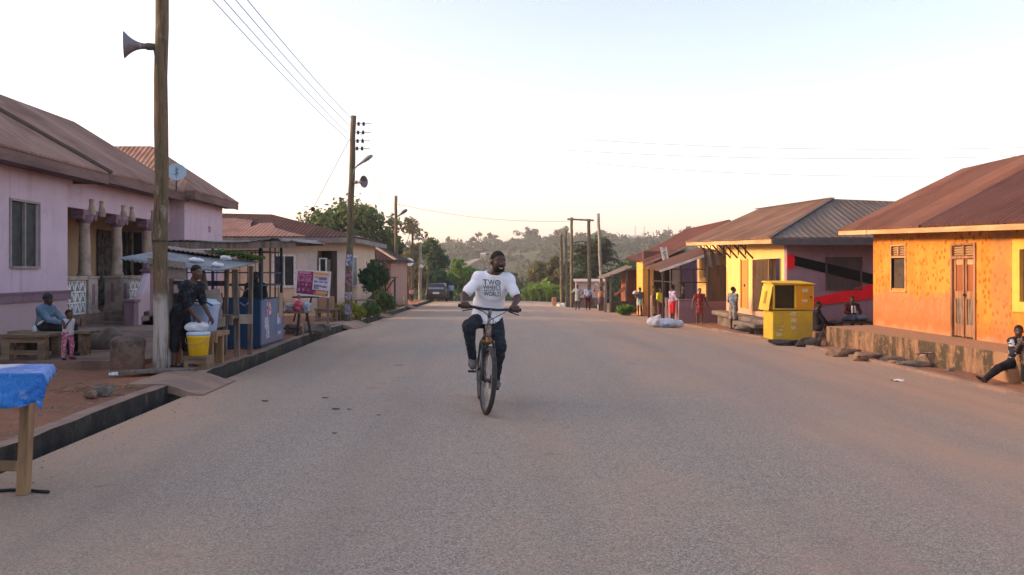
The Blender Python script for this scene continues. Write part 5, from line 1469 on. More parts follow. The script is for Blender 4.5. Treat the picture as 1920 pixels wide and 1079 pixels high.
tag(s.build("plastic_bag", M("blue_grey_plastic", (.22, .33, .52), .35, .3, 6, (.36, .44, .58), .3, 18, spec=.5), loc=(-5.1, 12.5, .66)), "crumpled blue plastic bag beside the lidded tub", "plastic bag")
m = MB(); m.lathe((-5.22, 11.98, .11), (0, 0, 1), [(0, .1), (.01, .105), (.30, .115), (.31, .10)], 20); tag(m.build("white_pail", M("dull_white_plastic", (.50, .50, .52), .5, .15), None, True, loc=(-5.22, 11.98, .11)), "plain white pail half hidden behind the whitewashed pole", "pail")

# ================================================================== tin roof stall
ST = thing("market_stall", (-5.3, 13.4, .12), "ramshackle timber stall under a bent zinc sheet roof", "market stall")
m = MB()
def tin(u, v, dz=0.0):
    x = -6.15 + 1.62 * u + .05 * v; y = 12.45 + 1.85 * v
    z = (1.79 - .20 * u) + (.19 - .03 * u) * v + .011 * math.sin(u * 1.62 / .076 * 2 * math.pi) - .05 * math.sin(math.pi * u) * (1 - v) * .6 + dz
    return (x, y, z)
m.grid(lambda u, v: tin(u, v), 190, 4)
m.build("roof", M("bluish_zinc", (.23, .25, .265), .5, .35, 2.5, (.15, .14, .135), .15, 20, metal=.35), ST, True, solid=.006)
m = MB(); m.grid(lambda u, v: (-6.32 + 1.2 * u, 13.9 + .65 * v, 2.02 - .16 * u + .012 * math.sin(u * 90) + .03 * v), 100, 3); m.build("loose_sheet", M("rusty_zinc", (.30, .25, .22), .6, .4, 3, (.22, .13, .09), .2, 20, metal=.2), ST, True, solid=.006)
m = MB(); m.slab([(-5.7, 12.5, 1.80), (-5.1, 12.5, 1.73), (-5.1, 12.53, 1.45), (-5.65, 12.53, 1.5)], (0, .02, 0)); m.build("fascia_board", M("bleached_board", (.33, .27, .22), .9, .3, 4, None, .4, 20), ST)
for (x, y, xt, yt, zt, w) in ((-4.78, 13.05, -5.02, 12.95, 1.60, .075), (-4.70, 13.70, -4.74, 13.70, 1.62, .08), (-4.62, 14.1, -4.60, 14.1, 1.68, .07), (-6.05, 14.2, -6.05, 14.2, 1.95, .07), (-5.1, 14.2, -5.05, 14.2, 1.80, .06)):
    m = MB(); m.beam((x, y, .1), (xt, yt, zt), w, w); m.build("post", WOODG, ST)
m = MB(); m.box(-5.3, -4.62, 13.2, 13.95, .80, .84); m.box(-5.3, -4.60, 13.17, 13.2, .70, .86); m.build("counter", WOODG, ST)
m = MB(); m.box(-6.0, -5.15, 14.2, 14.24, .3, 1.2); m.box(-6.0, -5.1, 14.18, 14.2, 1.35, 1.42); m.build("back_board", WOODD, ST)
rs2 = np.random.RandomState(11)
m = MB(); pts = [(-4.965, .80), (-4.70, .80), (-4.68, .92), (-4.705, 1.0), (-4.675, 1.1), (-4.70, 1.18), (-4.72, 1.30), (-4.80, 1.31), (-4.88, 1.28), (-4.955, 1.29)]
m.slab([(x, 12.92, z) for x, z in pts], (0, .018, 0)); m.build("torn_board", M("torn_pale_board", (.40, .335, .275), .9, .25, 4, (.30, .24, .19), .4, 18), ST)
m = MB(); m.slab([(-4.86, 12.9, .66), (-4.63, 12.9, .70), (-4.63, 12.9, .86), (-4.82, 12.9, .80)], (0, .02, 0)); m.build("patch_board", M("torn_pale_board", (.4, .3, .2)), ST)
m = MB(); m.slab([(-4.60, 13.5, .70), (-4.40, 13.55, .70), (-4.40, 13.55, .86), (-4.60, 13.5, .86)], (0, .02, 0)); m.build("patch_board", M("torn_pale_board", (.4, .3, .2)), ST)
m = MB()
for z in (1.30, 1.05): m.tube([(-4.66, 13.72, z), (-4.55, 13.6, z - .05), (-4.47, 13.55, z)], .012, 6)
m.build("hook_loop", FRAME, ST)
# vegetables and dark bundle in the stall
VV, FF = leaf_cloud([np.array((-5.0, 12.98, 1.08)), np.array((-4.92, 13.05, 1.13))], [np.array((.17, .12, .09)), np.array((.13, .1, .07))], 120, .045, np.random.RandomState(3), shell=.3)
tag(link_mesh("leafy_greens", VV, FF.tolist(), LEAF_G, loc=(-4.95, 13, 1.0)), "bunch of leafy greens piled on the stall behind the woman", "vegetables")
s = SDF((-5.35, 12.82, .8), (-4.6, 13.35, 1.12), .015); s.ell((-5.0, 13.08, .93), (.22, .17, .12), .05); s.noise(.01, .15, 4)
tag(s.build("cloth_bundle", M("slate_cloth", (.13, .15, .18), .9, .35, 6, (.22, .24, .27), .4, 16), loc=(-5, 13.1, .84)), "slate grey cloth bundle under the leafy greens", "bundle")
m = MB()
VV, FF = leaf_cloud([np.array((-5.15, 14.1, 1.93)), np.array((-4.85, 14.1, 1.90)), np.array((-4.6, 14.15, 1.83))], [np.array((.24, .2, .03))] * 3, 130, .045, np.random.RandomState(9), shell=.1)
tag(link_mesh("grass_bundle", VV, FF.tolist(), LEAF_A, loc=(-4.9, 14.1, 1.85)), "cut green grass drying on the zinc stall roof", "grass bundle")
for i, (x, y, sx) in enumerate(((-5.23, 13.2, .09), (-4.78, 12.9, .07), (-5.0, 13.9, .07))):
    z = tin((x + 6.15) / 1.62, (y - 12.45) / 1.85)[2]
    s = SDF((x - .25, y - .2, z - .05), (x + .25, y + .2, z + .16), .012); s.ell((x, y, z + .035), (sx, .08, .045), .02); s.ell((x + .08, y + .02, z + .03), (sx * .6, .06, .035), .03); s.noise(.006, .08, i)
    tag(s.build("plastic_rag", M("white_plastic", (.6, .6, .6)), loc=(x, y, z)), ["larger crumpled white rag on the middle of the zinc stall roof", "small white rag near the low front edge of the zinc roof", "crumpled white rag at the back of the zinc stall roof"][i], "rag", "rags weighing on the stall roof")

# ================================================================== blue kiosk
KB = thing("blue_kiosk", (-5.7, 16.4, .12), "blue metal kiosk with pasted papers under a warped sheet roof", "kiosk")
BLUE = M("deep_blue_paint", (0.005, 0.042, 0.125), .5, .3, 2, (0.009, 0.048, 0.11), .15, 14, spec=.4)
k = N("blue_side_paint"); a = k.noise(2.5, 5, .65, stretch=(1, 1, .4))
c = k.mix(k.ramp(a, .35, .65), (0.085, 0.130, 0.240), (0.130, 0.165, 0.255)); c = k.mix(k.ramp(k.xyz(2), .0, .35, .5, 0), c, (.20, .16, .14))
BLUES = k.done(c, .6, a, .2)
x0, x1, ya, yb = -6.45, -4.92, 15.72, 17.2
m = MB(); m.box(x0, x1 - .03, ya, ya + .03, .14, 1.03); m.box(x0, x1 - .03, ya - .015, ya, .98, 1.05); m.build("front_panel", BLUE, KB)
m = MB(); m.box(x1 - .03, x1, ya, yb, .14, 1.03); m.build("side_panel", BLUES, KB)
m = MB(); m.box(x0, x0 + .03, ya, yb, .14, 1.03); m.box(x0, x1, yb, yb + .03, .14, 1.03); m.build("back_panel", BLUE, KB)
m = MB(); m.box(x0 + .03, x1 - .03, ya + .03, ya + .4, 1.0, 1.03); m.box(x0, x1, ya, yb + .03, .08, .14); m.build("counter", BLUE, KB)
STEEL = M("blue_steel", (0.008, 0.035, 0.075), .5, .3, 5, spec=.4)
for (x, y, w) in ((x1 - .03, ya + .03, .06), (x0 + .03, ya + .03, .05), (x1 - .03, yb - .03, .05), (x0 + .03, yb - .03, .05)):
    m = MB(); m.box(x - w / 2, x + w / 2, y - w / 2, y + w / 2, 1.0, 2.12); m.build("post", STEEL, KB)
m = MB()
for y in (16.35, 16.7): m.box(x1 - .04, x1 - .015, y, y + .025, 1.03, 2.08)
for z in (1.55, 1.30, 1.98): m.box(x0, x1, ya + .01, ya + .035, z, z + .025); m.box(x1 - .04, x1 - .02, ya, yb, z - .003, z + .02); m.box(x0, x1, yb - .02, yb + .005, z, z + .025)
for i in range(9): xx = x0 + .1 + i * .165; m.box(xx, xx + .012, yb - .012, yb + .0, 1.03, 2.05)
m.build("grille", STEEL, KB)
m = MB()
def kr(u, v, d=0):
    x = -6.75 + 2.72 * u; y = 15.05 + 2.5 * v
    z = 2.14 + .03 * u + .10 * v + .03 * math.sin(u * 9) * (1 - v) + .06 * smooth(.75, .95, u) * math.sin(u * 40) * (1 - v) - .10 * smooth(.9, 1, u) + .008 * math.sin(u * 140)
    return (x, y, z + d)
m.grid(lambda u, v: kr(u, v), 120, 6); m.build("roof", M("warped_sheet", (.22, .205, .19), .6, .4, 2, (.12, .10, .09), .2, 20, metal=.2), KB, True, solid=.008)
m = MB(); m.beam((-6.7, 15.1, 2.07), (-4.1, 15.12, 2.10), .05, .13); m.beam((-6.7, 17.4, 2.16), (-4.1, 17.4, 2.2), .05, .1)
for x in (-6.5, -5.6, -4.5): m.beam((x, 15.1, 2.10), (x, 17.5, 2.2), .05, .07)
m.build("roof_frame", WOODG, KB)
PAP = [M("pasted_paper", (.48, .50, .56), .85, .3, 8, (.32, .34, .42), .1), M("faded_print", (.55, .55, .60), .85, .5, 14, (.22, .22, .30), .1, thresh=(.48, .54)), M("red_print", (.52, .46, .50), .85, .5, 12, (.42, .05, .06), .1, thresh=(.50, .55))]
for i, (y0_, y1_, z0_, z1_, t) in enumerate(((16.05, 16.35, .70, .98, 2), (15.9, 16.2, .42, .68, 1), (16.0, 16.22, .24, .44, 1), (16.75, 17.0, .48, .72, 0), (16.8, 17.02, .26, .34, 0))):
    m = MB(); m.slab([(x1 + .001, y0_, z0_), (x1 + .001, y1_, z0_ + .02), (x1 + .001, y1_ - .02, z1_), (x1 + .001, y0_ + .015, z1_ - .01)], (.003, 0, 0)); m.build("paper_notice", PAP[t], KB)
m = MB(); m.slab([(x1 + .001, 16.85, .62), (x1 + .001, 17.15, .62), (x1 + .001, 17.15, 1.12), (x1 + .001, 16.9, 1.14)], (.01, 0, 0)); m.build("cardboard_patch", M("cardboard", (.36, .24, .14), .9, .2), KB)

# ================================================================== printed banner, tables and goods beyond the kiosk
BT = [W(556, 505, 20.5), W(621, 510, 20.5), W(617, 559, 20.5), W(552, 552, 20.5)]
BN = thing("printed_banner", (BT[3] + BT[2]) / 2, "white framed printed banner with pink portraits and orange headings on a frame", "banner")
m = MB(); m.slab(BT, (0, .02, 0)); m.build("sheet", WHITE, BN)
def bp(u, v, off=.002):
    a = BT[0] + (BT[1] - BT[0]) * u; b = BT[3] + (BT[2] - BT[3]) * u
    return a + (b - a) * v + Vector((0, -off, 0))
BC = {'r': M("print_maroon", (.22, .025, .085), .7, .3, 6, (.32, .05, .14), 0), 'p': M("print_pink", (.62, .22, .36), .7, .4, 9, (.36, .08, .18), 0), 'o': M("print_orange", (.70, .32, .10), .7, .3, 8, (.6, .4, .2), 0), 'k': M("print_navy", (.10, .08, .20), .7, .3, 6, (.2, .16, .34), 0), 's': M("print_skin", (.28, .13, .10), .7, .3, 6, (.18, .07, .06), 0), 'w': M("print_white", (.62, .58, .64), .7, .1, 6, bump=0)}
def bpatch(c, u0, v0, u1, v1, off=.004):
    m_ = MB(); m_.quad(bp(u0, v0, off), bp(u0, v1, off), bp(u1, v1, off), bp(u1, v0, off)); return m_.build("print_panel", BC[c], BN)
bpatch('r', .05, .05, .50, .95, .003); bpatch('w', .50, .05, .95, .74, .003); bpatch('r', .50, .74, .95, .95, .003)
bpatch('o', .52, .06, .94, .18); bpatch('o', .60, .77, .93, .87); bpatch('p', .06, .06, .42, .16); bpatch('p', .07, .19, .46, .46)
def bdisc(c, u, v, ru, rv, off):
    m_ = MB(); m_.quad(*[bp(u + ru * math.cos(t), v - rv * math.sin(t), off) for t in [2 * math.pi * i / 16 for i in range(16)]]); return m_.build("portrait", BC[c], BN)
for i, (u, v, s_) in enumerate(((.15, .33, 1.1), (.28, .31, 1.2), (.41, .34, 1.1), (.12, .58, .8), (.22, .57, .8), (.32, .58, .8), (.42, .57, .8), (.12, .80, 1.0), (.25, .79, 1.0), (.38, .80, 1.0))):
    bdisc('k' if i % 2 else 'r', u, v - .02, .050 * s_, .085 * s_, .006 + i * .0001); bdisc('p' if i % 3 else 's', u, v, .034 * s_, .062 * s_, .0085 + i * .0001); 
for i, (u0, u1, v, c) in enumerate(((.53, .92, .25, 'p'), (.66, .92, .31, 'k'), (.54, .64, .42, 'k'), (.68, .80, .42, 'k'), (.83, .92, .42, 'k'), (.54, .74, .58, 'k'), (.76, .92, .60, 'k'), (.54, .70, .67, 'k'), (.55, .9, .90, 'o'))):
    m_ = MB(); uu = u0
    while uu < u1 - .012:
        w = .014 + .016 * rng.random(); hh = .028 + .02 * rng.random()
        m_.quad(bp(uu, v - hh, .006), bp(uu, v + hh, .006), bp(uu + w, v + hh, .006), bp(uu + w, v - hh, .006)); uu += w + .008
    m_.build("print_lines", BC[c], BN)
for (u,) in ((.08,), (.92,)):
    p = bp(u, .5); m = MB(); m.beam((p.x, 20.55, .05), (p.x, 20.55, p.z + .3), .05, .05); m.build("post", WOODG, BN)

T3 = thing("vendor_table", (-5.1, 18.4, .12), "dark splay legged vendor table carrying bagged goods before the banner", "table")
m = MB(); m.box(-5.75, -4.72, 18.2, 18.8, .63, .67); m.build("top", WOODG, T3)
for (x, y, dx) in ((-5.65, 18.25, -.08), (-4.85, 18.25, -.06), (-4.80, 18.7, .10), (-5.65, 18.7, 0)):
    m = MB(); m.beam((x + dx, y, .1), (x, y, .63), .05, .05); m.build("leg", WOODD, T3)
m = MB(); m.beam((-5.7, 18.24, .3), (-4.85, 18.24, .28), .03, .05); m.build("rail", WOODD, T3)
def sack(name, c, r, mat, label, cat, seed=1, group=None, cell=.018, amp=.012):
    c, r = Vector(c), Vector(r)
    s_ = SDF(c - r * 1.5 - Vector((.04, .04, .04)), c + r * 1.6 + Vector((.04, .04, .04)), cell)
    s_.ell(c, r, .03); s_.ell(c + Vector((r.x * .25, 0, r.z * .5)), r * .6, r.z * .4); s_.ell(c + Vector((-r.x * .3, 0, -r.z * .2)), r * .75, r.z * .4)
    s_.noise(amp, r.x * .9, seed); s_.cut((0, 0, c.z - r.z * .96), (0, 0, -1))
    return tag(s_.build(name, mat, loc=c), label, cat, group)
sack("goods_bag", (-4.92, 18.4, .80), (.11, .1, .14), M("pink_plastic", (.62, .10, .16), .4, .2, 6, bump=.2, bscale=16, spec=.5), "bright pink bag of goods on the dark vendor table", "bag", 2)
sack("goods_bag", (-4.75, 18.45, .77), (.10, .1, .12), M("ice_blue_plastic", (.36, .43, .55), .4, .2, 6, bump=.2, bscale=16, spec=.5), "ice blue bag of goods at the vendor table's end", "bag", 3)
sack("goods_bag", (-5.10, 18.4, .76), (.10, .09, .10), M("grey_plastic", (.33, .32, .36), .5, .2, 6, bump=.2, bscale=16), "grey bag of goods next to the pink one", "bag", 4)
sack("goods_bag", (-5.45, 18.5, .80), (.20, .15, .14), M("black_plastic", (.035, .033, .04), .4, .2, 6, bump=.2, bscale=16), "large black bag at the kiosk end of the vendor table", "bag", 5)
STONEG = M("grey_boulder", (.20, .17, .14), .95, .35, 5, (.09, .08, .07), .6, 16)
def rock(c, r, mat, label, seed, name="boulder", cat="rock", group="stones on the verges", cell=.03):
    """Broken stone: hull of random points in a rough block, edges worn, faces roughened."""
    import bmesh
    c, r = Vector(c), Vector(r); q = np.random.RandomState(seed); bm = bmesh.new()
    rz = q.uniform(-.35, .35); cz, sz_ = math.cos(rz), math.sin(rz)
    for i in range(22):
        p = q.uniform(-1, 1, 3); k_ = np.abs(p).max(); p = p / k_ * q.uniform(.78, 1.0); p[2] *= 1 - .35 * abs(p[0]) * q.rand()
        x, y = p[0] * r.x, p[1] * r.y; bm.verts.new((x * cz - y * sz_, x * sz_ + y * cz, p[2] * r.z))
    res = bmesh.ops.convex_hull(bm, input=bm.verts)
    bmesh.ops.delete(bm, geom=[g for g in res['geom_interior'] if isinstance(g, bmesh.types.BMVert)], context='VERTS')
    bmesh.ops.bevel(bm, geom=bm.edges[:], offset=min(r) * .10, segments=2, affect='EDGES')
    bmesh.ops.triangulate(bm, faces=bm.faces[:])
    bmesh.ops.subdivide_edges(bm, edges=bm.edges[:], cuts=2, use_grid_fill=True)
    for v in bm.verts: v.co += v.normal * min(r) * (.05 * math.sin(v.co.x * 23 / max(r) + seed) + .05 * math.sin(v.co.y * 31 / max(r) + v.co.z * 27 / max(r)) + q.normal() * .012)
    me = bpy.data.meshes.new(name); bm.to_mesh(me); bm.free(); me.materials.append(mat)
    o = bpy.data.objects.new(name, me); COL.objects.link(o); o.location = c
    return tag(o, label, cat, group)
rock((-5.1, 18.75, .22), (.24, .2, .16), STONEG, "rounded dark boulder under the vendor table", 2)
rock((-4.72, 19.4, .20), (.36, .25, .15), STONEG, "broad grey boulder between vendor table and kerb", 3)
T4 = low_table(thing("vendor_bench", (-5.9, 25.5, -.02), "low pale vendor bench with a brown carton left of the pole with posters", "bench"), -6.2, -5.5, 25.2, 25.7, -.04, .42, WOODT, .07)
m = MB(); m.box(-6.1, -5.68, 25.25, 25.6, .42, .80); m.box(-6.1, -5.68, 25.24, 25.25, .60, .64); tag(m.build("brown_carton", M("carton", (.36, .20, .12), .9, .2, 4), None, bevel=.006, loc=(-5.9, 25.4, .42)), "brown carton standing on the low vendor bench", "carton")
T5 = thing("trestle_table", (-6.9, 26.5, -.1), "dark trestle table half hidden behind the banner", "table")
m = MB(); m.box(-7.2, -6.2, 26.2, 26.8, .72, .77); m.build("top", WOODD, T5)
for x in (-7.1, -6.7, -6.35):
    m = MB(); m.beam((x - .1, 26.3, -.15), (x + .08, 26.4, .72), .05, .05); m.build("leg", WOODD, T5)
sack("kitchen_pot", (-7.9, 24, .55), (.3, .25, .38), IRON, "dark covered cooking stand behind the blue kiosk", "cooking stand", 8)
# plants along the verge
bush("flower_bush", (-5.62, 26.2, -.02), (.32, .3, .62), LEAF_Y, 21, "yellow flowering bush left of the pole with posters", group="plants along the verge", n=8, per=110, leaf=.05)
bush("flower_bush", (-5.05, 26.4, -.05), (.26, .25, .60), LEAF_Y, 22, "thin yellow flowering bush right of the pole with posters", group="plants along the verge", n=6, per=90, leaf=.05)
bush("leafy_bush", (-5.25, 28.6, -.08), (.40, .7, .5), LEAF_A, 24, "low sprawling green bush behind the flowering bushes", group="plants along the verge", n=9, per=120, leaf=.06)
bush("leafy_bush", (-5.42, 33.2, -.15), (.62, 1.2, .95), LEAF_A, 25, "largest green bush spilling over the verge before the wooden rack", group="plants along the verge", n=14, per=170, leaf=.07)
bush("leafy_bush", (-5.15, 30.2, -.12), (.30, .5, .35), LEAF_G, 26, "small bright weed clump at the drain edge", group="plants along the verge", n=6, per=100, leaf=.05)
tree("small_tree", (-5.95, 34.5, -.25), 2.25, .62, LEAF_D, 31, "slim dark leaved young tree in front of the pink house", nclump=16, per=130, leaf=.085, trunk_r=.045, crown_from=.42, flat=1.2)
T6 = thing("wooden_rack", (-6.0, 38, -.35), "grey pole rack with crossed struts beside the young tree", "rack")
m = MB(); m.box(-6.5, -5.45, 37.7, 38.3, 1.28, 1.34); m.build("shelf", WOODG, T6)
m = MB(); m.box(-6.2, -5.55, 37.8, 38.3, .33, .42); m.build("shelf", WOODG, T6)
for x in (-6.4, -6.0, -5.55):
    m = MB(); m.beam((x, 37.9, -.5), (x, 37.9, 1.28), .07, .07); m.build("post", WOODD, T6)
m = MB(); m.beam((-6.1, 37.8, .45), (-5.6, 37.8, 1.2), .06, .06); m.build("brace", WOODD, T6)
T7 = thing("plank_bench", (-5.5, 29.5, -.1), "weathered plank bench among the verge plants", "bench")
m = MB(); m.box(-5.85, -5.15, 29.3, 29.7, .52, .56); m.build("seat", WOODG, T7)
for x in (-5.75, -5.25):
    m = MB(); m.beam((x, 29.5, -.15), (x, 29.5, .52), .06, .06); m.build("leg", WOODG, T7)
# folded yellow umbrella on its stand, stack below
U = thing("folded_umbrella", (-6.72, 48, -.55), "folded yellow parasol standing in a pale drum by the roadside", "parasol")
m = MB(); n = 10
prof = [(.35, .06), (.42, .27), (.55, .255), (1.0, .17), (1.5, .07), (1.72, .02)]
m.lathe((-6.72, 48, -.55), (0, 0, 1), prof, 12); m.build("canopy", M("yellow_canvas", (.72, .56, .03), .8, .25, 3, (.58, .42, .02), .4, 10), U)
m = MB(); m.lathe((-6.72, 48, -.6), (0, 0, 1), [(0, .24), (.02, .26), (.38, .26), (.40, .24)], 14); m.build("drum", M("pale_drum", (.42, .37, .22), .8, .3, 3), U, True)

# ================================================================== the parked car
CY = 64.0
CARP = M("dark_red_car_paint", (.012, .011, .014), .28, .2, 2, bump=0, spec=.6)
CAR = thing("parked_car", (-6.1, CY, -.82), "dark maroon hatchback parked at the crest seen from behind", "car")
cx, cz = -6.08, fall(64) - .01
def car_sec(m, secs, x):
    n = len(secs[0][1])
    V = [(cx + p[0], CY + y, cz + p[1]) for y, prof in secs for p in prof]
    F = [(i*n+k_, i*n+(k_+1)%n, (i+1)*n+(k_+1)%n, (i+1)*n+k_) for i in range(len(secs) - 1) for k_ in range(n)] + [tuple(range(n))[::-1], tuple((len(secs)-1)*n+k_ for k_ in range(n))]
    m.add(V, F)
def ring(w, z0, z1, wt):
    return [(-w * .9, z0), (w * .9, z0), (w, z0 + .15), (w * 1.0, z0 + (z1 - z0) * .6), (wt, z1), (-wt, z1), (-w * 1.0, z0 + (z1 - z0) * .6), (-w, z0 + .15)]
m = MB(); car_sec(m, [(0, ring(.78, .28, .82, .74)), (.06, ring(.83, .24, .95, .76)), (.5, ring(.85, .2, 1.0, .78)), (3.0, ring(.85, .2, .96, .78)), (4.0, ring(.83, .22, .82, .72)), (4.25, ring(.74, .28, .66, .62))], 0); body = m.build("body", CARP, CAR, True, bevel=.02)
m = MB(); car_sec(m, [(.05, [(-.74, .93), (.74, .93), (.74, .96), (.72, .98), (-.72, .98), (-.74, .96)]), (.42, [(-.77, .95), (.77, .95), (.66, 1.36), (.58, 1.41), (-.58, 1.41), (-.66, 1.36)]), (1.9, [(-.77, .95), (.77, .95), (.66, 1.40), (.58, 1.45), (-.58, 1.45), (-.66, 1.40)]), (3.0, [(-.74, .93), (.74, .93), (.70, .96), (.66, .98), (-.66, .98), (-.70, .96)])], 0); m.build("cabin", CARP, CAR, True)
m = MB(); f = lambda u, v: (cx + (u - .5) * (1.32 - .22 * v), CY + .045 + .33 * v, cz + .99 + .35 * v); m.quad(f(0, 0), f(1, 0), f(1, 1), f(0, 1)); m.build("rear_window", M("hazy_car_glass", (.16, .20, .22), .12, .2, 2, bump=0, spec=.8), CAR)
for s_ in (-1, 1):
    m = MB(); m.box(cx + s_ * .64 - .14, cx + s_ * .64 + .14, CY - .03, CY + .05, cz + .66, cz + .84); m.build("tail_light", M("tail_red", (.16, .012, .010), .25, .2, bump=0, spec=.6), CAR, bevel=.015)
    for wy in (.75, 3.35):
        m = MB(); m.lathe((cx + s_ * .80 - .1, CY + wy, cz + .30), (1, 0, 0), [(0, .2), (.02, .29), (.05, .31), (.15, .31), (.18, .29), (.2, .2)], 20); wh = m.build("wheel", M("tyre_rubber", (.018, .018, .018), .8, .2), CAR, True)
m = MB(); m.box(cx - .26, cx + .26, CY - .025, CY, cz + .62, cz + .76); m.build("number_plate", WHITE, CAR)
m = MB(); m.box(cx - .80, cx + .80, CY - .07, CY + .05, cz + .30, cz + .52); m.build("bumper", M("black_bumper", (.02, .02, .022), .6, .2), CAR, bevel=.03)

# ================================================================== yellow kiosk on the right
YP = M("kiosk_yellow", (0.72, 0.46, 0.025), .55, .28, 2.6, (0.55, 0.36, .04), .12, 12, spec=.35)
YP2 = M("kiosk_amber", (0.56, 0.285, 0.008), .5, .18, 2, (0.50, 0.24, .008), .12, 12, spec=.35)
YP3 = M("kiosk_olive_yellow", (0.52, 0.39, .022), .6, .32, 2.2, (.40, .31, .05), .12, 12, spec=.35)
YK = thing("yellow_kiosk", (7.35, 21.3, -.2), "yellow metal vending kiosk with a dark mesh hatch standing by the kerb", "kiosk")
kx0, kx1, ky0, ky1, kz = 6.80, 7.86, 20.85, 21.65, -.20
m = MB(); m.box(kx0, kx1 - .02, ky0, ky1, kz, kz + .765); m.build("lower_box", YP3, YK, bevel=.012)
m = MB(); m.box(kx0 - .004, kx0 - .001, ky0 + .03, ky1 - .03, kz + .02, kz + .75); m.build("side_panel", YP, YK)  # brighter yellow sheet puts sunlight on the left face into colour
z0, z1 = kz + .79, kz + 1.47
m = MB(); m.box(kx0, kx0 + .05, ky0 - .02, ky1, z0, z1); m.box(kx1 - .03, kx1, ky0 - .02, ky1, z0, z1); m.box(kx0 + .05, kx1 - .03, ky0 - .02, ky1, z1 - .04, z1); m.box(kx0 + .05, kx1 - .03, ky0 - .02, ky1, z0, z0 + .03); m.box(kx0 + .05, kx1 - .03, ky1 - .03, ky1, z0 + .03, z1 - .04); m.box(kx0 + .57, kx0 + .61, ky0 - .02, ky0 + .06, z0 + .03, z1 - .04)
m.build("upper_box", YP, YK, bevel=.008)
m = MB(); m.slab([(kx0 + .10, ky0 - .06, z1 + .005), (kx1 + .03, ky0 - .06, z1 - .02), (kx1 - .08, ky1, z1 + .05), (kx0 + .0, ky1, z1 + .05)], (0, 0, .02)); m.slab([(kx0 - .05, ky0 - .06, z1 + .005), (kx0 + .10, ky0 - .06, z1 + .005), (kx0 + 0.0, ky1, z1 + .05), (kx0 - .05, ky1, z1 + .03)], (0, 0, .02)); m.build("roof", YP, YK)
m = MB(); m.box(kx0 + .61, kx1 - .03, ky0 - .03, ky0 - .005, z0 + .03, z1 - .05); dr = m.build("door", YP2, YK, bevel=.006)
m = MB(); m.box(kx1 - .10, kx1 - .07, ky0 - .05, ky0 - .03, z0 + .30, z0 + .36); m.build("handle", IRON, dr)
m = MB()
for i in range(14): x = kx0 + .06 + i * .0395; m.box(x, x + .004, ky0 + .012, ky0 + .016, z0 + .03, z1 - .04)
for i in range(16): z = z0 + .05 + i * .0385; m.box(kx0 + .05, kx0 + .57, ky0 + .016, ky0 + .020, z, z + .004)
m.build("mesh_hatch", M("mesh_wire", (.13, .105, .03), .6, .2), YK)
m = MB(); m.box(kx0 + .06, kx1 - .04, ky0 + .35, ky0 + .40, z0 + .03, z1 - .04); m.build("inner_shade", M("kiosk_inside_shade", (.045, .032, .012), .9, .3), YK)  # dark sheet stands for the shade behind the hatch
m = MB(); m.slab([(kx0 - .02, ky0 - .02, z1 - .07), (kx0 - .02, ky1, z1 - .07), (kx0 - .13, ky1, z0 - .02), (kx0 - .13, ky0 - .02, z0 - .02)], (.012, 0, 0)); fl = m.build("side_flap", YP, YK)
m = MB(); m.slab([(kx0 - .055, ky0 + .3, z1 - .2), (kx0 - .055, ky0 + .48, z1 - .2), (kx0 - .11, ky0 + .48, z0 + .15), (kx0 - .11, ky0 + .3, z0 + .15)], (-.005, 0, 0)); m.build("stencil_mark", M("stencil_brown", (.36, .23, .02), .7, .2), fl)
STK = M("pale_sticker", (.58, .54, .36), .7, .25, 20, (.40, .36, .16), 0)
for (sx, sz, sw, sh) in ((.45, .64, .15, .10), (.47, .47, .15, .10), (.46, .28, .14, .09), (.09, .10, .14, .09), (.16, .25, .1, .03), (.20, .34, .08, .02)):
    m = MB(); m.box(kx0 + sx, kx0 + sx + sw, ky0 - .003, ky0, kz + sz, kz + sz + sh); m.build("sticker", STK, YK)
for (sx, sz, sw, sh) in ((.76, .46, .15, .09), (.75, .20, .14, .07)):
    m = MB(); m.box(kx0 + sx, kx0 + sx + sw, ky0 - .034, ky0 - .03, z0 + sz, z0 + sz + sh); m.build("sticker", STK, dr)
# stones, slabs and rubble on the right
RUB = M("rubble_stone", (.30, .20, .14), .95, .35, 4, (.18, .12, .09), .6, 16)
RUBO = M("ochre_block", (.44, .235, .12), .95, .25, 4, (.34, .17, .085), .6, 18)
BLK = M("black_sack", (.030, .026, .026), .8, .4, 5, (.07, .06, .055), .5, 14)
def gr(px, py, z=-.18):
    Y = 1500 * (CAMH - z) / (py - 510); return ((px - 960) / 1500 * Y, Y, z)
def place_rock(px, py, wpx, hpx, mat, label, seed, deep=.7, **kw):
    x, y, z = gr(px, py); s_ = y / 1500
    return rock((x, y + wpx * s_ * .5 * deep, z + hpx * s_ * .30), (wpx * s_ * .56, wpx * s_ * .5 * deep, hpx * s_ * .55), mat, label, seed, **kw)
place_rock(1475, 647, 55, 12, BLK, "dark crumpled bundle under the yellow kiosk's front edge", 11, .5, name="bundle", cat="bundle", group=None)
place_rock(1520, 650, 48, 20, BLK, "largest dark boulder at the yellow kiosk's corner", 12, .6)
place_rock(1408, 622, 52, 13, CONC, "flat broken concrete slab lying left of the yellow kiosk", 13, .7, name="slab", cat="concrete slab", group=None)
place_rock(1590, 668, 62, 20, RUB, "long flat stone against the platform's far corner", 14, .5)
place_rock(1638, 676, 70, 17, RUB, "second long flat stone below the orange house platform", 15, .5)
place_rock(1675, 680, 44, 12, STONEG, "thin grey stone slab next to the chips on the kerb", 16, .6)
place_rock(1722, 690, 58, 14, STONEG, "black edged flat stone in the middle of the rubble", 17, .6)
place_rock(1760, 690, 66, 34, RUB, "biggest sloping rubble stone leaning on the platform", 18, .6)
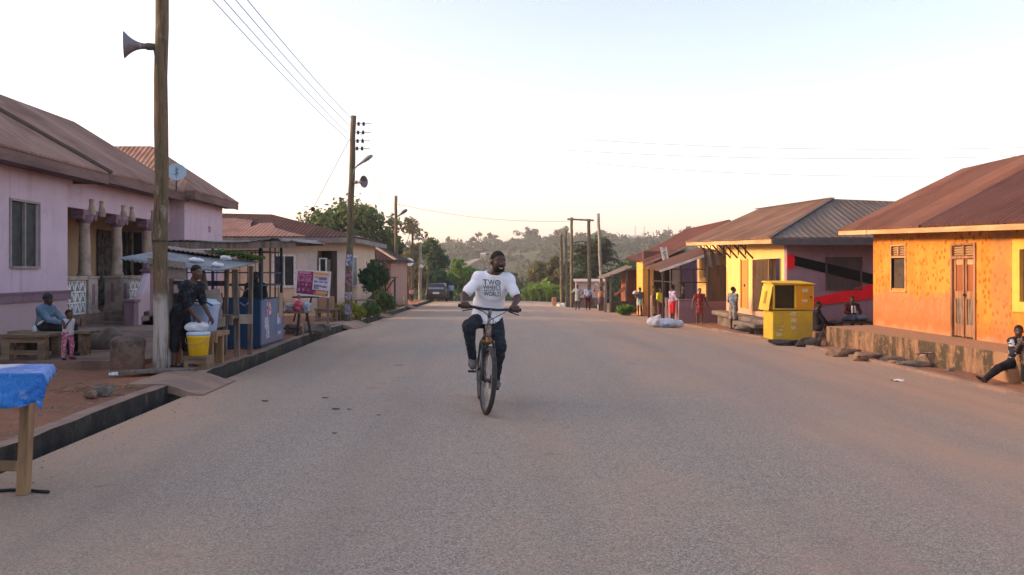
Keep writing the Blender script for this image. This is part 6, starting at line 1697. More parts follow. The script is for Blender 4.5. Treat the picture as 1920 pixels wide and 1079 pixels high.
place_rock(1790, 692, 18, 25, RUBO, "upright ochre block beside the sloping rubble stone", 19, .8)
place_rock(1818, 698, 24, 22, RUBO, "tilted ochre block nearest the sitting man's foot", 20, .9)
place_rock(1783, 700, 13, 12, STONEG, "small round grey stone before the upright ochre block", 21, .9)
place_rock(1845, 700, 32, 18, RUB, "grey stone slab behind the sitting man's shin", 22, .8)
place_rock(1873, 690, 34, 22, RUBO, "ochre rock behind the sitting man's knee", 23, .8)
place_rock(1676, 683, 16, 8, RUBO, "small pale chip of rubble near the thin slab", 24, .8)
BX = thing("concrete_block", (7.95, 12.8, -.2), "hollow concrete block the man at the picture's edge sits on", "concrete block")
m = MB(); m.box(7.78, 8.4, 12.55, 13.0, -.22, .05); m.build("block", RUBO, BX, bevel=.02)
x, y, z = gr(1682, 712, -.17)
m = MB(); m.grid(lambda u, v: (x - .085 + .17 * u, y - .08 + .16 * v, fall(y) + camber(x) + .012 + .012 * math.sin(u * 7 + v * 3)), 6, 6); tag(m.build("paper_scrap", WHITE, None, loc=(x, y, -.17)), "flat white paper scrap on the road before the rubble", "litter")
# sacks at the road edge
SKW = M("white_sack", (.56, .57, .58), .75, .2, 4, (.42, .43, .45), .4, 22)
SKB = M("blue_sack", (.36, .47, .66), .7, .25, 5, (.48, .55, .66), .45, 20)
y = 27.4
s = SDF((4.5, y - .4, -.55), (5.5, y + .6, .35), .025); zb = fall(y) + camber(5.2)
s.ell((4.88, y, zb + .17), (.26, .25, .2), .05); s.cone((4.95, y, zb + .22), (5.06, y, zb + .42), .14, .04, .08); s.noise(.012, .2, 6); s.cut((0, 0, zb), (0, 0, -1))
tag(s.build("tied_sack", SKW, loc=(4.9, y, zb)), "upright tied white sack at the road edge", "sack")
s = SDF((4.8, y - .45, -.55), (6.2, y + .6, .2), .025)
s.cone((5.1, y - .05, zb + .14), (5.75, y, zb + .12), .17, .14, .05); s.ell((5.35, y, zb + .15), (.3, .24, .14), .06); s.noise(.014, .2, 9); s.cut((0, 0, zb), (0, 0, -1))
tag(s.build("lying_sack", SKB, loc=(5.4, y, zb)), "long pale blue sack lying beside the tied white sack", "sack")
# things at the far right verge
s = SDF((2.6, 51, -1.2), (4.2, 53, .2), .06); s.ell((3.3, 52, -.85), (.55, .5, .42), .05); s.noise(.03, .4, 3); s.cut((0, 0, -.9), (0, 0, -1))
tag(s.build("sand_heap", M("pale_sand", (.46, .43, .40), 1, .2, 4, None, .5, 20), loc=(3.3, 52, -.8)), "small pale sand heap left of the far pedestrians", "sand heap")
m = MB(); m.box(2.62, 2.90, 52.4, 52.7, -1, -.1); tag(m.build("boundary_post", RUBO, None, bevel=.03, loc=(2.76, 52.5, -.8)), "stubby orange boundary post beside the sand heap", "post")
m = MB(); m.box(3.4, 6.0, 50.6, 50.8, -1, -.12); m.box(3.38, 6.02, 50.57, 50.83, -.12, -.06); tag(m.build("low_wall", CONC, None, loc=(4.7, 50.7, -.8)), "low grey wall behind the far pedestrians", "wall")
m = MB(); m.box(4.3, 6.3, 54, 54.3, -1, .95); m.slab([(4.2, 53.8, .95), (6.4, 53.8, .95), (6.4, 54.6, 1.1), (4.2, 54.6, 1.1)], (0, 0, -.06)); tag(m.build("small_hut", plaster("pale_pink_hut", (.46, .36, .33), (.3, .22, .2)), None, loc=(5.3, 54, -.8)), "pale pinkish hut wall behind the low grey wall", "hut")
m = MB(); m.lathe((5.02, 45.8, fall(45.8) - .12), (0, 0, 1), [(0, .11), (.3, .14), (.31, .12)], 14); tag(m.build("white_pail", M("dull_white_plastic", (.5, .5, .5)), None, True, loc=(5.02, 45.8, -.6)), "white pail standing at the bowl carrier's side", "pail")
bush("leafy_bush", (5.65, 38.8, -.55), (.55, .5, .55), LEAF_G, 41, "bright green bush at the corner of the roadside shed", group="plants along the verge", n=9, per=150, leaf=.07)
# goods left beside the seated boy
G1 = thing("low_bench", (9.25, 21.3, -.15), "low bench piled with dark cloth beside the boy near the purple wall", "bench")
m = MB(); m.box(8.6, 9.7, 21.0, 21.5, .22, .27); m.build("seat", WOODD, G1)
for x in (8.65, 9.6):
    m = MB(); m.box(x, x + .06, 21.05, 21.45, -.25, .22); m.build("leg", WOODD, G1)
sack("dark_cloth", (9.1, 21.2, .34), (.36, .2, .085), M("navy_cloth", (.03, .045, .07), .85, .4, 5, (.14, .17, .2), .4, 16), "folded navy cloth piled on the low bench", "cloth", 7)
# small debris
x_, y_ = -4.95, 9.6
rock((-4.95, 9.7, .14), (.13, .1, .07), STONEG, "small stone on the red earth before the squat pillar", 31, cell=.012)
rock((-5.0, 9.5, .13), (.08, .07, .05), RUB, "tiny stone beside the larger one on the red earth", 32, cell=.01)
sack("plastic_litter", (-5.62, 11.3, .13), (.06, .05, .022), M("white_plastic", (.6, .6, .6)), "crumpled white litter at the squat pillar's foot", "litter", 12, cell=.01)
LEAFB = M("dry_leaf", (.075, .05, .032), .9, .4, 8)
for i, (px_, py_, w, lb) in enumerate(((630, 768, .10, "larger curled dry leaf on the road left of the cyclist"), (655, 769, .055, "small dark dry leaf next to the larger curled one"), (497, 753, .09, "thin dry twig leaf near the drain slab"), (610, 747, .09, "flat dry leaf beyond the curled one"), (710, 780, .05, "lone tiny dry leaf closest to the front wheel"), (627, 814, .05, "tiny dark crumb of leaf on the grey road"))):
    x, y, z = gr(px_, py_, 0)
    m = MB(); m.grid(lambda u, v: (x + w * (u - .5), y + w * .6 * (v - .5) * (1 - abs(2 * u - 1) ** 2 * .8), fall(y) + camber(x) + .006 + .006 * (abs(u - .5) * 2) ** 2 + .004 * v), 6, 4)
    tag(m.build("dry_leaf", LEAFB, None, loc=(x, y, .01)), lb, "dry leaf", "dry leaves on the road")

# loose gravel, chippings and twigs on the verges
rs = np.random.RandomState(44); VV, FF = [], []
def pebble(c, r):
    n0 = len(VV); o_ = [(1,0,0),(0,1,0),(-1,0,0),(0,-1,0),(0,0,1),(.6,.6,.55),(-.6,-.5,.5)]
    a = rs.uniform(0, 6.28); ca, sa = math.cos(a), math.sin(a)
    for p in ((1,0,0),(.2,.9,0),(-.9,.3,0),(-.3,-.9,0),(.5,.2,.6),(-.3,.3,.75),(-.1,-.5,.5)):
        q = np.array(p) * r * rs.uniform(.7, 1.2); VV.append((c[0] + q[0]*ca - q[1]*sa, c[1] + q[0]*sa + q[1]*ca, c[2] + q[2] * .8 - r * .1))
    for f in ((0,1,4),(1,5,4),(1,2,5),(2,6,5),(2,3,6),(3,0,6),(0,4,6),(4,5,6)): FF.append(tuple(n0 + i for i in f))
for i in range(2300):
    if i % 2:
        y = 4.5 + 26 * rs.rand() ** 1.5; x = lx(y) - .36 - 3.0 * rs.rand() ** 1.4
        if y > 12.2 and x < -5.7: continue
    else:
        y = 7 + 26 * rs.rand() ** 1.2; x = rx(y) + .18 + 1.3 * rs.rand() ** 1.3
        if y < 19.3 and x > 7.4 + .069 * (19.07 - y): continue
    pebble((x, y, gz(x, y) + .004), rs.uniform(.008, .024) * (1.8 if rs.rand() < .06 else 1))
for i in range(500):
    y = 3.5 + 20 * rs.rand() ** 1.4; x = (lx(y) + .5 * rs.rand() ** 2) if i % 2 else (rx(y) - .9 * rs.rand() ** 2); pebble((x, y, fall(y) + camber(x) + .002), rs.uniform(.005, .013))
tag(link_mesh("gravel", VV, FF, M("gravel_mix", (.30, .20, .14), .95, .5, 30, (.16, .12, .10), .3, 60)), None, None, None, 'stuff')
m = MB()
for i in range(70):
    x, y = -5.0 + rs.normal() * .28, 9.75 + rs.normal() * .22; a = rs.uniform(0, 6.28); L = rs.uniform(.05, .22)
    z = gz(x, y) + .012 + rs.uniform(0, .05); m.tube([(x, y, z), (x + L * .5 * math.cos(a), y + L * .5 * math.sin(a), z + rs.uniform(0, .03)), (x + L * math.cos(a + .3), y + L * math.sin(a + .3), z)], .0035, 4)
tag(m.build("dry_twigs", M("dry_twig", (.20, .13, .08), .9, .3, 8), None, loc=(-5, 9.75, .1)), "little heap of dry twigs on the red earth by the drain slab", "twigs", None, 'stuff')
VV2, FF2 = [], []
for i in range(1500):
    y = 25.5 + 20 * rs.rand(); x = lx(y) - .45 - 1.2 * rs.rand() ** 1.5; z = gz(x, y); h = rs.uniform(.06, .22); a = rs.uniform(0, 6.28); n0 = len(VV2); w = .012
    VV2 += [(x - w * math.cos(a), y - w * math.sin(a), z), (x + w * math.cos(a), y + w * math.sin(a), z), (x + h * .4 * math.cos(a + 1.2), y + h * .4 * math.sin(a + 1.2), z + h)]; FF2.append((n0, n0 + 1, n0 + 2))
tag(link_mesh("grass", VV2, FF2, LEAF_A), None, None, None, 'stuff')
# ================================================================== people
def skin(name, c): return M(name, c, .5, .25, 7, tuple(x * .8 for x in c), .08, 60, spec=.4)
SK1 = skin("deep_brown_skin", (.078, .040, .027)); SK2 = skin("dark_brown_skin", (.052, .028, .020)); SK3 = skin("warm_brown_skin", (.105, .054, .034))
HAIR = M("black_hair", (.016, .012, .011), .9, .3, 20, bump=.4, bscale=120)
EYEW = M("eye_white", (.26, .23, .21), .3, .1, bump=0); EYED = M("eye_dark", (.012, .010, .010), .25, .1, bump=0); TEETH = M("teeth", (.72, .69, .64), .35, .05, bump=0)
def cloth(name, c, c2=None, scale=8, thresh=(.45, .58), rough=.9): return M(name, c, rough, .25, scale, c2, .35, 45, thresh=thresh, spec=.08)

def nv(v): v = np.array(v, float); return v / max(np.linalg.norm(v), 1e-9)

def frames(J):
    lat = nv(np.array(J['sL']) - np.array(J['sR'])); up = nv(np.array(J['neck']) - np.array(J['pel']))
    fwd = nv(np.cross(lat, up)); lat = nv(np.cross(up, fwd)); return np.array([lat, fwd, up])

def torso(S, J, s, t=0.0, girth=1.0):
    q = frames(J); pel, neck = np.array(J['pel']), np.array(J['neck'])
    L = np.linalg.norm(neck - pel); g = girth
    S.ell(pel + (neck - pel) * .02, np.array([.158 * g, .118 * g, .12]) * s + t, .05 * s, q)
    S.ell(pel + (neck - pel) * .34, np.array([.142 * g, .108 * g, .17]) * s + t, .06 * s, q)
    S.ell(pel + (neck - pel) * .66, np.array([.160 * g, .115 * g, .165]) * s + t, .06 * s, q)
    S.cone(J['sR'], J['sL'], .062 * s + t, .062 * s + t, .07 * s)
    S.cone(pel + (neck - pel) * .86, neck, .085 * s + t * .6, .062 * s + t * .5, .05 * s)

def head(S, J, s, hs=1.0):
    c = np.array(J['head']); f = nv(J['face']); hu = nv(J.get('hup', (0, 0, 1))); la = nv(np.cross(f, hu)); hu = nv(np.cross(la, f))
    q = np.array([la, f, hu]); h = s * hs
    P = lambda a, b, d: c + (la * a + f * b + hu * d) * h
    S.cone(J['neck'], P(0, -.012, -.06), .056 * s, .054 * h, .03 * s)
    S.ell(P(0, -.012, .03), np.array([.074, .094, .088]) * h, .02 * h, q)
    S.ell(P(0, .025, -.035), np.array([.060, .066, .080]) * h, .03 * h, q)
    S.ell(P(0, .045, -.088), np.array([.034, .034, .026]) * h, .025 * h, q)       # chin
    S.cone(P(0, .084, .010), P(0, .104, -.024), .009 * h, .017 * h, .014 * h)    # nose
    for k_ in (-1, 1):
        S.ell(P(k_ * .019, .092, -.028), np.array([.012, .012, .009]) * h, .01 * h, q)
        S.ell(P(k_ * .032, .076, .030), np.array([.026, .012, .009]) * h, .012 * h, q)   # brow
        S.ell(P(k_ * .040, .062, -.022), np.array([.022, .020, .02]) * h, .02 * h, q)    # cheek
        S.ell(P(k_ * .077, -.012, -.005), np.array([.009, .021, .030]) * h, .008 * h, q)   # ear
        S.ell(P(k_ * .031, .090, .012), np.array([.016, .010, .009]) * h, .008 * h, q, mode='sub')
    S.ell(P(0, .088, -.055), np.array([.026, .012, .008]) * h, .008 * h, q); S.ell(P(0, .086, -.066), np.array([.022, .012, .008]) * h, .008 * h, q)
    return P, q, h

def arm(S, J, sd, s, t=0.0, frac=1.0):
    a, e, w = (np.array(J[k_ + sd]) for k_ in ('s', 'e', 'w'))
    if frac <= 1:
        S.cone(a, a + (e - a) * frac, .054 * s + t, (.054 - .013 * frac) * s + t * 1.25, .03 * s)
    else:
        S.cone(a, e, .054 * s + t, .041 * s + t, .03 * s); S.cone(e, e + (w - e) * (frac - 1), .041 * s + t, (.041 - .012 * (frac - 1)) * s + t, .02 * s)

def hand(S, J, sd, s, curl=.5):
    w, e = np.array(J['w' + sd]), np.array(J['e' + sd])
    d = nv(J.get('hd' + sd, w - e)); lat = frames(J)[0] * (1 if sd == 'L' else -1)
    pn = J.get('pn' + sd)
    pn = nv(np.cross(d, np.cross(lat, d))) * -1 if pn is None else nv(pn)       # palm normal: towards the body
    pn = nv(pn - d * pn.dot(d)); sv = np.cross(d, pn) * (1 if sd == 'L' else -1)
    q = np.array([sv, pn, d])
    S.ell(w + d * .045 * s, np.array([.038, .018, .05]) * s, .015 * s, q)
    for i, L in enumerate((.068, .077, .072, .056)):
        o_ = w + d * .082 * s + sv * (.028 - .0185 * i) * s
        c1 = nv(d + pn * curl * .6); c2 = nv(d + pn * curl * 1.8)
        S.cone(o_, o_ + c1 * L * .5 * s, .0100 * s, .0092 * s, .006 * s); S.cone(o_ + c1 * L * .5 * s, o_ + c1 * L * .5 * s + c2 * L * .5 * s, .0092 * s, .0080 * s, .005 * s)
    o_ = w + d * .03 * s + sv * .034 * s; t_ = nv(d * .8 + sv * .7 + pn * .5)
    S.cone(o_, o_ + t_ * .04 * s, .013 * s, .011 * s, .01 * s); S.cone(o_ + t_ * .04 * s, o_ + (t_ * .04 + nv(d + pn * .5) * .032) * s, .011 * s, .009 * s, .006 * s)

def leg(S, J, sd, s, t=0.0, frac=2.0, loose=1.0):
    h, k_, a = (np.array(J[x + sd]) for x in ('h', 'k', 'a'))
    f1 = min(frac, 1.0)
    S.cone(h, h + (k_ - h) * f1, .088 * s + t, (.088 - .030 * f1) * s + t * loose, .04 * s)
    if frac > 1:
        f2 = frac - 1; S.ell(k_ + (a - k_) * .25 * 1.0, np.array([.052] * 3) * s + t * loose, .05 * s) if f2 > .3 else None
        S.cone(k_, k_ + (a - k_) * f2, .057 * s + t * loose, (.057 - .021 * f2) * s + t * loose, .03 * s)

def foot(S, J, sd, s, t=0.0):
    a, to = np.array(J['a' + sd]), np.array(J['t' + sd])
    d = nv(to - a); heel = a - nv(np.array([d[0], d[1], 0]) + 1e-6) * .03 * s + np.array([0, 0, -.025 * s]) * (1 if abs(d[2]) < .6 else 0)
    S.cone(heel, to, .034 * s + t, .024 * s + t, .02 * s); S.cone(a, heel, .034 * s + t, .032 * s + t, .015 * s)
    S.ell(a + (to - a) * .62, np.array([.038, .038, .024]) * s + t, .02 * s)

def bounds(J, m=.34):
    P = np.array([J[k_] for k_ in J if k_ not in ('face', 'hup', 'hdR', 'hdL', 'pnR', 'pnL')], float); return P.min(0) - m, P.max(0) + m

def person(J, s, label, sk, top=None, bottom=None, shoes=None, cell=.013, hs=1.0, girth=1.0, group="people along the street", hairstyle='short', hairm=None, eyes=False, curl=.5, extra=None, loc=None):
    """One continuous body; hair, eyes and clothes are its children."""
    J = {k_: np.array(v, float) for k_, v in J.items()}
    lo, hi = bounds(J, .26 * s + .03)
    S = SDF(lo, hi, cell)
    torso(S, J, s, 0, girth); P, q, h = head(S, J, s, hs)
    for sd in 'RL': arm(S, J, sd, s, 0, 2.0); hand(S, J, sd, s, curl); leg(S, J, sd, s); foot(S, J, sd, s)
    base = loc if loc is not None else (J['pel'][0], J['pel'][1], min(J['aR'][2], J['aL'][2]) - .05 * s)
    body = tag(S.build("person", sk, loc=base), label, "person", group)
    # hair
    S = SDF(np.array(J['head']) - .2 * h - .02, np.array(J['head']) + .24 * h + .02, min(cell, .011))
    la, f, hu = q
    S.ell(P(0, -.016, .035), np.array([.079, .097, .092]) * h, .01, q)
    if hairstyle == 'short':
        S.cut(P(0, .066, .062), nv(f * .72 - hu * .70)); S.cut(P(0, 0, -.035), -hu)
        S.ell(P(0, .09, -.02), np.array([.07, .07, .075]) * h, .01, q, mode='sub')
    elif hairstyle == 'cap':
        S.ell(P(0, -.012, .045), np.array([.086, .104, .092]) * h, .01, q); S.cut(P(0, .05, .032), nv(f * .30 - hu * .95))
    elif hairstyle == 'bun':
        S.cut(P(0, .066, .058), nv(f * .72 - hu * .70)); S.ell(P(0, -.105, .05), np.array([.045, .04, .045]) * h, .01, q)
        S.ell(P(0, .09, -.02), np.array([.07, .07, .075]) * h, .01, q, mode='sub')
    S.build("hair" if hairstyle != 'cap' else "cap", hairm or HAIR, body)
    if eyes:
        for k_ in (-1, 1):
            m = MB(); c = P(k_ * .031, .079, .012); m.lathe(c - f * .004 * h, f, [(-.008 * h, .003 * h), (-.004 * h, .007 * h), (.002 * h, .008 * h), (.004 * h, .005 * h), (.005 * h, .001)], 10); e = m.build("eye", EYEW, body, True)
            m = MB(); m.lathe(c + f * .003 * h, f, [(0, .006 * h), (.004 * h, .005 * h), (.005 * h, .001)], 8); m.build("iris", EYED, e)
    if bottom:
        kind, mat_, fr = bottom[:3]; t = .016 * s
        S = SDF(lo, hi, cell)
        pel, neck = J['pel'], J['neck']; qf = frames(J)
        S.ell(pel + (neck - pel) * .04, np.array([.162 * girth, .124 * girth, .125]) * s + t, .03 * s, qf)
        if kind == 'skirt':
            mid = (J['kR'] + J['kL']) / 2 * fr + (J['hR'] + J['hL']) / 2 * (1 - fr)
            S.cone(pel, mid, .15 * s, .19 * s, .04 * s); S.ell((pel + mid) / 2, np.array([.17, .14, .25]) * s, .05 * s)
            S.cut(mid, (0, 0, -1)); S.noise(.006, .12, 3)
        else:
            for sd in 'RL': leg(S, J, sd, s, t, fr, 1.15 if fr > 1.2 else 1.5)
            if kind == 'jeans': S.noise(.0045, .11, 5)
        S.cut(pel + (neck - pel) * .24, nv(neck - pel))
        S.build({'skirt': "skirt", 'shorts': "shorts"}.get(kind, "trousers"), mat_, body)
    if top:
        mat_, sl, hem = top[:3]; t = .020 * s
        S = SDF(lo, hi, cell); torso(S, J, s, t, girth)
        if len(top) > 3:            # long tunic: continues as a loose body to the given point below the hips
            mid = J['pel'] + (J['kR'] + J['kL'] - 2 * J['pel']) * .5 * top[3]
            S.cone(J['pel'], mid, .155 * s, .185 * s, .05 * s); S.cut(mid, (0, 0, -1))
        for sd in 'RL':
            if sl > 0: arm(S, J, sd, s, t * .9, sl)
        S.noise(.004 * s, .13 * s, 4)
        up = nv(J['neck'] - J['pel'])
        if len(top) <= 3: S.cut(J['pel'] + (J['neck'] - J['pel']) * hem, -up)
        S.ell(J['neck'] + up * .035 * s, np.array([.075] * 3) * s, .01, mode='sub')
        if sl == 0:
            for sd in 'RL': S.ell(J['s' + sd] + nv(J['s' + sd] - (J['sR'] + J['sL']) / 2) * .05 * s, np.array([.075] * 3) * s, .01, mode='sub')
        S.build("shirt" if len(top) <= 3 else "tunic", mat_, body)
    if shoes:
        for sd in 'RL':
            S = SDF(np.minimum(J['a' + sd], J['t' + sd]) - .12 * s, np.maximum(J['a' + sd], J['t' + sd]) + .12 * s, min(cell, .011)); foot(S, J, sd, s, .009 * s); S.cut(J['a' + sd] + (0, 0, .035 * s), (0, 0, 1))
            S.build("shoe", shoes, body)
    if extra: extra(body, J, P, q, h)
    return body

def stand(x, y, z, H, yaw=0.0, R_=((-.18, 0, -1), (-.05, -.25, -1)), L_=((.18, 0, -1), (.05, -.25, -1)), legs=(((-.03, 0, -1), (0, 0, -1)), ((.03, 0, -1), (0, 0, -1))), lean=(0, 0), face=0.0, pitch=0.0, wide=1.0):
    """Joints of an upright figure; at yaw 0 it faces the viewer; angles in degrees, + turns it towards the picture's right."""
    J = {}; lx_, ly_ = lean
    J['pel'] = (0, 0, .545); J['neck'] = (lx_ * .28, ly_ * .28, .825); J['head'] = (lx_ * .36, ly_ * .36 - .012, .928)
    for sd, k_ in (('R', -1), ('L', 1)):
        sh = np.array((lx_ * .26 + k_ * .108 * wide, ly_ * .26, .795)); up_, fo = R_ if sd == 'R' else L_
        e = sh + nv(up_) * .172; w = e + nv(fo) * .148
        J['s' + sd], J['e' + sd], J['w' + sd] = sh, e, w
        th, sn = legs[0] if sd == 'R' else legs[1]
        hp = np.array((k_ * .052, 0, .525)); kn = hp + nv(th) * .243; an = kn + nv(sn) * .237
        J['h' + sd], J['k' + sd], J['a' + sd] = hp, kn, an; J['t' + sd] = an + np.array((k_ * .02, -.105, -.022))
    c, n_ = math.cos(R(yaw)), math.sin(R(yaw)); rot = np.array([[c, -n_, 0], [n_, c, 0], [0, 0, 1]])
    low = min(J['aR'][2], J['aL'][2]) - .042
    J = {k_: rot @ (np.array(v) * H) + np.array((x, y, z - low * H)) for k_, v in J.items()}
    fa = R(yaw + face); J['face'] = np.array((math.sin(fa), -math.cos(fa), -math.sin(R(pitch)))); return J
def ground(x, y): return gz(x, y)

# ------------------------------------------------------------------ the cyclist and his bicycle
BX0, BY0, LEAN, YAW = -.286, 8.86, R(2.5), R(6.0)
def T(p):
    x, y, z = p
    x, z = x * math.cos(LEAN) + z * math.sin(LEAN), z * math.cos(LEAN) - x * math.sin(LEAN)
    return Vector((x * math.cos(YAW) - y * math.sin(YAW) + BX0, x * math.sin(YAW) + y * math.cos(YAW) + BY0, z + .0))
BIKE = thing("bicycle", (BX0, BY0 + .5, 0), "dark mountain bicycle with bronze fork crown ridden along the middle of the road", "bicycle")
TYRE = M("bicycle_tyre", (.030, .029, .028), .75, .3, 20, (.055, .05, .045), .5, 60)
RIMM = M("worn_rim", (.30, .27, .25), .35, .3, 6, metal=.7, bump=.1); DKM = M("bike_dark_metal", (.030, .036, .042), .4, .3, 8, metal=.4, bump=.1)
BRZ = M("bronze_crown", (.20, .10, .04), .4, .25, 6, metal=.6, bump=.1); ALU = M("dull_alloy", (.33, .31, .29), .4, .25, 8, metal=.6, bump=.1); FRM = M("frame_teal", (.025, .050, .060), .35, .3, 6, bump=.1, spec=.5)
STEER = R(7.0)
def TS(p):                                    # turned with the fork about the steering axis
    ax0, ax1 = np.array((0, .02, .37)), np.array((0, .30, 1.10)); a = nv(ax1 - ax0); v = np.array(p, float) - np.array((0, .20, .80))
    v = v * math.cos(STEER) + np.cross(a, v) * math.sin(STEER) + a * a.dot(v) * (1 - math.cos(STEER)); return T(v + np.array((0, .20, .80)))
def wheel(c, tf, name):
    R0 = .372; n = 56
    m = MB(); V = []
    for i in range(n):
        t = 2 * math.pi * i / n
        for j in range(10):
            u = 2 * math.pi * j / 10; rr = R0 - .026 + .026 * math.cos(u) + (.004 if (i % 2 == 0) and abs(u) < .8 or (i % 2 and u > 5.5) else 0)
            V.append(tf((c[0] + .027 * math.sin(u), c[1] + rr * math.sin(t), c[2] + rr * math.cos(t))))
    F = [(i*10+j, i*10+(j+1)%10, ((i+1)%n)*10+(j+1)%10, ((i+1)%n)*10+j) for i in range(n) for j in range(10)]
    m.add(V, F); ty = m.build(name, TYRE, BIKE, True)
    m = MB(); V = []
    for i in range(n):
        t = 2 * math.pi * i / n
        for (dx, rr) in ((-.012, .325), (.012, .325), (.012, .300), (-.012, .300)): V.append(tf((c[0] + dx, c[1] + rr * math.sin(t), c[2] + rr * math.cos(t))))
    m.add(V, [(i*4+j, i*4+(j+1)%4, ((i+1)%n)*4+(j+1)%4, ((i+1)%n)*4+j) for i in range(n) for j in range(4)]); m.build("rim", RIMM, ty)
    m = MB()
    for i in range(28):
        t = 2 * math.pi * i / 28; t2 = t + (.35 if i % 2 else -.35); s_ = .022 if i % 4 < 2 else -.022
        m.tube([tf((c[0] + s_, c[1] + .022 * math.sin(t2), c[2] + .022 * math.cos(t2))), tf((c[0], c[1] + .302 * math.sin(t), c[2] + .302 * math.cos(t)))], .0018, 4)
    m.build("spokes", ALU, ty)
    m = MB(); a0, a1 = tf((c[0] - .05, c[1], c[2])), tf((c[0] + .05, c[1], c[2])); m.lathe(a0, a1 - a0, [(0, .012), (.02, .024), (.045, .018), (.055, .018), (.08, .024), (.1, .012)], 12); m.build("hub", DKM, ty, True)
    for s_ in (.03,):
        m = MB(); a0, a1 = tf((c[0] + s_, c[1], c[2])), tf((c[0] + s_ + .002, c[1], c[2])); m.lathe(a0, a1 - a0, [(0, .07), (.002, .07)], 24); m.build("brake_disc", ALU, ty)
wheel((0, 0, .372), TS, "wheel"); wheel((0, 1.08, .372), T, "wheel")
m = MB()
for s_ in (-.062, .062):
    m.tube([TS((s_, .0, .372)), TS((s_, .035, .46)), TS((s_, .14, .72))], [.016, .020, .021], 10); m.tube([TS((s_, .12, .66)), TS((s_, .185, .80))], [.015, .015], 10)
m.tube([TS((-.062, .12, .70)), TS((-.03, .125, .735)), TS((.03, .125, .735)), TS((.062, .12, .70))], .013, 8); m.build("fork", DKM, BIKE, True)
m = MB(); m.beam(TS((-.074, .175, .79)), TS((.074, .175, .79)), .05, .035); m.tube([TS((0, .155, .77)), TS((0, .20, .84))], .033, 12); m.build("fork_crown", BRZ, BIKE, True, bevel=.01)
m = MB(); m.tube([T((0, .195, .84)), T((0, .225, .97))], .034, 14); m.build("head_tube", M("worn_silver_head", (.30, .25, .20), .45, .4, 9, (.12, .09, .06), .3, 30, metal=.4), BIKE, True)
m = MB(); bb, hd, st = (0, .62, .30), (0, .215, .93), (0, .78, .80)
m.tube([T((0, .21, .87)), T(bb)], .022, 10); m.tube([T(hd), T(st)], .019, 10); m.tube([T(bb), T(st), T((0, .81, .90))], .017, 10)
for s_ in (-.07, .07): m.tube([T((s_ * .4, .64, .31)), T((s_, 1.08, .372))], .010, 8); m.tube([T((s_ * .3, .775, .79)), T((s_, 1.08, .372))], .009, 8)
m.build("frame", FRM, BIKE, True)
m = MB(); m.tube([TS((0, .235, .965)), TS((0, .255, 1.06))], .019, 10); m.tube([TS((0, .255, 1.06)), TS((0, .235, 1.11)), TS((0, .205, 1.16))], .020, 10); m.build("stem", ALU, BIKE, True)
m = MB(); bar = [(-.36, .265, 1.172), (-.2, .23, 1.168), (-.09, .205, 1.155), (.09, .205, 1.155), (.2, .23, 1.168), (.36, .265, 1.172)]
m.tube([TS(p) for p in bar], .0155, 10); hb_ = m.build("handlebar", M("navy_handlebar", (.018, .026, .045), .4, .2, 6, bump=0), BIKE, True)
for s_ in (-1, 1):
    m = MB(); m.tube([TS((s_ * .225, .235, 1.169)), TS((s_ * .365, .266, 1.172))], .020, 10); m.build("grip", M("grip_rubber", (.018, .018, .018), .8, .2), hb_, True)
    m = MB(); m.tube([TS((s_ * .20, .215, 1.16)), TS((s_ * .23, .17, 1.14)), TS((s_ * .33, .185, 1.115))], [.011, .008, .006], 6); m.build("brake_lever", DKM, hb_, True)
m = MB(); m.tube([TS((-.2, .21, 1.16)), TS((-.10, .12, 1.13)), TS((0.02, .10, 1.05)), TS((.03, .15, .9)), TS((.05, .12, .7))], .005, 6); m.tube([TS((.2, .21, 1.16)), TS((.12, .11, 1.12)), TS((-.03, .10, 1.03)), TS((-.05, .17, .86))], .005, 6); m.tube([TS((.10, .14, 1.06)), TS((.13, .12, 1.0)), TS((.09, .13, .93)), TS((.05, .15, .95)), TS((.06, .15, 1.03))], .004, 6)
m.build("brake_cable", DKM, BIKE, True)
m = MB(); a0, a1 = T((-.07, .62, .30)), T((.07, .62, .30)); m.lathe(a0, a1 - a0, [(0, .02), (.14, .02)], 12)
pR, pL = (-.085, .505, .415), (.085, .735, .185)
m.beam(T((-.075, .62, .30)), T(pR), .018, .028); m.beam(T((.075, .62, .30)), T(pL), .018, .028); m.build("crank", ALU, BIKE)
m = MB(); a0, a1 = T((-.045, .62, .30)), T((-.041, .62, .30)); m.lathe(a0, a1 - a0, [(0, .085), (.004, .085)], 28); m.build("chainring", DKM, BIKE)
for p, s_ in ((pR, -1), (pL, 1)):
    m = MB(); m.box(0, 0, 0, 0, 0, 0) if False else None
    c = np.array(p); m.add([T(c + np.array(v)) for v in ((s_*.02, -.05, -.012), (s_*.11, -.05, -.012), (s_*.11, .05, -.012), (s_*.02, .05, -.012), (s_*.02, -.05, .012), (s_*.11, -.05, .012), (s_*.11, .05, .012), (s_*.02, .05, .012))], [(0,3,2,1),(4,5,6,7),(0,1,5,4),(1,2,6,5),(2,3,7,6),(3,0,4,7)]); m.build("pedal", DKM, BIKE)
c0 = T((0, .84, .93))
s = SDF(np.array(c0) - .24, np.array(c0) + .24, .012); s.cone(T((0, .72, .945)), T((0, .88, .935)), .022, .05, .03); s.ell(T((0, .94, .94)), (.085, .07, .03), .04); s.build("saddle", M("saddle_black", (.02, .02, .02), .6, .2), BIKE)

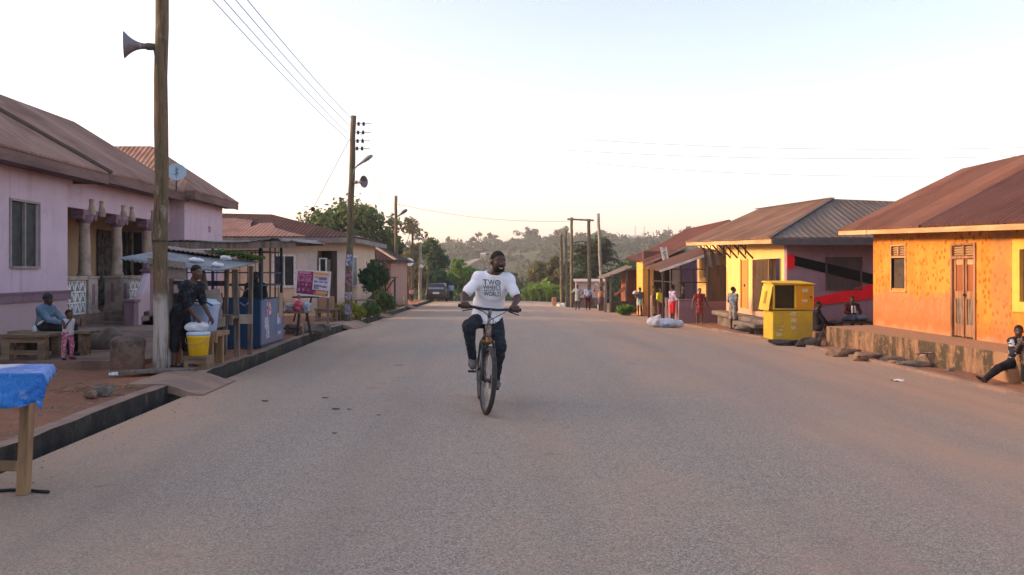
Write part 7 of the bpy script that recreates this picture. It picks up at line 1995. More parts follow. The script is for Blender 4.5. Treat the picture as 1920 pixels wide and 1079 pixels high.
J = {k_: np.array(T(v)) for k_, v in dict(pel=(.03, .84, 1.03), neck=(.065, .58, 1.56), head=(.105, .53, 1.70), sR=(-.105, .60, 1.50), sL=(.235, .60, 1.50), eR=(-.285, .50, 1.285), eL=(.350, .50, 1.285), wR=(-.292, .325, 1.205), wL=(.292, .325, 1.205),
    hR=(-.075, .82, 1.0), hL=(.125, .82, 1.0), kR=(-.215, .385, .945), kL=(.170, .46, .70), aR=(-.145, .555, .545), aL=(.155, .745, .285), tR=(-.150, .42, .475), tL=(.165, .60, .235)).items()}
J['face'] = nv((.46, -.88, .0)); J['hup'] = nv((.06, 0, 1)); 
TEE = M("white_tee", (.80, .83, .90), .9, .06, 5, (.74, .78, .87), .3, 70, spec=.1)
JEAN = M("black_denim", (.022, .030, .040), .9, .4, 10, (.036, .048, .060), .35, 90, spec=.1); SHOE = M("grey_suede_shoe", (.13, .125, .13), .9, .25, 8, bump=.3)
def cyc_extra(body, J, P, q, h):
    pass
cell = .0075; s = 1.06
lo, hi = bounds(J, .28)
S = SDF(lo, hi, cell); torso(S, J, s, 0, 1.0); P, q, h = head(S, J, s, 1.04)
la, f, hu = q
S.ell(P(0, .085, -.063), np.array([.034, .016, .015]) * h, .006 * h, q, mode='sub')           # open smile
for sd, k_ in (('R', -1), ('L', 1)):
    arm(S, J, sd, s, 0, 2.0); leg(S, J, sd, s * .92); foot(S, J, sd, s)
    w = J['w' + sd]; S.ell(np.array(TS((k_ * .292, .285, 1.202))), np.array([.045, .05, .022]) * s, .02)     # back of the hand over the bar
    for i, (dx, L) in enumerate(((-.036, .95), (-.012, 1.05), (.012, 1.0), (.035, .85))):
        xx = k_ * .292 - k_ * dx
        c = [(xx, .262, 1.212), (xx, .222 - .006 * (i == 1), 1.204), (xx, .208, 1.176), (xx, .219, 1.150), (xx + k_ * .002, .242, 1.142 + .004 * i)]
        for (a_, b_), r_ in zip(zip(c[:-1], c[1:]), (.0115, .011, .0105, .0095)): S.cone(TS(a_), TS(b_), r_ * s, r_ * .95 * s, .006)
    c = [(k_ * .250, .29, 1.195), (k_ * .232, .25, 1.180), (k_ * .245, .222, 1.150)]
    S.cone(TS(c[0]), TS(c[1]), .014, .0125, .01); S.cone(TS(c[1]), TS(c[2]), .0125, .010, .006)
CYC = tag(S.build("person", SK1, loc=(BX0, BY0 + .6, 0)), "smiling man in white printed shirt and black jeans riding the bicycle", "person")
S = SDF(np.array(J['head']) - .2, np.array(J['head']) + .24, .008); S.ell(P(0, -.014, .033), np.array([.0760, .0950, .0895]) * h, .01, q); S.cut(P(0, .066, .060), nv(f * .72 - hu * .70)); S.cut(P(0, 0, -.012), -hu); S.ell(P(0, .095, -.02), np.array([.075, .075, .078]) * h, .01, q, mode='sub'); S.build("hair", HAIR, CYC)
S = SDF(np.array(J['head']) - .2, np.array(J['head']) + .2, .007); S.ell(P(0, .030, -.072), np.array([.061, .066, .046]) * h, .01, q); S.ell(P(0, .075, -.058), np.array([.034, .05, .020]) * h, .006, q, mode='sub'); S.cut(P(0, 0, -.045), hu); S.build("beard", M("short_beard", (.018, .013, .011), .95, .3, 30, bump=.4, bscale=140), CYC)
m = MB(); m.grid(lambda u, v: P((u - .5) * .040, .080 - .25 * ((u - .5) * .040) ** 2 / .03, -.058 - .007 * v - .006 * (1 - (2 * u - 1) ** 2)), 10, 2); m.build("teeth", TEETH, CYC, True, solid=.003)
for k_ in (-1, 1):
    m = MB(); c = P(k_ * .031, .079, .012); m.lathe(c, f, [(-.008, .003), (-.004, .008), (.001, .009), (.003, .006), (.004, .001)], 12); e = m.build("eye", EYEW, CYC, True)
    m = MB(); m.lathe(c + f * .004, f, [(0, .006), (.003, .005), (.0045, .001)], 10); m.build("iris", EYED, e)
# shirt with sleeves, print
S = SDF(lo, hi, cell); torso(S, J, s, .018, 1.02)
for sd in 'RL':
    a_, e_ = J['s' + sd], J['e' + sd]; S.cone(a_, a_ + (e_ - a_) * .72, .057 * s, .061 * s, .045); S.cut(a_ + (e_ - a_) * .70 + nv(e_ - a_) * .004, nv(e_ - a_)) if False else None
S.cone(J['pel'] + np.array((0, -.02, .02)), J['pel'] + np.array((0, -.05, -.05)), .165, .165, .05); S.ell(J['pel'] + np.array((.01, -.04, .16)), (.185, .15, .17), .06)
S.noise(.0030, .16, 4); S.noise(.0016, .07, 9)
up_ = nv(J['neck'] - J['pel'])
for i, (px_, dv) in enumerate(((-.16, .5), (.12, .3), (.20, -.6))):           # long soft folds from chest to hem
    a_ = np.array(T((px_ + .05, .52, 1.33))); b_ = np.array(T((px_ * .6 + .04, .62, 1.10))); S.cone(a_, b_, .004, .006, .03, mode='sub')
S.cut(J['pel'] + np.array((0, 0, -.02)), nv((0, .25, -1))); S.ell(J['neck'] + up_ * .040, (.085, .085, .075), .012, mode='sub')
for sd in 'RL':
    a_, e_ = J['s' + sd], J['e' + sd]; S.cut(a_ + (e_ - a_) * .66, nv(e_ - a_)) if False else None
SH = S.build("shirt", TEE, CYC)
from mathutils.bvhtree import BVHTree
shw = [Vector(v.co) + origin(SH) for v in SH.data.vertices]
bvh = BVHTree.FromPolygons(shw, [tuple(p.vertices) for p in SH.data.polygons])
INKT = M("shirt_ink", (.030, .036, .060), .9, .2, bump=0)
PC = W(922, 541, 9.3)
def printed(txt, cx_, cz_, width, height):
    cu = bpy.data.curves.new("print", 'FONT'); cu.body = txt; cu.align_x = 'CENTER'; cu.align_y = 'CENTER'; cu.size = 1; cu.resolution_u = 4; cu.offset = .012
    o = bpy.data.objects.new("print", cu); COL.objects.link(o)
    me = bpy.data.meshes.new_from_object(o.evaluated_get(bpy.context.evaluated_depsgraph_get())); bpy.data.objects.remove(o)
    P_ = np.array([v.co[:] for v in me.vertices]); mn, mx = P_.min(0), P_.max(0)
    out = []
    for v in P_:
        x = cx_ + ((v[0] - mn[0]) / (mx[0] - mn[0]) - .5) * width; z = cz_ + ((v[1] - mn[1]) / (mx[1] - mn[1]) - .5) * height
        x += -.04 * (z - PC.z); z += -.05 * (x - PC.x)
        hit = bvh.ray_cast(Vector((x, 8.0, z)), Vector((0, 1, 0)))[0]; out.append((x, (hit.y if hit else 9.2) - .0035, z))
    link_mesh("print", out, [tuple(p.vertices) for p in me.polygons], INKT, SH)
printed("T", PC.x - .075, PC.z + .068, .055, .062); printed("W", PC.x - .004, PC.z + .068, .080, .062); printed("O", PC.x + .072, PC.z + .066, .066, .066); printed("o", PC.x + .072, PC.z + .066, .026, .026)
printed("WHEELS", PC.x, PC.z + .008, .205, .044); printed("AROUND THE", PC.x + .003, PC.z - .030, .200, .019); printed("WORLD", PC.x, PC.z - .070, .200, .050)
S = SDF(lo, hi, cell)
qf = frames(J); S.ell(J['pel'] + np.array((0, 0, -.01)), np.array([.172, .14, .12]), .03, qf)
for sd in 'RL': leg(S, J, sd, s * .92, .014, 1.94, .95)
S.noise(.004, .11, 5); S.noise(.002, .05, 6); S.cut(J['pel'] + np.array((0, 0, .12)), (0, 0, 1)); S.build("trousers", JEAN, CYC)
for sd in 'RL':
    S = SDF(np.minimum(J['a' + sd], J['t' + sd]) - .14, np.maximum(J['a' + sd], J['t' + sd]) + .14, .008); foot(S, J, sd, s * 1.12, .008); S.cut(J['a' + sd] + (0, 0, .05), (0, 0, 1)); S.build("shoe", SHOE, CYC)

# ------------------------------------------------------------------ left side
BLUSW = cloth("faded_blue_sweater", (.15, .245, .33), (.11, .185, .26), 7); DKTR = cloth("dark_trousers", (.022, .024, .028), (.038, .04, .045))
def trim(body, J, P, q, h):
    for (c, r, t) in (((-7.76, 13.165, .74), (.075, .018, .022), .6), ((-7.615, 13.11, .84), (.03, .018, .022), .2)):
        S = SDF(np.array(c) - .16, np.array(c) + .16, .01); c_, n_ = math.cos(t), math.sin(t); S.ell(c, r, .01, [[c_, 0, n_], [0, 1, 0], [-n_, 0, c_]]); S.build("white_trim", WHITE, body)
person(dict(pel=(-7.80, 13.32, .70), neck=(-7.74, 13.30, 1.01), head=(-7.70, 13.28, 1.115), sR=(-7.76, 13.16, .965), sL=(-7.74, 13.45, .965), eR=(-7.60, 13.12, .79), eL=(-7.58, 13.46, .79), wR=(-7.38, 13.18, .735), wL=(-7.36, 13.40, .735),
    hR=(-7.76, 13.25, .68), hL=(-7.76, 13.40, .68), kR=(-7.36, 13.22, .66), kL=(-7.36, 13.42, .66), aR=(-7.28, 13.20, .27), aL=(-7.30, 13.42, .27), tR=(-7.14, 13.18, .225), tL=(-7.16, 13.42, .225), face=(.93, -.30, -.05)),
    .82, "man in faded blue sweater and dark knitted cap sitting on the timber bench", SK2, (BLUSW, 1.9, .02), ('trousers', DKTR, 1.95), M("dark_shoe", (.03, .026, .024), .7, .3), .012, hairstyle='cap', hairm=cloth("dark_knit", (.032, .034, .042), (.05, .05, .06), 30), extra=trim)
VEST = cloth("white_vest", (.60, .60, .63), (.50, .50, .54)); PINKT = cloth("pink_print_trousers", (.46, .10, .20), (.58, .42, .47), 26, (.50, .56))
person(stand(-6.97, 12.55, TZ, .77, 62, R_=((-.2, -.5, -.6), (.3, -.6, .9)), L_=((.3, -.55, -.5), (-.25, -.5, .95)), legs=(((-.10, .05, -1), (0, .05, -1)), ((.10, -.1, -1), (0, .1, -1))), lean=(0, -.1), wide=1.05), .455, "small child in white vest and pink patterned trousers standing by the bench", SK3, (VEST, .0, -.12), ('trousers', PINKT, 1.9), M("dark_red_sandal", (.10, .02, .025), .7, .2), .0085, hs=1.42, girth=1.15, curl=1.0)
BLKTEE = cloth("black_print_tee", (.016, .018, .024), (.045, .055, .065), 16, (.52, .60)); BLKSK = cloth("black_wrap", (.012, .013, .016), (.022, .023, .026))
Jw = stand(-5.00, 12.05, .11, 1.58, 72, R_=((-.15, -.35, -1), (.05, -.55, -.75)), L_=((.12, -.2, -1), (.0, -.5, -.8)), legs=(((-.03, .02, -1), (0, .05, -1)), ((.05, -.10, -1), (0, .08, -1))), lean=(0, -.50), face=-4, pitch=6)
wr = np.array((-4.66, 11.90, .86)); Jw['wR'] = wr; Jw['eR'] = (Jw['sR'] + wr) / 2 + np.array((-.03, -.03, -.05)); Jw['hdR'] = nv((.2, .1, -1))
person(Jw, .92, "woman in dark printed shirt bending over the yellow bucket", SK3, (BLKTEE, .9, -.10), ('trousers', BLKSK, 1.35), M("dark_sandal", (.03, .025, .022), .7, .2), .010, hairstyle='short', girth=.9)
person(stand(-5.30, 16.55, .14, 1.45, 8, R_=((-.2, -.3, -1), (.15, -.7, -.5)), L_=((.2, -.3, -1), (-.1, -.7, -.5))), .84, "dark clad vendor standing inside the blue kiosk behind its counter", SK2, (cloth("dark_green_top", (.022, .036, .036), (.035, .05, .048)), .9, -.1), ('trousers', DKTR, 1.9), None, .014)
person(stand(-5.02, 66, fall(66) - .02, 1.56, 172, legs=(((-.05, .12, -1), (0, -.05, -1)), ((.05, -.12, -1), (0, .22, -1)))), .9, "walker in pale blue shirt seen from behind beside the parked car", SK2, (cloth("pale_blue_shirt", (.30, .36, .47), (.24, .30, .40)), 1.6, -.1), ('trousers', DKTR, 1.9), None, .02)
person(stand(-7.02, 56, gz(-7.02, 56), 1.02, 20, wide=1.1), .6, "child in pink shirt standing at the verge beyond the yellow parasol", SK2, (cloth("rose_shirt", (.50, .26, .30), (.42, .2, .24)), .9, -.1), ('shorts', cloth("plum_shorts", (.06, .025, .04), (.08, .03, .05)), 1.3), None, .016, hs=1.25)
# ------------------------------------------------------------------ right side, far
def far(x, y, H, yaw, label, sk, top, bottom, **kw):
    a = {k_: kw.pop(k_) for k_ in ('R_', 'L_', 'legs', 'lean', 'face', 'wide', 'pitch') if k_ in kw}
    z = kw.pop('z', None)
    kw.setdefault('cell', .016)
    return person(stand(x, y, gz(x, y) if z is None else z, H, yaw, **a), H / 1.72, label, sk, top, bottom, None, **kw)
far(3.70, 45.2, 1.43, -8, "teenager in pale grey long tunic with hands on hips", SK2, (cloth("pale_grey_tunic", (.36, .38, .37), (.30, .32, .31)), .8, 0, .75), None, R_=((-.75, .1, -.7), (.65, -.1, -.55)), L_=((.75, .1, -.7), (-.65, -.1, -.55)), hs=1.08)
far(4.32, 45.4, 1.40, 5, "youth in white and blue shirt with dark red trousers", SK2, (cloth("white_blue_shirt", (.60, .66, .72), (.16, .25, .45), 3, (.50, .56)), .8, -.12), ('trousers', cloth("dark_red_trousers", (.13, .012, .02), (.10, .01, .015)), 1.7), hs=1.08)
BC_ = far(4.93, 44.6, 1.36, 0, "bowl carrier with both arms raised to a bowl on the head", SK3, (cloth("apricot_top", (.52, .30, .20), (.42, .23, .15)), .3, -.1), ('skirt', cloth("plum_wrap", (.10, .06, .10), (.16, .10, .13), 14), .72), R_=((-1, 0, .25), (.35, 0, 1)), L_=((1, 0, .25), (-.35, 0, 1)), hs=1.06)
bz = gz(4.93, 44.6) + 1.395
m = MB(); m.lathe((4.93, 44.58, bz), (0, 0, 1), [(0, .14), (.02, .17), (.10, .26), (.16, .31), (.165, .325), (.175, .325), (.17, .30), (.11, .25), (.04, .17), (.03, .02)], 22); tag(m.build("head_bowl", M("enamel_bowl", (.40, .42, .42), .4, .25, 4, (.16, .18, .18), .1), None, True, loc=(4.93, 44.58, bz)), "wide pale enamel bowl balanced on the bowl carrier's head", "bowl")
far(6.10, 38.2, 1.38, 25, "girl in grey top and pale green skirt holding a white bag at her shoulder", SK2, (cloth("grey_top", (.14, .155, .17), (.10, .11, .13)), .8, -.1), ('skirt', cloth("pale_green_skirt", (.38, .48, .47), (.30, .40, .40)), .62), R_=((-.45, -.2, -1), (.0, -.2, 1)), hs=1.08)
sack("shoulder_bag", (5.88, 38.05, gz(6.1, 38.2) + 1.12), (.13, .09, .09), SKW, "white bag held up at the girl's shoulder beside the amber pillar", "bag", 15)
far(5.98, 33.6, 1.47, 60, "woman in brown patterned dress standing under the awning's outer edge", SK2, (cloth("brown_pattern", (.22, .15, .09), (.07, .04, .03), 16, (.48, .55)), .5, 0, 1.5), None, hairstyle='bun')
far(6.12, 33.0, 1.40, 40, "youth in bright yellow top half hidden in the group under the awning", SK2, (cloth("neon_yellow", (.62, .66, .06), (.52, .55, .05)), .8, -.1), ('trousers', cloth("maroon_cloth", (.12, .04, .045), (.16, .07, .06), 12), 1.7))
far(6.22, 31.0, 1.50, 105, "man in lavender shirt and red shorts with folded arms at the porch corner", SK2, (cloth("lavender_shirt", (.38, .32, .47), (.50, .44, .56), 12), 1.1, -.25), ('shorts', cloth("red_shorts", (.50, .02, .03), (.42, .015, .025)), .95), R_=((-.12, -.35, -1), (.55, -.75, .15)), L_=((.12, -.35, -1), (-.55, -.75, .15)))
far(6.78, 31.8, 1.02, 70, "child in black and white shirt on the porch behind the man in lavender", SK2, (cloth("black_white_shirt", (.42, .43, .47), (.03, .03, .035), 5, (.48, .52)), .9, -.1), ('shorts', DKTR, 1.1), z=.12, hs=1.2)
far(7.06, 30.1, 1.37, 3, "woman in dark red patterned dress walking past the purple porch wall", SK3, (cloth("red_pattern_dress", (.18, .022, .030), (.34, .14, .12), 15, (.52, .60)), .45, 0, .88), None, R_=((-.5, 0, -1), (-.25, -.3, -1)), L_=((.5, .1, -1), (.35, -.2, -1)), legs=(((-.02, .14, -1), (.02, .10, -1)), ((.01, -.14, -1), (-.03, .12, -1))), cell=.012)
far(7.24, 26.2, 1.43, 118, "girl in blue grey patterned shirt looking up beside the concrete steps", SK2, (cloth("blue_grey_print", (.20, .235, .30), (.08, .085, .10), 14, (.48, .55)), .8, -.25), ('shorts', cloth("grey_print_shorts", (.30, .28, .27), (.16, .15, .15), 14), 1.0), R_=((-.35, .3, -1), (.2, -.35, -1)), L_=((.55, -.25, -1), (-.4, -.5, -.5)), face=-10, pitch=-22, cell=.012)
person(dict(pel=(8.42, 22.0, .05), neck=(8.40, 22.0, .54), head=(8.42, 21.98, .665), sR=(8.36, 21.84, .47), sL=(8.42, 22.15, .47), eR=(8.50, 21.78, .26), eL=(8.58, 22.15, .26), wR=(8.66, 21.82, .12), wL=(8.72, 22.05, .14), hR=(8.45, 21.92, .05), hL=(8.47, 22.06, .05), kR=(8.80, 21.86, .22), kL=(8.84, 22.06, .20), aR=(8.98, 21.80, -.13), aL=(9.02, 22.02, -.13), tR=(9.12, 21.76, -.18), tL=(9.15, 21.98, -.18), face=(.6, -.8, -.1)),
    .88, "youth in black sitting low against the purple wall by the yellow kiosk", SK2, (cloth("black_jacket", (.018, .018, .024), (.03, .03, .036)), 1.9, -.05), ('trousers', cloth("dark_plum_trousers", (.030, .024, .030), (.045, .036, .042)), 1.95), None, .014)
m = MB(); m.box(8.25, 8.62, 21.8, 22.2, -.28, -.06); tag(m.build("stone_block", RUB, None, bevel=.03, loc=(8.43, 22, -.28)), "low stone block under the youth in black", "stone block")
person(dict(pel=(9.22, 21.75, .36), neck=(9.22, 21.70, .72), head=(9.22, 21.67, .825), sR=(9.07, 21.72, .665), sL=(9.37, 21.72, .665), eR=(9.02, 21.62, .48), eL=(9.42, 21.62, .48), wR=(9.12, 21.48, .44), wL=(9.32, 21.48, .44), hR=(9.16, 21.72, .35), hL=(9.28, 21.72, .35), kR=(9.10, 21.42, .40), kL=(9.34, 21.42, .40), aR=(9.10, 21.38, .02), aL=(9.34, 21.38, .02), tR=(9.08, 21.26, -.02), tL=(9.36, 21.26, -.02), face=(-.1, -1, -.12)),
    .74, "boy in dark maroon jacket with white stripes sitting on the low bench", SK2, (cloth("maroon_jacket", (.075, .018, .022), (.05, .014, .018)), 1.9, -.05), ('trousers', DKTR, 1.9), None, .013, hs=1.08,
    extra=lambda b, J, P, q, h: [MB().slab([(9.22 + k_ * .035 - .014, 21.565, .66), (9.22 + k_ * .035 + .014, 21.565, .66), (9.22 + k_ * .04 + .016, 21.56, .47), (9.22 + k_ * .04 - .016, 21.56, .47)], (0, .06, 0)).build("white_stripe", WHITE, b) for k_ in (-1, 1)])
person(dict(pel=(8.02, 12.72, .17), neck=(7.99, 12.62, .535), head=(7.965, 12.575, .645), sR=(7.86, 12.58, .485), sL=(8.16, 12.66, .485), eR=(7.80, 12.45, .30), eL=(8.22, 12.50, .30), wR=(7.90, 12.42, .49), wL=(8.00, 12.40, .34), hdR=(.2, .1, 1), hR=(7.96, 12.68, .15), hL=(8.09, 12.70, .15), kR=(7.63, 12.55, .065), kL=(7.93, 12.36, .255), aR=(7.36, 12.48, -.115), aL=(7.88, 12.30, -.125), tR=(7.225, 12.44, -.045), tL=(7.84, 12.18, -.165), face=(-.55, -.83, -.12)),
    .80, "young man in black and white shirt sitting with one leg stretched to the kerb", SK2, (cloth("black_white_print", (.028, .028, .032), (.52, .53, .56), 9, (.53, .57)), 1.0, -.05), ('trousers', cloth("black_track_trousers", (.018, .019, .022), (.03, .03, .034)), 1.9), M("brown_slipper", (.16, .085, .04), .7, .3), .010, hs=1.0, eyes=True, curl=1.0,
    extra=lambda b, J, P, q, h: MB().tube([(7.90, 12.295, .24), (7.875, 12.25, .10), (7.862, 12.235, -.08)], .012, 6).build("side_stripe", WHITE, b))
# ================================================================== trees near the crest
def at(px, Y): return (px - 960) / 1500 * Y
def base(px, Y): 
    x = at(px, Y); return (x, Y, (hill(x, Y) if Y > 78 else fall(Y)) - .1)
def toph(py, Y, b): return CAMH + (510 - py) / 1500 * Y - b[2]
def T_(px, Y, py, rpx, leafm, seed, label, **kw):
    b = base(px, Y); return tree(kw.pop('name', "broadleaf_tree"), b, toph(py, Y, b), rpx * Y / 1500, leafm, seed, label, **kw)
T_(655, 62, 377, 78, LEAF_A, 51, "largest mid green tree rising behind the cream house roof", nclump=46, per=180, leaf=.19, trunk_r=.28, crown_from=.36, flat=.75)
T_(598, 66, 420, 36, LEAF_A, 52, "smaller rounded tree at the end of the brown hipped roof's ridge", nclump=13, per=180, leaf=.18, crown_from=.35)
T_(705, 66, 432, 44, LEAF_D, 53, "dense darker tree right of the pole with posters", nclump=20, per=210, leaf=.20, crown_from=.25)
T_(757, 84, 392, 40, LEAF_O, 54, "sparse olive tree with gaps behind the blue lamp pole", nclump=34, per=75, leaf=.20, crown_from=.15, open_=.2)
T_(765, 72, 462, 34, LEAF_O, 55, "low olive thicket tree behind the thin dish mast", nclump=14, per=150, leaf=.17, crown_from=.15)
T_(812, 76, 436, 27, LEAF_D, 56, "dark upright tree above the parked car", nclump=18, per=200, leaf=.18, crown_from=.22, flat=1.1)
T_(868, 80, 482, 34, LEAF_G, 57, "rounded bright green tree between the walker and the cyclist", nclump=18, per=220, leaf=.17, crown_from=.12)
T_(822, 72, 505, 34, LEAF_D, 58, "low dark tree right behind the parked car's roof", nclump=14, per=190, leaf=.16, crown_from=.12)
T_(905, 92, 515, 30, LEAF_A, 59, "low green tree behind the cyclist's right arm", nclump=12, per=180, leaf=.19, crown_from=.1)
T_(1020, 92, 478, 26, LEAF_O, 60, "olive tree tangled behind the mossy pole", nclump=16, per=130, leaf=.18, crown_from=.15)
T_(1048, 80, 470, 24, LEAF_O, 61, "slim olive tree behind the slender pole", nclump=14, per=120, leaf=.16, crown_from=.15)
T_(1172, 82, 492, 36, LEAF_D, 63, "dark green tree behind the roadside shed roof", nclump=16, per=200, leaf=.18, crown_from=.12)
T_(1218, 100, 452, 42, LEAF_D, 64, "broad green tree above the brick red roof's eave", nclump=20, per=200, leaf=.22, crown_from=.18)
T_(1262, 105, 446, 34, LEAF_A, 65, "lighter green tree touching the brick red roof's ridge", nclump=16, per=190, leaf=.22, crown_from=.2)
T_(1612, 48, 377, 22, LEAF_A, 66, "treetop showing behind the grey roof", nclump=12, per=150, leaf=.13, crown_from=.5)
# feathery tree with layered fronds (dark, right of the crossbar)
def frond_tree(name, b, height, spread, leafm, seed, label, nfr=34, leafl=.34, full=False):
    rs = np.random.RandomState(seed); root = thing(name, b, label, "tree", "trees along the street and beyond")
    b = np.array(b); m = MB(); limb(m, b - (0, 0, .2), b + (0, 0, height * .82), .22, .08, rs, 7, .03); fr = []
    for i in range(nfr):
        t = rs.uniform(.25, .98); an = rs.uniform(0, 6.28); L = spread * (1.05 - .55 * abs(t - .6)) * rs.uniform(.7, 1.1)
        o_ = b + np.array((0, 0, height * t * .85)); d = np.array((math.cos(an), math.sin(an), .35 + .3 * t))
        pts = [o_ + d * L * q + np.array((0, 0, -.55 * L * q * q)) for q in np.linspace(0, 1, 8)]
        m.tube(pts, [.035 * (1 - q * .8) for q in np.linspace(0, 1, 8)], 4); fr.append(pts)
    m.build("trunk", BARK, root, True); VV = []
    for pts in fr:
        for q in range(60):
            t = rs.uniform(.12, 1) * 6.999; i = int(t); p = pts[i] * (1 - t + i) + pts[min(i + 1, 7)] * (t - i); dr = nv(pts[min(i + 1, 7)] - pts[i]); sd = nv(np.cross(dr, (0, 0, 1))) * (1 if q % 2 else -1)
            l = leafl * rs.uniform(.6, 1.2); tip = p + nv(sd + dr * .6 + (0, 0, rs.uniform(-.5, .15))) * l; w = nv(np.cross(tip - p, (0, 0, 1)) + .001) * l * .20; mid = (p + tip) / 2
            VV += [p, mid + w, tip, mid - w]
    VV = np.array(VV)
    if full:
        cs = [b + np.array((rs.uniform(-.5, .5) * spread, rs.uniform(-.5, .5) * spread, height * q)) for q in np.linspace(.18, .84, 14)]
        v2, _ = leaf_cloud(cs, [np.array((spread * .38, spread * .38, spread * .28))] * 14, 260, .17, rs, shell=.3); VV = np.concatenate([VV, v2])
    link_mesh("crown", VV, np.arange(len(VV)).reshape(-1, 4).tolist(), leafm, root)
b = base(1112, 76); frond_tree("feathery_tree", b, toph(432, 76, b), 2.5, LEAF_D, 71, "dark feathery tree with layered drooping fronds behind the crossbar poles", 190, .5, True)
b = base(1065, 86); frond_tree("feathery_tree", b, toph(488, 86, b), 1.8, LEAF_O, 72, "small dry yellowish palm like tree left of the dark feathery one", 20, .34)
# banana plants
def banana(b, h, seed, label):
    rs = np.random.RandomState(seed); root = thing("banana_plant", b, label, "banana plant", "banana plants at the crest"); b = np.array(b)
    m = MB(); m.tube([b - (0, 0, .2), b + (0, 0, h * .25), b + (0, 0, h * .5)], [.12, .10, .07], 8); m.build("stem", M("banana_stem", (.10, .12, .045), .8, .4, 4), root, True)
    for i in range(17):
        an = rs.uniform(0, 6.28); L = h * rs.uniform(.55, .8); st = .25 + .75 * rs.rand(); d = np.array((math.cos(an) * (1.05 - st * .75), math.sin(an) * (1.05 - st * .75), .5 + st)); d = nv(d)
        o_ = b + np.array((0, 0, h * rs.uniform(.12, .42))); sd = nv(np.cross(d, (0, 0, 1)) + .001); dr = rs.uniform(.25, .6)
        m = MB()
        def f(u, v):
            p = o_ + d * L * v + np.array((d[0], d[1], 0)) * L * .25 * v * v + np.array((0, 0, -dr * L * v * v * v)); w = L * .14 * math.sin(math.pi * min(1, .12 + .88 * v)) ** .7
            return p + sd * (u - .5) * 2 * w + np.array((0, 0, abs(u - .5) * w * .9))
        m.grid(f, 4, 10); m.build("leaf", LEAF_B, root, True)
for i, (px, Y, h) in enumerate(((996, 70, 2.0), (1012, 72, 2.6), (1026, 71, 2.4), (1042, 73, 2.5), (1006, 76, 2.5), (1034, 77, 2.9), (985, 74, 1.9), (1054, 75, 2.2))):
    b = base(px, Y); banana(b, h, 80 + i, ["leftmost low banana plant at the road's crest", "tall pale leaved banana plant second in the front row", "banana plant in the middle of the front row", "banana plant in front of the orange boundary post", "banana plant behind the two leftmost ones", "tallest banana plant standing at the back of the clump", "short banana plant peeking out beside the cyclist's left elbow", "banana plant at the clump's end by the mossy pole"][i])
# low growth along the crest
rs = np.random.RandomState(17); C, Rr = [], []
for i in range(150):
    Y = rs.uniform(72, 110); px = rs.uniform(690, 1200)
    if 950 < px < 985 and Y < 84: continue
    x = at(px, Y)
    if -0.04 * Y - 3.6 < x < 2.2 and Y < 78: continue
    z = hill(x, Y) if Y > 78 else fall(Y); r = rs.uniform(.6, 1.5); C.append(np.array((x, Y, z + r * .45))); Rr.append(np.array((r, r, r * .75)))
VV, FF = leaf_cloud(C, Rr, 130, .15, rs, shell=.4)
tag(link_mesh("undergrowth", VV, FF.tolist(), LEAF_D), "dark green undergrowth along the crest below the trees", "undergrowth", None, 'stuff')
# wooded valley and hills
rs = np.random.RandomState(23); C, Rr, SZ = [], [], []
for i in range(3400):
    Y = 105 + 520 * rs.rand() ** 1.15; x = rs.uniform(-.62, .62) * Y
    dt = min((abs(x - p[0]) if abs(Y - p[1]) < 6 else 99) for p in path)
    if dt < 3.5 or (Y < 330 and abs(x + 14) < 22 and 200 < Y and rs.rand() < .4): continue
    r = rs.uniform(1.3, 3.4) * (1 + .5 * (rs.rand() < .12)); z = hill(x, Y)
    for j in range(3):
        C.append(np.array((x + rs.uniform(-.6, .6) * r, Y + rs.uniform(-.6, .6) * r, z + r * rs.uniform(.35, 1.0)))); Rr.append(np.array((r, r, r * .8)) * rs.uniform(.55, .9))
# taller trees standing out on the skyline
for i in range(120):
    Y = rs.uniform(400, 500); x = rs.uniform(-.5, .5) * Y; z = hill(x, Y); h = rs.uniform(5, 11); r = rs.uniform(1.8, 3.6)
    h *= .75
    for j in range(9): C.append(np.array((x + rs.uniform(-1.2, 1.2) * r, Y + rs.uniform(-1, 1) * r, z + h * rs.uniform(.15, 1)))); Rr.append(np.array((r, r, r * .7)) * rs.uniform(.3, .75))
VV, FF = leaf_cloud(C, Rr, 30, .75, rs, shell=.5)
tag(link_mesh("far_woodland", VV, FF.tolist(), WOODS), "hazy wooded slopes covering the valley and the far ridge", "woodland", None, 'stuff')
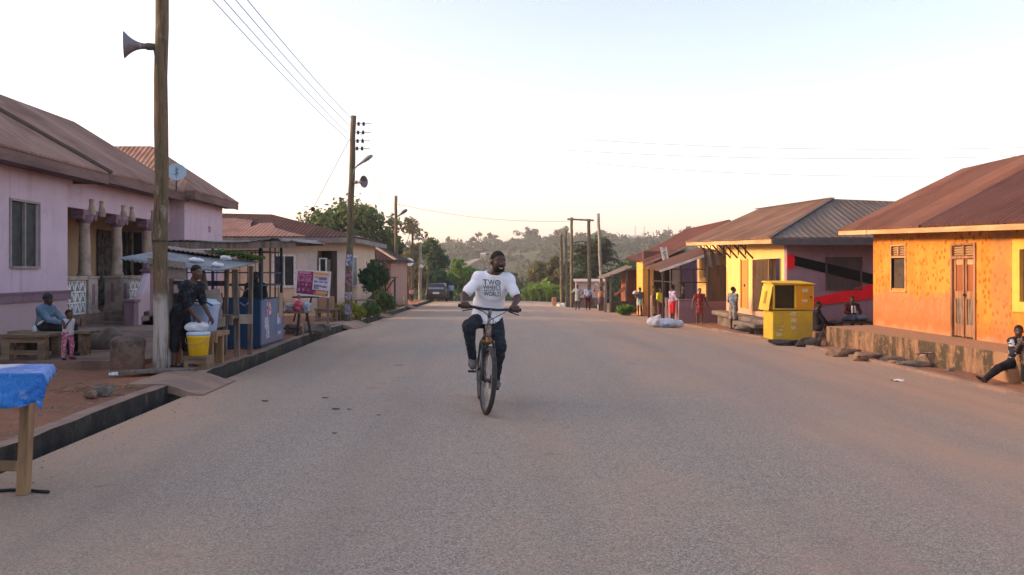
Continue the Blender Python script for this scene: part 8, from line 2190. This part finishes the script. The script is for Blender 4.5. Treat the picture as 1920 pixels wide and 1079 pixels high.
# a few small houses and masts far away
for i, (px, py, Y, w, c) in enumerate(((906, 458, 330, 2.4, (.45, .43, .40)), (1198, 452, 430, 13, (.35, .31, .30)), (1150, 490, 260, 4, (.55, .50, .46)), (880, 447, 400, 6, (.5, .45, .42)))):
    x = at(px, Y); z = hill(x, Y) + 1.2; f = thing("far_house", (x, Y, z - 3), ["tiny white roofed house on the far slope above the cyclist's head", "wide grey roofed building on the far ridge below the masts", "small pale house among the trees behind the dark feathery tree", "small house at the end of the pale hill track"][i], "house", "houses on the far hills")
    m = MB(); m.box(x - w / 2, x + w / 2, Y, Y + w * .7, z - 4, z + .6); m.build("wall", M("far_wall", (.50, .43, .36), .9), f)
    m = MB(); m.slab([(x - w * .58, Y - .5, z + .5), (x + w * .58, Y - .5, z + .5), (x + w * .3, Y + w * .35, z + .5 + w * .22), (x - w * .3, Y + w * .35, z + .5 + w * .22)], (0, 0, .1)); m.slab([(x - w * .58, Y + w * .75, z + .5), (x + w * .58, Y + w * .75, z + .5), (x + w * .3, Y + w * .35, z + .5 + w * .22), (x - w * .3, Y + w * .35, z + .5 + w * .22)], (0, 0, .1)); m.build("roof", M("far_roof_%d" % i, c, .7), f)
for i, (px, Y) in enumerate(((1191, 470), (1208, 475), (1253, 480))):
    x = at(px, Y); z = hill(x, Y); m = MB(); h = CAMH + (510 - 424) / 1500 * Y - z
    for a, b_ in ((-.5, -.5), (.5, -.5), (.5, .5), (-.5, .5)): m.tube([(x + a, Y + b_, z - 1), (x + a * .2, Y + b_ * .2, z + h)], .07, 4)
    for q in range(8): zz = z + h * q / 8; k_ = .5 * (1 - .8 * q / 8); m.tube([(x - k_, Y - k_, zz), (x + k_, Y - k_, zz + h / 8)], .05, 4)
    tag(m.build("lattice_mast", M("mast_grey", (.22, .21, .21), .7), None, loc=(x, Y, z)), ["leftmost of three thin masts on the far ridge", "middle one of three thin masts on the far ridge", "thin far mast nearest to the brick red roof"][i], "mast", "masts on the far ridge")

# ------------------------------------------------------------------ air
hz = MB(); hz.box(-1700, 1700, -30, 1650, -30, 80)
hm = bpy.data.materials.new("evening_haze"); hm.use_nodes = True
hn = hm.node_tree.nodes; hn.remove(hn["Principled BSDF"])
pv = hn.new("ShaderNodeVolumePrincipled"); pv.inputs['Color'].default_value = (.90, .93, .97, 1); pv.inputs['Density'].default_value = HAZE = 0.00055; pv.inputs['Anisotropy'].default_value = 0.25
hm.node_tree.links.new(pv.outputs[0], hn["Material Output"].inputs['Volume'])
tag(hz.build("haze", hm), None, None, None, 'stuff')
